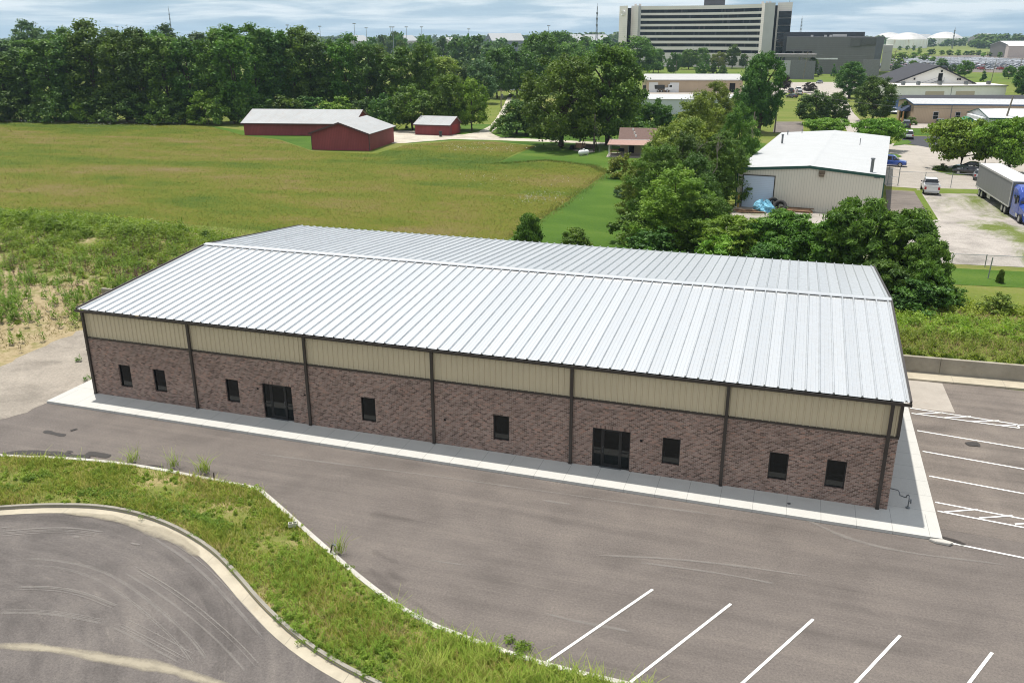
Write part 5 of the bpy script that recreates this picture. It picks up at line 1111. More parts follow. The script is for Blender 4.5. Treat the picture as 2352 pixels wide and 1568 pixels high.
for i, (fx_, fy_) in enumerate(((.36, .25), (.32, .5), (.28, .8))): xx = L2*fx_; yy = 6.5*.5*fy_; z = hh+1.75*(yy/(3.25)); mb = MB(); mb.cyl(xx, yy, z, z+.45, .16, 8); mb.build('roof_vent', plain('vent_white', (.7, .7, .66)), hs)
mb = MB(); mb.box(1.6, -.06, .1, 2.5, -.01, 2.1); mb.build('door', m_dark, hs)
def table(label, loc, rot):
    o = thing('picnic_table', label, 'table', loc, rot); mb = MB(); mb.box(-.9, -.35, .68, .9, .35, .74); mb.build('tabletop', m_wood, o)
    for s in (-1, 1): mb = MB(); mb.box(-.9, s*.75-.14, .42, .9, s*.75+.14, .47); mb.build('bench', m_wood, o)
    for s in (-.6, .6): mb = MB(); mb.tube([(s, -.6, 0), (s, -.2, .68)], .05, 4); mb.tube([(s, .6, 0), (s, .2, .68)], .05, 4); mb.tube([(s, -.8, .4), (s, .8, .4)], .04, 4); mb.build('leg', m_wood, o)
table('pale picnic table under the left end of the porch', G(1411, 353, 1.09), a2)
o = thing('barbecue_grill', 'black covered grill standing on the porch floor', 'grill', G(1427, 355, 1.09)); mb = MB(); mb.loft([[(xx*s, yy*s, z) for xx, yy in ((-.5, -.28), (.5, -.28), (.5, .28), (-.5, .28))] for z, s in ((.5, .9), (.8, 1), (1.0, .95), (1.12, .6))]); mb.build('hood', m_dark, o, bevel=.04)
mb = MB(); [mb.box(x-.03, y-.03, 0, x+.03, y+.03, .5) for x in (-.4, .4) for y in (-.2, .2)]; mb.build('leg', m_steel, o)
# yard furniture
g = thing('propane_tank', 'white propane tank lying on the lawn under the big yard trees', 'gas tank', G(1340.5, 357), radians(52)); g.scale = (.58, .72, .72); mb = MB()
mb.loft([[(x, rr*cos(2*pi*k_/20), .75+rr*sin(2*pi*k_/20)) for k_ in range(20)] for x, rr in ((-1.95, .02), (-1.9, .22), (-1.75, .42), (-1.5, .56), (-1.2, .61), (1.2, .61), (1.5, .56), (1.75, .42), (1.9, .22), (1.95, .02))]); mb.build('tank', plain('tank_white', (.70, .71, .70), .35, 0, .5, .04, 1), g, True)
mb = MB(); mb.cyl(0, 0, 1.3, 1.6, .28, 14); mb.lathe([(.28, 1.6), (.2, 1.68), (.001, 1.7)], n=14); mb.build('valve_dome', plain('dome_grey', (.5, .5, .5), .4), g)
for x in (-1.1, 1.1): mb = MB(); mb.box(x-.12, -.4, -.05, x+.12, .4, .25); mb.build('foot', m_kerb, g)
m_dwood = plain('dark_timber', (.045, .032, .024), .8)
def swing(label, loc, rot, seatmat):
    o = thing('garden_swing', label, 'swing seat', loc, rot); mb = MB()
    for x in (-1.25, 1.25): mb.tube([(x, -.9, 0), (x, 0, 2.1)], .07, 5); mb.tube([(x, .9, 0), (x, 0, 2.1)], .07, 5); mb.tube([(x, -.45, 1.0), (x, .45, 1.0)], .05, 5)
    mb.tube([(-1.4, 0, 2.1), (1.4, 0, 2.1)], .08, 6); mb.build('frame', m_dwood, o)
    mb = MB(); mb.box(-.95, -.3, .5, .95, .3, .57); mb.build('seat', seatmat, o); mb = MB(); mb.loft([[(x, .30, .57), (x, .48, 1.2), (x, .42, 1.2), (x, .25, .57)] for x in (-.95, .95)]); mb.build('backrest', seatmat, o)
    for x in (-.9, .9): mb = MB(); mb.tube([(x, -.25, .55), (x, 0, 2.1)], .015, 4); mb.tube([(x, .35, .9), (x, 0, 2.1)], .015, 4); mb.build('chain', m_steel, o)
swing('dark swing seat hanging from an A frame next to the utility pole', G(1353.5, 347), radians(-12), m_dwood)
b_ = thing('garden_bench', 'brown wooden bench with high back left of the swing', 'bench', G(1331, 345), radians(-20)); mb = MB(); mb.box(-1.1, -.35, .45, 1.1, .3, .52); mb.build('seat', m_wood, b_); mb = MB(); mb.box(-1.1, .28, .5, 1.1, .36, 1.25); mb.build('backrest', m_wood, b_)
for x in (-1, 1): mb = MB(); mb.box(x-.06, -.35, 0, x+.06, .36, .72); mb.build('leg', m_dwood, b_)
u = thing('patio_umbrella', 'closed grey patio umbrella standing behind the wooden bench', 'umbrella', G(1332, 341)); mb = MB(); mb.tube([(0, 0, 0), (0, 0, 2.5)], .03, 6); mb.build('pole', m_steel, u); mb = MB(); mb.lathe([(.001, 2.65), (.10, 2.4), (.17, 1.3), (.10, 1.2), (.001, 1.25)], n=10); mb.build('canopy', plain('umbrella_cloth', (.12, .14, .14)), u)
sheet('swing_pad', ragged(GP([(1316, 346), (1335, 341), (1362, 345), (1366, 350), (1345, 351.5)]), .1, 1, 3), 1.03, m_drive)
mb = MB(); mb.lathe([(.001, 0), (.5, .05), (.55, .4), (.3, .75), (.001, .85)], n=10); o = tag(mb.build('fire_pit_cover', m_dark), 'small dark dome on the lawn left of the wooden bench', 'fire pit'); o.location = G(1314, 344)
# workshop, sheds and car dealers beyond the fence row
m_tan = vert('tan_siding_far', (.46, .355, .255), .35, .05, .88); m_pale = plain('pale_roof', (.40, .40, .395), .8, 0, .15, .05, .5); m_wdoor = vert('white_door_slats', (.68, .68, .68), .5, .03, .92, .5, 0, 2)
p0, p1 = G(1484, 212.5), G(1704, 213); ze = HZ(p0, 184)-1
ws = shed('workshop', 'long tan workshop with two white roller doors and a low grey roof', 'building', p0, p1, 22, ze, ze+1.6, 'x', m_tan, m_pale, .4, .15, .5, plain('pale_trim', (.5, .5, .5)))
for a, b, y in ((1490, 1511, 189.5), (1538, 1559, 190)): panel(ws, 'roller_door', m_wdoor, fx(p0, p1, a), fx(p0, p1, b), 0, HZ(p0, y)-1)
panel(ws, 'open_bay', m_dark, fx(p0, p1, 1675), fx(p0, p1, 1688), 0, HZ(p0, 191)-1)
m_lblue = vert('pale_blue_siding', (.50, .55, .58), .3, .05, .9)
p0, p1 = G(1440, 262), G(1708, 264); ze = HZ(p0, 229)-1
shed('long_shed', 'pale blue metal shed with flat white roof, half hidden by the fence row', 'building', p0, p1, 17, ze, ze+.7, 'x', m_lblue, m_wroof, .2, .2, .5)
p0, p1 = G(1172, 207.5), G(1208, 208.5); ze = HZ(p0, 194)-1
sb = shed('white_garage', 'small white garage with grey roof behind the tree belt', 'garage', p0, p1, 9, ze, ze+2.6, 'x', plain('white_board', (.6, .62, .63)), plain('grey_shingle', (.35, .38, .40), .8), .3, .12, .5)
panel(sb, 'door', m_wdoor, 2.0, 4.2, 0, 2.2)
# gabled hall
m_lgw = plain('pale_stucco', (.86, .83, .79), .8, 0, .2, .04, .3); m_charc = plain('charcoal_shingle', (.045, .045, .052), .85, 0, .25, .1, 2)
d_ = 300
p0, p1 = GD(2072, d_), GD(2252, d_*.985); ze = HZ(GD(2160, d_), 189)-1; zr = HZ(GD(2167, d_), 152)-1
hall = shed('gabled_hall', 'white gabled hall with dark roof, rising behind a flat white building', 'building', p0, p1, 34, max(2.0, ze), zr, 'y', m_lgw, m_charc, 1.0, .3, .53, m_charc)
L_ = hall['L']; h0 = zr
mb = MB(); mb.box(L_*.545, -.08, h0*.50, L_*.60, .02, h0*.76); mb.build('door', m_dark, hall)
mb = MB(); mb.box(L_*.535, -1.2, h0*.48, L_*.62, -.02, h0*.50); mb.tube([(L_*.535, -1.1, h0*.5), (L_*.33, -1.1, h0*.30)], .12, 5); mb.tube([(L_*.535, -1.1, h0*.62), (L_*.33, -1.1, h0*.42)], .05, 5); [mb.tube([(L_*f, -1.1, h0*.5), (L_*f, -1.1, h0*.62)], .04, 4) for f in (.54, .58, .615)]; mb.build('stair', m_steel, hall)
for f, zf in ((.24, .56), (.80, .56), (.83, .56), (.58, .83)): mb = MB(); mb.box(L_*f-.25, -.3, h0*zf-.3, L_*f+.25, -.02, h0*zf+.3); mb.build('wall_lamp', m_dark, hall)
p0, p1 = G(2060, 224), G(2308, 222.5); ze = HZ(p0, 199)-1
m_wv = vert('white_siding_far', (.84, .82, .79), .4, .04, .92)
a, L_ = face(p0, p1); fb = thing('flat_white_building', 'low white metal building with two beige doors and roof units', 'building', p0, a); mb = MB(); mb.box(0, 0, -.3, L_, 13, ze); mb.build('wall', m_wv, fb)
mb = MB(); mb.loft([[(x, -.3, ze+.01), (x, 13, ze+.35), (x, 13, ze+.5), (x, -.3, ze+.2)] for x in (-.3, L_+.3)]); mb.build('roof', plain('cream_roof', (.60, .57, .52), .6), fb)
mb = MB(); mb.box(-.32, -.42, ze-.05, L_+.32, -.302, ze+.22); mb.build('trim', m_steel, fb)
for a, b in ((2125, 2168), (2195, 2238)): panel(fb, 'roller_door', vert('beige_door_slats', (.52, .44, .34), .4, .03, .9, .5, 0, 2), fx(p0, p1, a), fx(p0, p1, b), 0, ze*.55)
panel(fb, 'downspout', m_steel, fx(p0, p1, 2184)-.08, fx(p0, p1, 2184)+.08, 0, ze)
for xd in (2086, 2121, 2171, 2232, 2284): x = fx(p0, p1, xd, 5); mb = MB(); mb.box(x-.5, 3.0, ze+.3, x+.5, 4.2, ze+1.35); mb.box(x-.4, 3.1, ze+1.35, x+.4, 4.1, ze+1.5); mb.build('roof_unit', m_steel, fb, bevel=.04)
p0, p1 = G(2062, 262), G(2400, 262); ze = HZ(p0, 229)-1
dk = shed('dark_roofed_building', 'long low building with charcoal roof and blue front, behind the tan one', 'building', p0, p1, 11, ze, ze+.62, 'x', plain('blue_board', (.06, .12, .30)), m_charc, .5, .2, .5)
p0, p1 = G(2094, 283.5), G(2480, 288); ze = HZ(p0, 240)-1
tb = shed('tan_office', 'tan ribbed metal office with blue eaves and blue awning', 'building', p0, p1, 14, ze, ze+.8, 'x', m_tan, plain('grey_metal_roof', (.42, .43, .44), .7, 0, .15), .3, .15, .5, plain('blue_trim', (.05, .10, .20), .5))
for a, b in ((2142, 2153), (2193, 2203)):
    x0, x1 = fx(p0, p1, a), fx(p0, p1, b); w_ = panel(tb, 'window', plain('white_frame', (.6, .6, .6)), x0-.08, x1+.08, 1.0, 2.75)
    panel(w_, 'pane', m_glass, x0, x1, 1.08, 1.82, -.09); panel(w_, 'pane', m_glass, x0, x1, 1.9, 2.67, -.09)
panel(tb, 'downspout', m_steel, fx(p0, p1, 2182)-.07, fx(p0, p1, 2182)+.07, 0, ze)
mb = MB(); mb.loft([[(-1.9, y, 2.6), (-.02, y, 4.0), (-.02, y, 2.6)] for y in (2.5, 9)]); mb.build('awning', plain('navy_cloth', (.02, .035, .08)), tb)
for y in (2.6, 5.5): mb = MB(); mb.box(-1.7, y-.15, 0, -1.4, y+.15, 2.6); mb.build('post', plain('orange_timber', (.45, .25, .10)), tb)
p0 = G(2268, 303); p1 = G(2460, 306); ze = HZ(p0, 272)-1
m_wg = vert('white_siding_near', (.62, .64, .64), .3, .04, .93)
gb = shed('white_workshop', 'white workshop with dark green eaves and yellow panel behind the broad trees', 'building', p0, p1, 15, ze, ze+1.4, 'x', m_wg, plain('light_metal_roof', (.48, .49, .49), .7, 0, .15), .3, .14, .5, m_green)
x = fx(p0, p1, 2296); panel(gb, 'yellow_panel', plain('yellow_paint', (.75, .55, .03)), x-1.3, x+1.0, .6, 2.2)
panel(gb, 'open_bay', m_dark, fx(p0, p1, 2314), fx(p0, p1, 2342), 0, 2.4)
mb = MB(); mb.loft([[(x, y, z) for x, z in ((-6.2, 2.0), (-4.2, 3.1), (-2.2, 2.0))] for y in (-.6, 3)]); mb.build('entrance_roof', plain('green_metal', (.015, .14, .05), .6), gb)
mb = MB(); mb.box(-7, .1, -.2, -1.2, 3, 2.45); mb.box(-1.2, 1.5, -.2, .0, 12, ze); mb.build('annex_wall', m_wg, gb)
panel(gb, 'poster', plain('yellow_poster', (.6, .45, .12)), -6.6, -5.6, .9, 2.2, .05)
# ------------------------------------------------------------------ hospital
m_panel = NT('hospital_panel'); k = m_panel; sx = k.n.new('ShaderNodeSeparateXYZ'); k.l(k.tc.outputs['Object'], sx.inputs[0])
ln = k.math('LESS_THAN', k.math('FRACT', k.math('DIVIDE', sx.outputs[2], 1.24)), .07); k.color(k.mix(ln, k.ramp(k.noise(.15, 4), [(.3, (.80, .735, .685)), (.7, (.86, .795, .745))]), (.60, .57, .54))); m_panel = k.set(.8, 0, .3)
m_panel2 = plain('hospital_grey_panel', (.50, .49, .48), .8, 0, .3, .05, .2)
k = NT('strip_glass'); oi = k.attr('tint')
c = k.ramp(oi, [(.1, (.006, .007, .009)), (.5, (.016, .020, .026)), (.8, (.055, .062, .070)), (1, (.075, .05, .05))]); k.color(c); k.b.inputs['IOR'].default_value = 1.3; m_strip = k.set(.12, 0, .3)
HTOP = HZ(GD(1610, 575), 13.1)
cv = [GD(1469.8, 583), GD(1540, 581), GD(1610, 575), GD(1680, 564), GD(1744.3, 547)]
def bez(cv, n):
    A = np.array([c[:2] for c in cv]); s = np.linspace(0, len(cv)-1, n); i = np.arange(len(cv))
    return [(float(np.polyval(np.polyfit(i, A[:, 0], 3), t_)), float(np.polyval(np.polyfit(i, A[:, 1], 3), t_))) for t_ in s]
NC = 74
pl = bez(cv, NC+1); org = GD(1610, 575)
hp = thing('hospital', 'tall curved pale hospital block with dark strip windows', 'building', (org[0], org[1], 1.0))
lo = lambda p: (p[0]-org[0], p[1]-org[1])
pl = [lo(p) for p in pl]; bk = [(p[0]-(p[0]-lo(CAM)[0])*-.034, p[1]-(p[1]-lo(CAM)[1])*-.034) for p in pl]
pin = [(p[0]-(p[0]-lo(CAM)[0])*-.0011, p[1]-(p[1]-lo(CAM)[1])*-.0011) for p in pl]
Z_ = lambda y: HZ(GD(1610, 575), y)-1
rows = [(21.6, 29.3), (34.7, 42.4), (47.6, 55), (60.5, 68), (73.7, 81), (86.8, 94.2), (100.3, 107.6), (115, 121.7)]
H_ = HTOP-1
mb = MB(); ed = [H_]+[Z_(y) for r_ in rows for y in r_]+[0]
for i in range(0, len(ed), 2):
    mb.loft([[(p[0], p[1], ed[i+1]), (p[0], p[1], ed[i]), (q[0], q[1], ed[i]), (q[0], q[1], ed[i+1])] for p, q in zip(pl[::6]+[pl[-1]], bk[::6]+[bk[-1]])])
mb.build('wall', m_panel, hp)
rs = np.random.RandomState(4)
for (ya, yb) in rows:
    za, zb = Z_(ya), Z_(yb); V = []; ti = []
    for p, q in zip(pin, pin[1:]): V += [(p[0], p[1], zb), (q[0], q[1], zb), (q[0], q[1], za), (p[0], p[1], za)]
    base = .25+.3*np.repeat(rs.rand(NC//4+1), 4)[:NC]; tt = np.where(rs.rand(NC) < .25, .15+.75*rs.rand(NC), base)
    np_obj('window', V, np.arange(4*NC).reshape(-1, 4), m_strip, hp, np.clip(tt, 0, 1))
def tower(name, a, b, da, db, y0, back, mat, z0=0, zt=None):
    p, q = lo(GD(a, da)), lo(GD(b, db)); c = lo(CAM); f = back/560.
    r2 = (q[0]+(q[0]-c[0])*f, q[1]+(q[1]-c[1])*f); r1 = (p[0]+(p[0]-c[0])*f, p[1]+(p[1]-c[1])*f)
    mb = MB(); mb.prism([p, q, r2, r1], z0, zt if zt else H_); return mb.build(name, mat, hp)
tower('end_block', 1447.6, 1463.7, 584, 577, 0, 22, m_panel, 0, H_+.15); tower('end_block', 1463.7, 1469.8, 577, 582, 0, 20, m_panel2, 0, H_+.1)
tower('glass_link', 1439.5, 1447.6, 592, 588, 0, 15, m_glass, 0, H_-1); tower('end_tower', 1420.8, 1439.5, 590, 580, 0, 18, m_panel, 0, H_+.2)
tower('end_block', 1744.3, 1751, 546, 541, 0, 20, m_panel, 0, H_+.3); tower('end_block', 1751, 1774.5, 541, 537, 0, 20, m_panel2, 0, H_+.35)
tower('glass_link', 1774.5, 1780, 545, 545, 0, 15, m_glass, 0, H_-1); et = tower('end_tower', 1780, 1813.5, 541, 536, 0, 18, m_panel, 0, H_+.5)
p, q = GD(1784, 539.2), GD(1813, 534.6); p, q = lo(p), lo(q); zt = H_-4.2; n_ = 7
for i in range(n_):
    z0, z1 = 5+(zt-5)*i/n_, 5+(zt-5)*(i+1)/n_-.35; mb = MB(); mb.quad((p[0], p[1], z0), (q[0], q[1], z0), (q[0], q[1], z1), (p[0], p[1], z1)); mb.build('window', m_glass, hp)
tower('penthouse', 1612, 1659.5, 582, 576, 0, 12, plain('penthouse_dark', (.05, .055, .065), .6), H_-.5, H_+9)
for xd, dd in ((1457, 590), (1467, 590), (1745, 556), (1755, 552), (1762, 553)): c_ = lo(GD(xd, dd)); mb = MB(); mb.box(c_[0]-.7, c_[1]-.7, H_, c_[0]+.7, c_[1]+.7, H_+1.6); mb.build('roof_unit', m_panel2, hp)
c_ = lo(GD(1806, 541)); mb = MB(); mb.cyl(c_[0], c_[1], H_, H_+2.2, .12, 6); mb.box(c_[0]-.9, c_[1]-.3, H_+2.0, c_[0]+.9, c_[1]+.3, H_+2.6); mb.build('roof_mast', m_steel, hp)
# emblem on the left tower: a ring with a leaf stroke
pa, pb = lo(GD(1420.8, 589.5)), lo(GD(1439.5, 579.5)); em = lambda u, v: (pa[0]+(pb[0]-pa[0])*u-.12, pa[1]+(pb[1]-pa[1])*u-.35, v)
mb = MB(); zc = Z_(29.5)+.2; m_emb = plain('emblem_white', (.72, .73, .74), .5)
mb.tube([em(.47+.26*cos(a), zc+1.5*sin(a)) for a in np.linspace(radians(-150), radians(170), 22)], .20, 5); mb.tube([em(.47+.02-.14*t_, zc-.2-2.4*t_+.6*t_*t_) for t_ in np.linspace(-.1, 1, 7)], .22, 5); mb.tube([em(.40+.2*t_, zc+.5*sin(3*t_)) for t_ in np.linspace(0, 1, 6)], .2, 5)
mb.build('emblem', m_emb, hp)
# podium
p, q = lo(GD(1500, 579)), lo(GD(1744, 543)); 
an = thing('hospital_annex', 'dark grey windowless annex right of the curved hospital block', 'building', GD(1920, 470)); o_ = an.location
la = lambda p: (p[0]-o_[0], p[1]-o_[1])
m_an = vert('annex_cladding', (.165, .16, .16), 1.1, .05, .88, .6, 0, 2); m_and = plain('annex_dark', (.052, .055, .065), .6, 0, .4, .05, .2)
def hz_(y, d_): return HZ(GD(1700, d_), y)-1
def slab(root, name, a, b, da, db, y0, y1, back, mat, org_, lean=0):
    p, q = GD(a, da), GD(b, db); p = (p[0]-org_[0], p[1]-org_[1]); q = (q[0]-org_[0], q[1]-org_[1]); c = (CAM[0]-org_[0], CAM[1]-org_[1]); f = back/da
    r2 = (q[0]+(q[0]-c[0])*f, q[1]+(q[1]-c[1])*f); r1 = (p[0]+(p[0]-c[0])*f, p[1]+(p[1]-c[1])*f)
    z1 = hz_(y0, da); z0 = max(hz_(y1, da), 0) if y1 < 900 else 0
    mb = MB(); mb.loft([[(*p, z0), (q[0]-lean, q[1], z0), (r2[0]-lean, r2[1], z0), (*r1, z0)], [(*p, z1), (*q, z1), (*r2, z1), (*r1, z1)]]); return mb.build(name, mat, root)
slab(an, 'wall', 1808, 2014, 478, 452, 85.5, 999, 40, m_an, o_); slab(an, 'wall', 2014, 2033, 452, 470, 85.5, 999, 25, m_and, o_, 1.2)
slab(an, 'upper_wall', 1800, 1986, 520, 515, 74.5, 999, 20, m_and, o_)
slab(an, 'wall_recess', 1980, 2013, 455, 451.6, 89, 104, .5, plain('recess_grey', (.085, .085, .085)), o_); slab(an, 'window', 1955, 1979, 458.5, 455.5, 89, 107, .5, m_panel2 if False else plain('recess_grey2', (.10, .098, .095)), o_)
for a, b in ((1806, 1825), (1828, 1846), (1850, 1868)): slab(an, 'window', a, b, 477-(a-1808)*.126, 477-(b-1808)*.126, 118.5, 123, .4, m_glass, o_)
slab(an, 'canopy', 1766, 1880, 440, 432, 125, 131.5, 18, plain('canopy_grey', (.20, .185, .18)), o_); 
for a in (1770, 1800, 1840, 1878): slab(an, 'canopy_post', a, a+2, 443, 443, 131, 999, .6, m_panel2, o_)
slab(an, 'light_strip', 1852, 1930, 448, 444, 134, 137, .5, m_emb, o_)
slab(an, 'side_wing', 2032, 2054, 500, 498, 105, 999, 20, m_panel2, o_)
for a in (1862, 1893, 1905): slab(an, 'roof_unit', a, a+6, 490, 490, 81, 85.4, 4, m_panel2, o_)
slab(an, 'roof_unit', 1912, 1945, 500, 499, 79.5, 85, 6, m_panel2, o_)
def lowwall(label, a, b, da, db, y0, mat):
    p = GD(a, da); o = thing('screen_wall', label, 'wall', p); slab(o, 'wall', a, b, da, db, y0, 999, .6, mat, p)
lowwall('light grey screen wall under the annex canopy', 1795, 1822, 412, 411, 139.5, plain('screen_light', (.38, .38, .38)))
lowwall('dark grey screen wall right of a light one', 1822, 1880, 411, 405, 140, plain('screen_dark', (.16, .16, .165)))
lowwall('low dark screen wall in front of the annex middle', 1990, 2030, 400, 398, 138, plain('screen_dark2', (.17, .17, .17)))
# storage tanks
def tank_mat():
    k = NT('tank_steel'); sx = k.n.new('ShaderNodeSeparateXYZ'); k.l(k.tc.outputs['Object'], sx.inputs[0])
    n = k.noise(.35, 8, .7, k.map((1, 1, .12)), .3); n2 = k.noise(.06, 4, .6)
    c = k.ramp(n, [(.42, (.88, .87, .85)), (.56, (.84, .81, .76)), (.70, (.52, .37, .27))]); c = k.mix(1.0, c, k.ramp(n2, [(.3, .86), (.7, 1.05)]), 'MULTIPLY')
    k.color(c); return k.set(.5, .1, .4)
m_tk = tank_mat()
for xa, xb, yd, ye, yb, lab in ((2040, 2130, 75.5, 92, 115, 'white rust streaked storage tank with domed top, middle of three'), (2131, 2211, 74.5, 89.5, 109, 'white domed storage tank standing clear at the right'), (2008, 2078, 75.5, 87, 104, 'white storage tank mostly hidden behind the middle tank')):
    d_ = F*(CAM[2]-1)/(yb-84)/.943; c_ = GD((xa+xb)/2, d_*1.02); r_ = (xb-xa)/2/F*d_; z1 = hz_(ye, d_); z2 = hz_(yd, d_*1.02); t_ = thing('storage_tank', lab, 'tank', c_)
    mb = MB(); n = 48; mb.loft([[(r_*cos(2*pi*k_/n), r_*sin(2*pi*k_/n), z) for k_ in range(n)] for z in (0, z1*.5, z1)], False); mb.loft([[(r_*1.008*cos(2*pi*k_/n), r_*1.008*sin(2*pi*k_/n), z) for k_ in range(n)] for z in (z1-.9, z1)], False); mb.build('shell', m_tk, t_, True)
    mb = MB(); mb.loft([[(r_*f*cos(2*pi*k_/n), r_*f*sin(2*pi*k_/n), z1+(z2-z1)*(1-f*f)) for k_ in range(n)] for f in (1, .85, .7, .5, .3, .1, .004)], False); mb.build('dome', plain('tank_dome%d' % xa, (.50, .49, .475), .5, .25, .4, .16, .10), t_, True)
# far sheds on the skyline
for i, (a, b, d_, y0, y1, lab) in enumerate([(1130, 1205, 1150, 76, 87, 'long white roofed warehouse left of the radio tower'), (1355, 1405, 1300, 79.5, 86, 'white warehouse roof below the wooded rise'), (1325, 1352, 1250, 78.5, 84, 'pale shed just left of the warehouse by the rise'), (925, 960, 1400, 80, 85, 'tiny white shed on the skyline above the wood'), (1040, 1060, 1300, 85, 93, 'pale yard with bright goods beyond the field'), (2110, 2150, 1900, 80, 85, 'far white house behind the tanks'), (820, 850, 1300, 80, 87, 'pale pink far building above the wood'), (2268, 2295, 1700, 79, 86, 'tiny white far house among the right hand woods')]):
    p0, p1 = GD(a, d_), GD(b, d_*1.01); zt_ = max(hz_(y0, d_), 4); shed('far_warehouse', lab, 'building', p0, p1, 40, zt_*.6, zt_, 'x', plain('far_wall%d' % i, (.14, .15, .19) if i == 0 else (.42, .38, .36), .8), plain('far_roof%d' % i, (.34, .35, .36), .8, 0, .1), .3, .3, .5)
p0, p1 = G(2290, 113, 1), G(2316, 114, 1); d_ = depth(p0)
p0, p1 = GD(2279, 830), GD(2322, 800); s_ = shed('far_barn', 'grey gabled barn with white roof beyond the hospital car park', 'barn', p0, p1, 26, hz_(105, 815), hz_(96.5, 815), 'y', plain('barn_grey', (.18, .17, .16)), plain('barn_white_roof', (.62, .63, .64), .5), .5, .2, .5)
p0, p1 = GD(2322, 790), GD(2420, 780); shed('far_shed', 'low pale shed right of the grey far barn', 'shed', p0, p1, 14, hz_(108, 790), hz_(104, 790), 'x', plain('pink_wall', (.52, .44, .40)), plain('pale_far_roof', (.6, .58, .55)), .3, .2, .5)
# ------------------------------------------------------------------ poles, masts, fences
m_pole = plain('weathered_pole', (.22, .19, .155), .9, 0, .1, .2, 2); m_wire = plain('wire', (.10, .10, .10), .6)
def pole(x, yb, yt, label, arms=1, r=.16, name='utility_pole', z=1.0, lean=0, mat=None, base=None):
    b = base or G(x, yb, z); h = HZ(b, yt)-z; o = thing(name, label, 'pole', b, .35); mb = MB(); mb.tube([(0, 0, -.3), (lean*.5, 0, h*.5), (lean, 0, h)], [r*1.15, r, r*.75], 8); mb.build('shaft', mat or m_pole, o)
    for i in range(arms): mb = MB(); z_ = h-.5-1.0*i; mb.box(-1.15+lean, -.07, z_-.06, 1.15+lean, .07, z_+.06); mb.build('crossarm', m_pole, o); 
    if arms:
        for x_ in (-1, -.4, .4, 1): mb = MB(); mb.cyl(x_+lean, 0, h-.44, h-.22, .05, 6); mb.build('insulator', m_steel, o)
    o['top'] = h; return o
P1 = pole(1364, 346, 262, 'utility pole standing between the swing and the porch', 0); 
for i, q in enumerate(((1383, 349), (1378, 352))):
    a = Vector(P1.location)+Vector((0, 0, P1['top']*.93)); b = Vector(G(*q)); mb = MB(); mb.tube([(0, 0, 0), tuple(b-a)], .02, 4); o = mb.build('guy_wire', m_wire, P1); o.location = a-Vector(P1.location); o.location = (Matrix.Rotation(-.35, 3, 'Z') @ Vector((0, 0, P1['top']*.93))); d = Matrix.Rotation(-.35, 3, 'Z') @ (b-a); o.data.clear_geometry(); m2 = MB(); m2.tube([(0, 0, 0), tuple(d)], .02, 4); t_ = m2.build('tmp', m_wire); o.data = t_.data; bpy.data.objects.remove(t_)
P2 = pole(1721, 336, 257, 'taller of twin pale poles beside the white roof', 0, .14, lean=.5); pole(1726, 334, 268, 'shorter of twin pale poles beside the white roof', 0, .12, lean=.4)
P3 = pole(1151, 248, 204, 'pole with a transformer beside the gravel drive', 1); mb = MB(); mb.cyl(.35, 0, P3['top']-2.6, P3['top']-1.5, .3, 10); mb.build('transformer', m_steel, P3)
pole(1360, 215, 160, 'thin pole left of the full tree before the hospital', 0, .12)
P4 = pole(1551, 190, 140, 'grey pole at the left end of the tan workshop', 0, .14); P5 = pole(1764, 172, 125, 'pole on the verge behind the workshop right end', 1, .15)
P6 = pole(1779, 305, 196, 'thin dark pole at the left side of the street', 0, .15)
P7 = pole(1844, 184, 118, 'leaning pale pole left of the green tree on hospital lawn', 1, .15, lean=1.0); P8 = pole(2042, 181, 116, 'leaning pale pole in front of the hospital car park', 1, .16, lean=1.6)
P9 = pole(2254, 186, 118, 'pole just left of the narrow conifer', 1, .16, lean=.8); P10 = pole(2276, 188, 138, 'shorter pole right of the narrow conifer', 0, .14, lean=.8); P11 = pole(2334, 190, 134, 'pole at the far right above the tan building', 1, .16, lean=.8)
P12 = pole(2301, 302, 222, 'thick leaning wooden pole in front of the white workshop', 0, .2, lean=1.1)
P13 = pole(1712, 195, 128, 'pole between the dark tree and the hospital', 1, .14); P14 = pole(1330, 215, 172, 'short pole above the hedge', 0, .12)
def wire(a, b, label, za=0, zb=0, sag=1.2, r=.03):
    A = Vector(a.location)+Vector((0, 0, a['top']-.4-za)); B = Vector(b.location)+Vector((0, 0, b['top']-.4-zb)); mb = MB()
    mb.tube([tuple(A.lerp(B, t_)-Vector((0, 0, 4*sag*t_*(1-t_)))-A) for t_ in np.linspace(0, 1, 13)], r, 4); o = tag(mb.build('power_line', m_wire), label, 'power line', 'overhead power lines'); o.location = A
wire(P13, P5, 'power line crossing in front of the hospital lower floors', sag=.6); wire(P5, P7, 'power line over the annex canopy', sag=.8); wire(P7, P8, 'power line crossing in front of the annex', sag=2); wire(P8, P9, 'power line above the gabled roof', sag=2); wire(P9, P11, 'power line at the right over the car park', sag=1)
wire(P6, P12, 'lower power line crossing the street trees', .5, 2.0, 1.5); wire(P13, P6, 'power line beside the dark tree', 0, 0, 1)
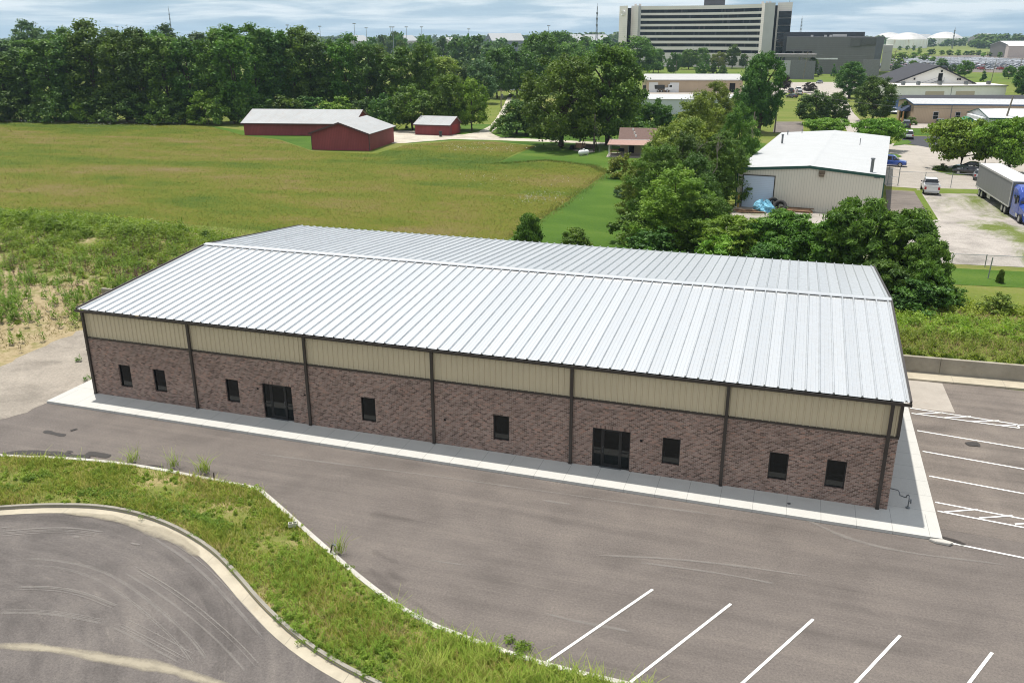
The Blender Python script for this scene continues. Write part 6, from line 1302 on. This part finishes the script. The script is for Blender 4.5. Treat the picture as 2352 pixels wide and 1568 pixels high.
# masts and floodlight poles far off
def mast(x, d_, yt, label, kind='lattice', w=1.6):
    b = GD(x, d_); h = hz_(yt, d_); o = thing('radio_mast', label, 'mast', b, .4); mb = MB()
    if kind == 'lattice':
        n = max(8, int(h/5))
        for a in (0, 2.1, 4.2): mb.tube([(w*cos(a), w*sin(a), 0), (w*.18*cos(a), w*.18*sin(a), h)], [.28, .16], 4)
        for i in range(n):
            for a, b_ in ((0, 2.1), (2.1, 4.2), (4.2, 0)):
                f0, f1 = 1-.82*i/n, 1-.82*(i+1)/n; mb.tube([(w*f0*cos(a), w*f0*sin(a), h*i/n), (w*f1*cos(b_), w*f1*sin(b_), h*(i+1)/n)], .12, 4)
        mb.build('lattice', m_steel, o); mb = MB()
        for f in (.62, .75, .86): mb.box(-.9, -.5, h*f-1, .9, .5, h*f+1)
        mb.build('antenna', m_steel, o); mb = MB(); mb.tube([(0, 0, h), (0, 0, h*1.06)], .15, 4); mb.build('spike', m_steel, o)
    return o
mast(1370, 900, 14, 'lattice radio tower on the skyline left of the hospital'); mast(1838, 1500, 42, 'faint lattice tower right of the hospital', w=3.5); mast(395, 1300, 17, 'thin leaning mast over the wood at the left', w=1.2); mast(2191, 1300, 66, 'small mast behind the storage tanks', w=1.0)
m_gal = plain('galvanised', (.30, .32, .34), .5, .4)
for i, (x, yt) in enumerate([(662, 55), (736, 58), (815, 52), (842, 62), (898, 60), (903, 60), (934, 60), (969, 60), (1077, 65), (505, 55), (272, 57), (1260, 58)]):
    d_ = 620+25*(i % 5); b = GD(x, d_); h = hz_(yt, d_); o = thing('floodlight_pole', 'thin grey light pole against the sky, %s of the skyline poles from the left' % ORD[[3, 4, 5, 6, 7, 8, 9, 10, 11, 1, 0, 12][i]], 'light pole', b, 0, 'light poles on the skyline'); mb = MB(); mb.tube([(0, 0, 0), (0, 0, h)], [.28, .14], 6); mb.build('shaft', m_gal, o); mb = MB(); mb.box(-1.2, -.3, h-.5, 1.2, .3, h+.1); mb.build('lamp_head', m_gal, o)
sb = thing('substation', 'small grey electrical substation frame among the trees', 'substation', GD(998, 330), .2); mb = MB()
for x in (-6, -2.5, 2.5, 6):
    for y in (-2, 2): mb.tube([(x, y, 0), (x, y, 9 if abs(x) > 3 else 13)], .18, 5)
mb.tube([(-6, -2, 7), (6, -2, 7)], .15, 5); mb.tube([(-6, 2, 8.5), (6, 2, 8.5)], .15, 5); mb.tube([(-2.5, 2, 11), (2.5, 2, 11)], .15, 5); mb.build('frame', m_gal, sb)
for x in (-4.2, 0, 4.2): mb = MB(); mb.box(x-.9, -1.4, 0, x+.9, 1.4, 4.6); mb.build('transformer', m_gal, sb, bevel=.1)
# chain link fences
k = NT('chain_link'); tr = k.n.new('ShaderNodeBsdfTransparent'); mx = k.n.new('ShaderNodeMixShader'); mx.inputs[0].default_value = .14; k.color((.34, .36, .37)); k.l(tr.outputs[0], mx.inputs[1]); k.l(k.b.outputs[0], mx.inputs[2]); k.l(mx.outputs[0], k.out.inputs[0]); m_link = k.set(.5, .4)
def fence(label, pts, h, step=3.0, gate=None):
    o = thing('chain_link_fence', label, 'fence', pts[0]); P = [Vector(p)-Vector(pts[0]) for p in pts]; mb = MB(); ml_ = MB(); posts = []
    for a, b in zip(P, P[1:]):
        n = max(1, int((b-a).length/step)); posts += [a.lerp(b, i/n) for i in range(n)]; mb.tube([tuple(a+Vector((0, 0, h))), tuple(b+Vector((0, 0, h)))], .03, 5); ml_.quad(tuple(a+Vector((0, 0, .05))), tuple(b+Vector((0, 0, .05))), tuple(b+Vector((0, 0, h))), tuple(a+Vector((0, 0, h))))
    mb.build('top_rail', m_gal, o); ml_.build('mesh', m_link, o)
    for p in posts+[P[-1]]: m2 = MB(); m2.tube([tuple(p-Vector((0, 0, .2))), tuple(p+Vector((0, 0, h+.06)))], .045, 6); m2.build('post', m_gal, o)
fence('chain link fence behind the silver pickup, running from the gate to the truck', [G(2062, 427), G(2245, 434)], 2.0)
gt = thing('yard_gate', 'tall chain link gate beside the white metal building', 'gate', G(2038, 425), face(G(2038, 425), G(2062, 427))[0]); w_ = math.hypot(G(2038, 425)[0]-G(2062, 427)[0], G(2038, 425)[1]-G(2062, 427)[1])
mb = MB(); [mb.tube([(x, 0, 0), (x, 0, 2.6)], .06, 6) for x in (0, w_)]; mb.build('post', m_gal, gt); mb = MB(); [mb.tube([(0, 0, z), (w_, 0, z)], .035, 5) for z in (.2, 1.2, 2.3)]; mb.build('rail', m_gal, gt); mb = MB(); mb.quad((0, 0, .1), (w_, 0, .1), (w_, 0, 2.3), (0, 0, 2.3)); mb.build('mesh', m_link, gt)
fence('low chain link fence between the gravel yard and the mown strip', [G(2185, 610), G(2262, 613), G(2480, 624)], 1.1, 8)
mb = MB(); mb.tube([(0, 0, 0), (.08, 0, 1.9)], .05, 6); o = tag(mb.build('fence_post', m_gal), 'single taller steel post in the mown strip by the low fence', 'post'); o.location = G(2269, 640)
# stakes and block on the island
for x, y, lab, h in ((759, 1269, 'dark survey stake leaning at the kerb near the bend', .5), (492, 1101, 'small dark stake at the kerb left of the bend', .4)):
    b = G(x, y, .12); o = thing('survey_stake', lab, 'stake', b); mb = MB(); mb.box(-.025, -.02, -.05, .025, .02, h); mb.build('stake', m_dwood, o); o.rotation_euler = (0, radians(16 if x > 700 else 3), 0)
    if x > 700: mb = MB(); mb.box(.0, -.05, h-.03, .16, .05, h); mb.build('cap', m_steel, o)
bl = thing('concrete_block', 'hollow concrete block lying in the grass near the kerb', 'block', G(673, 1208, .2), .5); mb = MB(); x0, x1, y0, y1, t_ = -.2, .2, -.1, .1, .03
mb.box(x0, y0, 0, x1, y0+t_, .19); mb.box(x0, y1-t_, 0, x1, y1, .19); mb.box(x0, y0+t_, 0, x0+t_, y1-t_, .19); mb.box(x1-t_, y0+t_, 0, x1, y1-t_, .19); mb.box(-.02, y0+t_, 0, .02, y1-t_, .19); mb.build('block', m_kerb, bl)
hy = thing('fire_hydrant', 'dark fire hydrant on the kerb island under the bright street tree', 'hydrant', G(2021, 358, 1.07)); mb = MB(); mb.lathe([(.001, 0), (.18, 0), (.18, .06), (.12, .08), (.12, .55), (.16, .58), (.14, .7), (.06, .78), (.001, .8)], n=12); mb.build('barrel', m_dark, hy); mb = MB(); mb.tube([(-.24, 0, .45), (.24, 0, .45)], .07, 8); mb.build('nozzle', m_dark, hy)
# ------------------------------------------------------------------ vehicles
k = NT('car_paint'); oi = k.n.new('ShaderNodeObjectInfo'); k.color(oi.outputs['Color']); k.b.inputs['Coat Weight'].default_value = .7; k.b.inputs['Coat Roughness'].default_value = .05; m_paintc = k.set(.35, .15, .5)
m_cglass = NT('car_glass'); m_cglass.color((.012, .016, .02)); m_cglass = m_cglass.set(.05, 0, .6)
m_rim = plain('wheel_rim', (.42, .43, .45), .3, .7); m_tail = plain('tail_light', (.35, .01, .01), .2, 0, .6); m_head = plain('head_light', (.65, .66, .68), .15, .2, .6); m_plast = plain('black_trim', (.02, .02, .022), .5)
COLS = dict(white=(.70, .71, .72), silver=(.42, .44, .46), black=(.015, .016, .018), grey=(.11, .12, .13), blue=(.015, .07, .36), darkblue=(.012, .022, .055), red=(.30, .02, .02), green=(.02, .06, .04), tan=(.33, .28, .21))
# profile stations (y from rear to front): lower body (y, half width, z bottom, z shoulder); cabin (y, half width base, half width top, z top)
KIND = dict(
    suv=dict(L=4.7, low=[(-2.33, .78, .45, .82), (-2.28, .88, .34, 1.02), (-1.6, .93, .26, 1.05), (0, .94, .26, 1.03), (.95, .93, .26, 1.02), (1.75, .91, .28, .95), (2.25, .84, .34, .84), (2.35, .70, .42, .72)],
             cab=[(-2.24, .82, .70, 1.04, 1.05), (-1.95, .86, .66, 1.03, 1.62), (-.9, .87, .68, 1.02, 1.72), (.2, .87, .68, 1.01, 1.70), (.55, .87, .67, 1.0, 1.60), (1.25, .84, .74, .99, 1.0)], wy=(-1.38, 1.42), wr=.36),
    sedan=dict(L=4.7, low=[(-2.35, .72, .45, .78), (-2.25, .86, .34, .96), (-1.5, .90, .24, .98), (0, .91, .24, .93), (1.0, .90, .24, .92), (1.8, .88, .26, .84), (2.28, .80, .32, .72), (2.36, .64, .40, .62)],
               cab=[(-1.95, .76, .66, .95, .96), (-1.25, .80, .60, .94, 1.36), (-.5, .82, .62, .93, 1.45), (.25, .82, .62, .92, 1.40), (1.15, .78, .68, .91, .92)], wy=(-1.38, 1.42), wr=.33),
    pickup=dict(L=5.8, low=[(-2.9, .92, .52, 1.10), (-2.86, .96, .44, 1.12), (-1.6, .98, .40, 1.13), (0, .98, .38, 1.15), (1.2, .98, .38, 1.16), (2.3, .96, .40, 1.12), (2.82, .92, .44, 1.02), (2.9, .80, .5, .9)],
                cab=[(-.95, .90, .80, 1.13, 1.14), (-.80, .91, .74, 1.13, 1.84), (-.1, .92, .75, 1.14, 1.92), (.75, .92, .75, 1.14, 1.88), (1.05, .92, .74, 1.15, 1.75), (1.65, .90, .80, 1.15, 1.16)], wy=(-1.75, 1.95), wr=.42))
def body_rings(low): return [[(-w*.90, y, zb), (w*.90, y, zb), (w, y, zb+(zs-zb)*.35), (w, y, zb+(zs-zb)*.72), (w*.92, y, zs), (-w*.92, y, zs), (-w, y, zb+(zs-zb)*.72), (-w, y, zb+(zs-zb)*.35)] for y, w, zb, zs in low]
def wheel_at(mb, x, y, r, w=.24): mb.wheel(x, y, r, r, w, 18)
def car_meshes(kind):
    K_ = KIND[kind]; out = {}
    mb = MB(); mb.loft(body_rings(K_['low']))
    if kind == 'pickup':   # bed: raised sides and a sunk floor
        for s in (-1, 1): mb.box(s*.96 if s < 0 else .84, -2.88, 1.13, -.84 if s < 0 else .96, -.95, 1.36)
        mb.box(-.84, -2.9, 1.0, .84, -2.80, 1.36); mb.box(-.96, -.97, 1.12, .96, -.93, 1.36)
    out['body'] = (mb, m_paintc)
    cab = K_['cab']; mb = MB(); mb.loft([[(-wb, y, zb-.03), (wb, y, zb-.03), (wt, y, zt), (-wt, y, zt)] for y, wb, wt, zb, zt in cab]); out['windows'] = (mb, m_cglass)
    mb = MB(); mb.loft([[(-wt*1.02, y, zt-.03), (wt*1.02, y, zt-.03), (wt*.9, y, zt+.035), (-wt*.9, y, zt+.035)] for y, wb, wt, zb, zt in cab[1:-1]])
    for y, wb, wt, zb, zt in cab[1:-1]:
        for s in (-1, 1): mb.loft([[(s*(wb+.012), y-.05, zb), (s*(wb+.012), y+.05, zb), (s*(wt+.012), y+.05, zt), (s*(wt+.012), y-.05, zt)], [(s*(wb-.03), y-.05, zb), (s*(wb-.03), y+.05, zb), (s*(wt-.03), y+.05, zt), (s*(wt-.03), y-.05, zt)]])
    out['roof'] = (mb, m_paintc)
    return out
CARM = {}
def mesh_of(mb, name, mat, bevel=0, smooth=False): o = mb.build(name, mat, None, smooth, bevel); me = o.data; bpy.data.objects.remove(o); return me
for kd in KIND:
    d = {n: mesh_of(mb, n, m_, .05 if n == 'body' else 0) for n, (mb, m_) in car_meshes(kd).items()}
    K_ = KIND[kd]; mb = MB(); wheel_at(mb, 0, 0, K_['wr']); d['tyre'] = mesh_of(mb, 'wheel', m_rub); mb = MB(); r_ = K_['wr']; mb.loft([[(x, rr*cos(2*pi*i/14), r_+rr*sin(2*pi*i/14)) for i in range(14)] for x, rr in ((-.125, .02), (-.13, r_*.62), (.13, r_*.62), (.125, .02))]); d['rim'] = mesh_of(mb, 'rim', m_rim)
    y0, y1 = K_['low'][1][0], K_['low'][-2][0]; w0, w1 = K_['low'][1][1], K_['low'][-2][1]; z0, z1 = K_['low'][1][3], K_['low'][-2][3]
    mb = MB(); mb.box(-.13, y0-.10, z0-.36, .13, y0+.12, z0-.02); d['tail_light'] = mesh_of(mb, 'tail_light', m_tail, .02); mb = MB(); mb.box(-.16, y1-.16, z1-.24, .16, y1+.05, z1-.08); d['headlight'] = mesh_of(mb, 'headlight', m_head, .02)
    d['bumper'] = []
    for bx in ((-w0*.95, y0-.12, .34, w0*.95, y0+.05, .56), (-w1*.85, y1-.02, .30, w1*.85, y1+.12, .50)): mb = MB(); mb.box(*bx); d['bumper'].append(mesh_of(mb, 'bumper', m_plast if kd != 'pickup' else m_rim, .03))
    mb = MB(); mb.box(-.09, -.06, 0, .09, .06, .16); d['mirror'] = mesh_of(mb, 'mirror', m_plast, .02); CARM[kd] = (d, w0, w1)
def car(kind, loc, rot, col, label, name=None, group=None, cat_=None):
    d, w0, w1 = CARM[kind]; K_ = KIND[kind]; o = thing(name or {'suv': 'parked_car', 'sedan': 'parked_car', 'pickup': 'pickup_truck'}[kind], label, cat_ or ('pickup truck' if kind == 'pickup' else 'car'), loc, rot, group)
    for n in (0, 1): link(bpy.data.objects.new('bumper', d['bumper'][n]), o)
    for n in ('body', 'windows', 'roof'): c_ = link(bpy.data.objects.new(n, d[n]), o); c_.color = (*COLS[col], 1)
    for s in (-1, 1):
        for y in K_['wy']: w_ = link(bpy.data.objects.new('wheel', d['tyre']), o); w_.location = (s*(K_['low'][3][1]-.10), y, 0); link(bpy.data.objects.new('rim', d['rim']), w_)
        t_ = link(bpy.data.objects.new('tail_light', d['tail_light']), o); t_.location = (s*(w0-.14), 0, .0); h_ = link(bpy.data.objects.new('headlight', d['headlight']), o); h_.location = (s*(w1-.2), 0, 0)
        c_ = link(bpy.data.objects.new('mirror', d['mirror']), o); c_.location = (s*(K_['cab'][-2][1]+.12), K_['cab'][-2][0], K_['cab'][-2][3]+.05)
    if kind == 'pickup':
        mb = MB(); mb.box(-.83, -2.78, 1.135, .83, -.98, 1.16); mb.build('bed_floor', m_plast, o)
    return o
cy = YAW   # heading of the street, roughly away from the camera
car('pickup', G(2134.5, 441, 1.02), radians(-2), 'white', 'silver white pickup truck parked on the grass by the fence, tail towards us')
car('suv', G(2045, 381, 1.03), radians(-97), 'blue', 'bright blue car standing at the right end of the white metal building')
car('suv', G(2085.5, 318, 1.04), radians(-4), 'white', 'white car with red tail lights in the dark asphalt bay')
car('suv', G(2080, 293, 1.04), radians(-3), 'grey', 'grey car in front of the tan office left corner'); car('pickup', G(2157, 293, 1.04), radians(-3), 'black', 'black pickup in front of the tan office wall'); car('sedan', G(2208, 288, 1.04), radians(70), 'silver', 'silver car half hidden behind the broad tree by the tan office')
car('sedan', G(2228, 402, 1.03), radians(62), 'black', 'dark car nosing out behind the truck trailer, front one'); car('sedan', G(2226, 393, 1.03), radians(66), 'green', 'dark green car behind the front dark one at the tree island'); car('sedan', G(2250, 411, 1.03), radians(-8), 'silver', 'silver car glimpsed at the rear end of the truck trailer')
car('sedan', G(2055, 261, 1.03), radians(170), 'white', 'white car facing us beside the blue fronted building'); car('suv', G(2050, 207, 1.03), radians(80), 'white', 'white vehicle beside the flat white building end'); car('sedan', G(1894, 300, 1.04), radians(20), 'white', 'pale car roof showing behind the white metal roof')
car('sedan', G(1882, 192, 1.03), radians(160), 'grey', 'grey car driving round the street bend'); car('suv', G(1816, 213, 1.03), radians(8), 'black', 'black car parked left of two white pickups'); car('pickup', G(1833, 212, 1.03), radians(10), 'white', 'white pickup parked behind another white vehicle'); car('suv', G(1836, 218, 1.03), radians(5), 'white', 'white car parked before the white pickup'); car('sedan', G(1818, 225, 1.03), radians(40), 'black', 'dark car below the black parked one')
car('pickup', G(1134, 203, 1.03), radians(70), 'grey', 'grey pickup on the grass beside the tree belt'); car('suv', G(1143, 201), radians(60), 'white', 'white car behind the grey pickup at the tree belt')
car('pickup', G(893, 299, 1.03), radians(30), 'black', 'dark pickup in the shade behind the gable end barn')
# truck and trailer in the gravel yard
A0, A1 = G(2252, 452, 1.02), G(2318, 497, 1.02); hd = math.atan2(A1[1]-A0[1], A1[0]-A0[0])
tl = thing('semi_trailer', 'long grey box trailer with white roof coupled to the blue truck', 'trailer', G(2262, 446, 1.02)); 
fwd = Vector((A1[0]-A0[0], A1[1]-A0[1])); rot = math.atan2(-fwd.x, fwd.y); tl.rotation_euler = (0, 0, rot)
m_tside = vert('trailer_side', (.175, .18, .175), 1.2, .04, .93, .5, 0, None); m_troof = plain('trailer_roof', (.66, .65, .62), .5, 0, .4, .07, .4); m_alu = plain('aluminium', (.48, .48, .47), .4, .5)
TL = 15.6
mb = MB(); mb.box(-1.28, 0, 1.12, 1.28, TL, 4.0); mb.build('box', m_tside, tl)
mb = MB(); mb.box(-1.30, -.02, 4.002, 1.30, TL+.02, 4.06); mb.build('roof', m_troof, tl); mb = MB(); mb.box(-1.33, -.04, 3.86, -1.282, TL+.04, 4.08); mb.box(1.282, -.04, 3.86, 1.33, TL+.04, 4.08); mb.box(-1.32, -.02, 1.02, -1.282, TL, 1.16); mb.box(1.282, -.02, 1.02, 1.32, TL, 1.16); mb.build('rail', m_alu, tl)
mb = MB(); mb.box(-1.33, TL-.18, 1.1, -1.25, TL+.06, 4.0); mb.box(1.25, TL-.18, 1.1, 1.33, TL+.06, 4.0); mb.build('corner_post', m_alu, tl)
def truck_wheels(root, ys, r, dual=True):
    for y in ys:
        for s in (-1, 1): mb = MB(); mb.wheel(s*(1.0 if dual else 1.08), y, r, r, .54 if dual else .3, 22); w_ = mb.build('wheel', m_rub, root); mb = MB(); x_ = s*(1.275 if dual else 1.235); mb.loft([[(x_-s*.10*(j == 1)+s*.01, y+rr*cos(2*pi*i/16), r+rr*sin(2*pi*i/16)) for i in range(16)] for j, rr in enumerate((r*.62, r*.5, .02))]); mb.build('rim', m_rim, w_)
truck_wheels(tl, (2.0, 3.3), .52); mb = MB(); mb.box(-.5, 1.2, .55, .5, 4.2, 1.1); mb.box(-1.1, 4.8, .45, 1.1, 5.9, 1.0); mb.build('underframe', m_plast, tl); mb = MB(); mb.tube([(-.8, TL-3.6, .1), (-.8, TL-3.6, 1.1)], .08, 6); mb.tube([(.8, TL-3.6, .1), (.8, TL-3.6, 1.1)], .08, 6); mb.build('landing_leg', m_steel, tl)
mb = MB(); mb.box(-1.25, 5.9, .55, -1.18, 7.2, 1.02); mb.box(1.18, 5.9, .55, 1.25, 7.2, 1.02); mb.build('tool_box', m_alu, tl)
tk = thing('semi_truck', 'blue long nosed truck pulling the grey trailer', 'truck', (tl.location[0]-sin(rot)*(TL-1.2), tl.location[1]+cos(rot)*(TL-1.2), 1.02), rot)
PB = COLS['blue']
def blue(o): o.color = (.02, .06, .33, 1); return o
mb = MB(); mb.loft([[(-w*.96, y, z0), (w*.96, y, z0), (w, y, z0+.3), (w, y, z1-.35), (w*.82, y, z1), (-w*.82, y, z1), (-w, y, z1-.35), (-w, y, z0+.3)] for y, w, z0, z1 in ((1.5, 1.18, .75, 3.78), (2.2, 1.2, .6, 3.86), (3.2, 1.2, .6, 3.72), (3.9, 1.16, .6, 3.3), (4.3, 1.12, .6, 2.72))]); blue(mb.build('cab', m_paintc, tk, bevel=.06))
mb = MB(); mb.loft([[(-w, y, z0), (w, y, z0), (w, y, z1-.25), (w*.75, y, z1), (-w*.75, y, z1), (-w, y, z1-.25)] for y, w, z0, z1 in ((4.2, 1.10, .55, 2.05), (5.2, 1.06, .45, 1.86), (6.2, 1.02, .42, 1.62), (6.5, .90, .45, 1.35))]); blue(mb.build('bonnet', m_paintc, tk, bevel=.06))
mb = MB(); mb.loft([[(-1.0, 4.33, 2.08), (1.0, 4.33, 2.08), (.9, 3.98, 3.0), (-.9, 3.98, 3.0)], [(-1.02, 4.40, 2.07), (1.02, 4.40, 2.07), (.92, 4.06, 3.0), (-.92, 4.06, 3.0)]]); mb.build('windscreen', m_cglass, tk)
for s in (-1, 1):
    mb = MB(); mb.box(s*1.205-.02, 3.15, 2.05, s*1.205+.02, 4.0, 2.85); mb.build('side_window', m_cglass, tk); mb = MB(); mb.box(s*1.205-.015, 2.3, 2.3, s*1.205+.015, 2.75, 2.75); mb.build('side_window', m_cglass, tk)
    mb = MB(); mb.box(s*1.45-.1, 4.0, 1.95, s*1.45+.1, 4.12, 2.7); mb.tube([(s*1.15, 3.95, 2.65), (s*1.45, 4.05, 2.6)], .03, 5); mb.build('mirror', m_plast, tk)
    mb = MB(); mb.box(s*.82-.22, 6.1, .95, s*.82+.22, 6.4, 1.25); mb.build('headlight', m_head, tk, bevel=.05)
    mb = MB(); mb.box(min(s*.85, s*1.17), 1.4, .35, max(s*.85, s*1.17), 3.7, .95); blue(mb.build('side_skirt', m_paintc, tk, bevel=.04)); mb = MB(); mb.cyl(0, 0, 0, .01, .01, 4) if False else mb.box(min(s*1.172, s*1.2), 3.75, .5, max(s*1.172, s*1.2), 4.5, .9); mb.build('step', m_alu, tk)
mb = MB(); [mb.box(-.62, 6.47, .62+.11*i, .62, 6.53, .68+.11*i) for i in range(6)]; mb.box(-.68, 6.46, .56, -.62, 6.54, 1.32); mb.box(.62, 6.46, .56, .68, 6.54, 1.32); mb.build('grille', m_rim, tk); mb = MB(); mb.box(-1.05, 6.25, .3, 1.05, 6.6, .58); blue(mb.build('bumper', m_paintc, tk, bevel=.08))
mb = MB(); mb.box(-.45, -1.9, .7, .45, 1.6, .98); mb.build('chassis', m_plast, tk); mb = MB(); mb.box(-.9, 1.0, 1.0, .9, 1.48, 3.4); mb.build('fairing', m_plast, tk)
truck_wheels(tk, (-1.5, -.2), .52); truck_wheels(tk, (5.35,), .52, False)
# work vehicles at the tan workshop
dt = thing('dump_truck', 'dark dump truck body parked before the tan workshop', 'truck', G(1508, 212, 1.03), radians(90)); mb = MB(); mb.loft([[(-1.2, y, z0), (1.2, y, z0), (1.25, y, z1), (-1.25, y, z1)] for y, z0, z1 in ((-3, 1.3, 2.6), (3.2, 1.1, 2.6))]); mb.build('dump_bed', m_plast, dt); mb = MB(); mb.box(-1.1, 3.4, .7, 1.1, 5.0, 2.5); mb.build('cab', m_plast, dt, bevel=.1); truck_wheels(dt, (-2, -.8, 4), .5)
wt = thing('white_truck', 'white cab truck parked right of the dark dump truck', 'truck', G(1547, 212, 1.03), radians(120)); mb = MB(); mb.box(-1.1, .5, .8, 1.1, 2.6, 2.9); mb.box(-1.0, 2.6, .7, 1.0, 3.9, 1.7); wo = mb.build('cab', m_paintc, wt, bevel=.1); wo.color = (*COLS['white'], 1); mb = MB(); mb.box(-1.2, -4.5, .9, 1.2, .3, 1.2); mb.build('flat_bed', m_plast, wt); mb = MB(); mb.box(-.95, 2.58, 1.8, .95, 2.64, 2.7); mb.box(-1.13, 1.2, 1.8, 1.13, 2.2, 2.6); mb.build('windows', m_cglass, wt); truck_wheels(wt, (-3.4, -2.2, 3.0), .5)
# hospital car park: each car its own object
def lot_mesh(kind):
    mb = MB(); ms = car_meshes(kind); mb.cur = 0; mb.add(ms['body'][0].v, ms['body'][0].f); mb.cur = 1; mb.add(ms['windows'][0].v, ms['windows'][0].f); mb.cur = 0; mb.add(ms['roof'][0].v, ms['roof'][0].f); mb.cur = 2; K_ = KIND[kind]
    for s in (-1, 1):
        for y in K_['wy']: mb.wheel(s*(K_['low'][3][1]-.1), y, K_['wr'], K_['wr'], .24, 8)
    return mesh_of(mb, 'car', [m_paintc, m_cglass, m_rub])
LOT = [lot_mesh(k_) for k_ in ('suv', 'sedan', 'pickup', 'suv')]
LOTP = GP([(2012, 160), (2036, 140), (2110, 131), (2230, 127.5), (2420, 125), (2420, 163), (2060, 159)], 1.0)
ax = np.array(GD(2420, 600)[:2])-np.array(GD(2030, 600)[:2]); ax = ax/np.linalg.norm(ax); ay = np.array([-ax[1], ax[0]]); o_ = np.array(GD(2012, 380)[:2])
pts = []
for j in range(0, 46):
    yy = j*6.1+(j//2)*5.6
    for i in range(-4, 90): pts.append((i*2.85, yy, j))
r = random.Random(12); cand = []
for x, y, j in pts:
    q = o_+ax*x+ay*y
    if inside(LOTP, np.array([q]))[0] and r.random() < .80: cand.append((float(np.hypot(*(q-CAM[:2]))), q, j))
cand.sort(key=lambda c: c[0]); head = math.atan2(-ay[0], ay[1])
CN = ['white', 'silver', 'black', 'grey', 'white', 'grey', 'darkblue', 'silver', 'red', 'black', 'tan', 'white', 'grey']
for d_, q, j in cand[:285]:
    c_ = r.choice(CN); kd = r.randrange(4); o = bpy.data.objects.new('parked_car', LOT[kd]); COL.objects.link(o); o.location = (q[0], q[1], 1.09); o.rotation_euler = (0, 0, head+(pi if r.random() < .5 else 0)+r.uniform(-.03, .03)); o.color = (*COLS[c_], 1)
    tag(o, '%s %s among the packed rows of the hospital car park' % (c_.replace('dark', 'dark '), ['utility car', 'saloon', 'pickup', 'estate car'][kd]), 'car', 'cars packed in the hospital car park')
if len(cand) > 285:
    mb = MB(); 
    V, Fc = KIND, None
    vs_, fs_ = [], []
    for d_, q, j in cand[285:]:
        c, s = cos(head), sin(head)
        for (x0, x1, y0, y1, z0, z1, f) in ((-.9, .9, -2.3, 2.3, .3, .95, .95), (-.85, .85, -1.7, 1.0, .95, 1.5, .75)):
            rg = [[(x*ff, y*ff, z) for x, y in ((x0, y0), (x1, y0), (x1, y1), (x0, y1))] for z, ff in ((z0, 1), (z1, f))]
            mb.loft([[(q[0]+x*c-y*s, q[1]+x*s+y*c, z+1.09) for x, y, z in rr] for rr in rg])
    o = mb.build('distant_parked_cars', plain('distant_cars', (.30, .31, .33), .3, .2, .5, .9, .13)); tag(o, kind='stuff')
r2 = [(1795, 205), (1880, 163)]
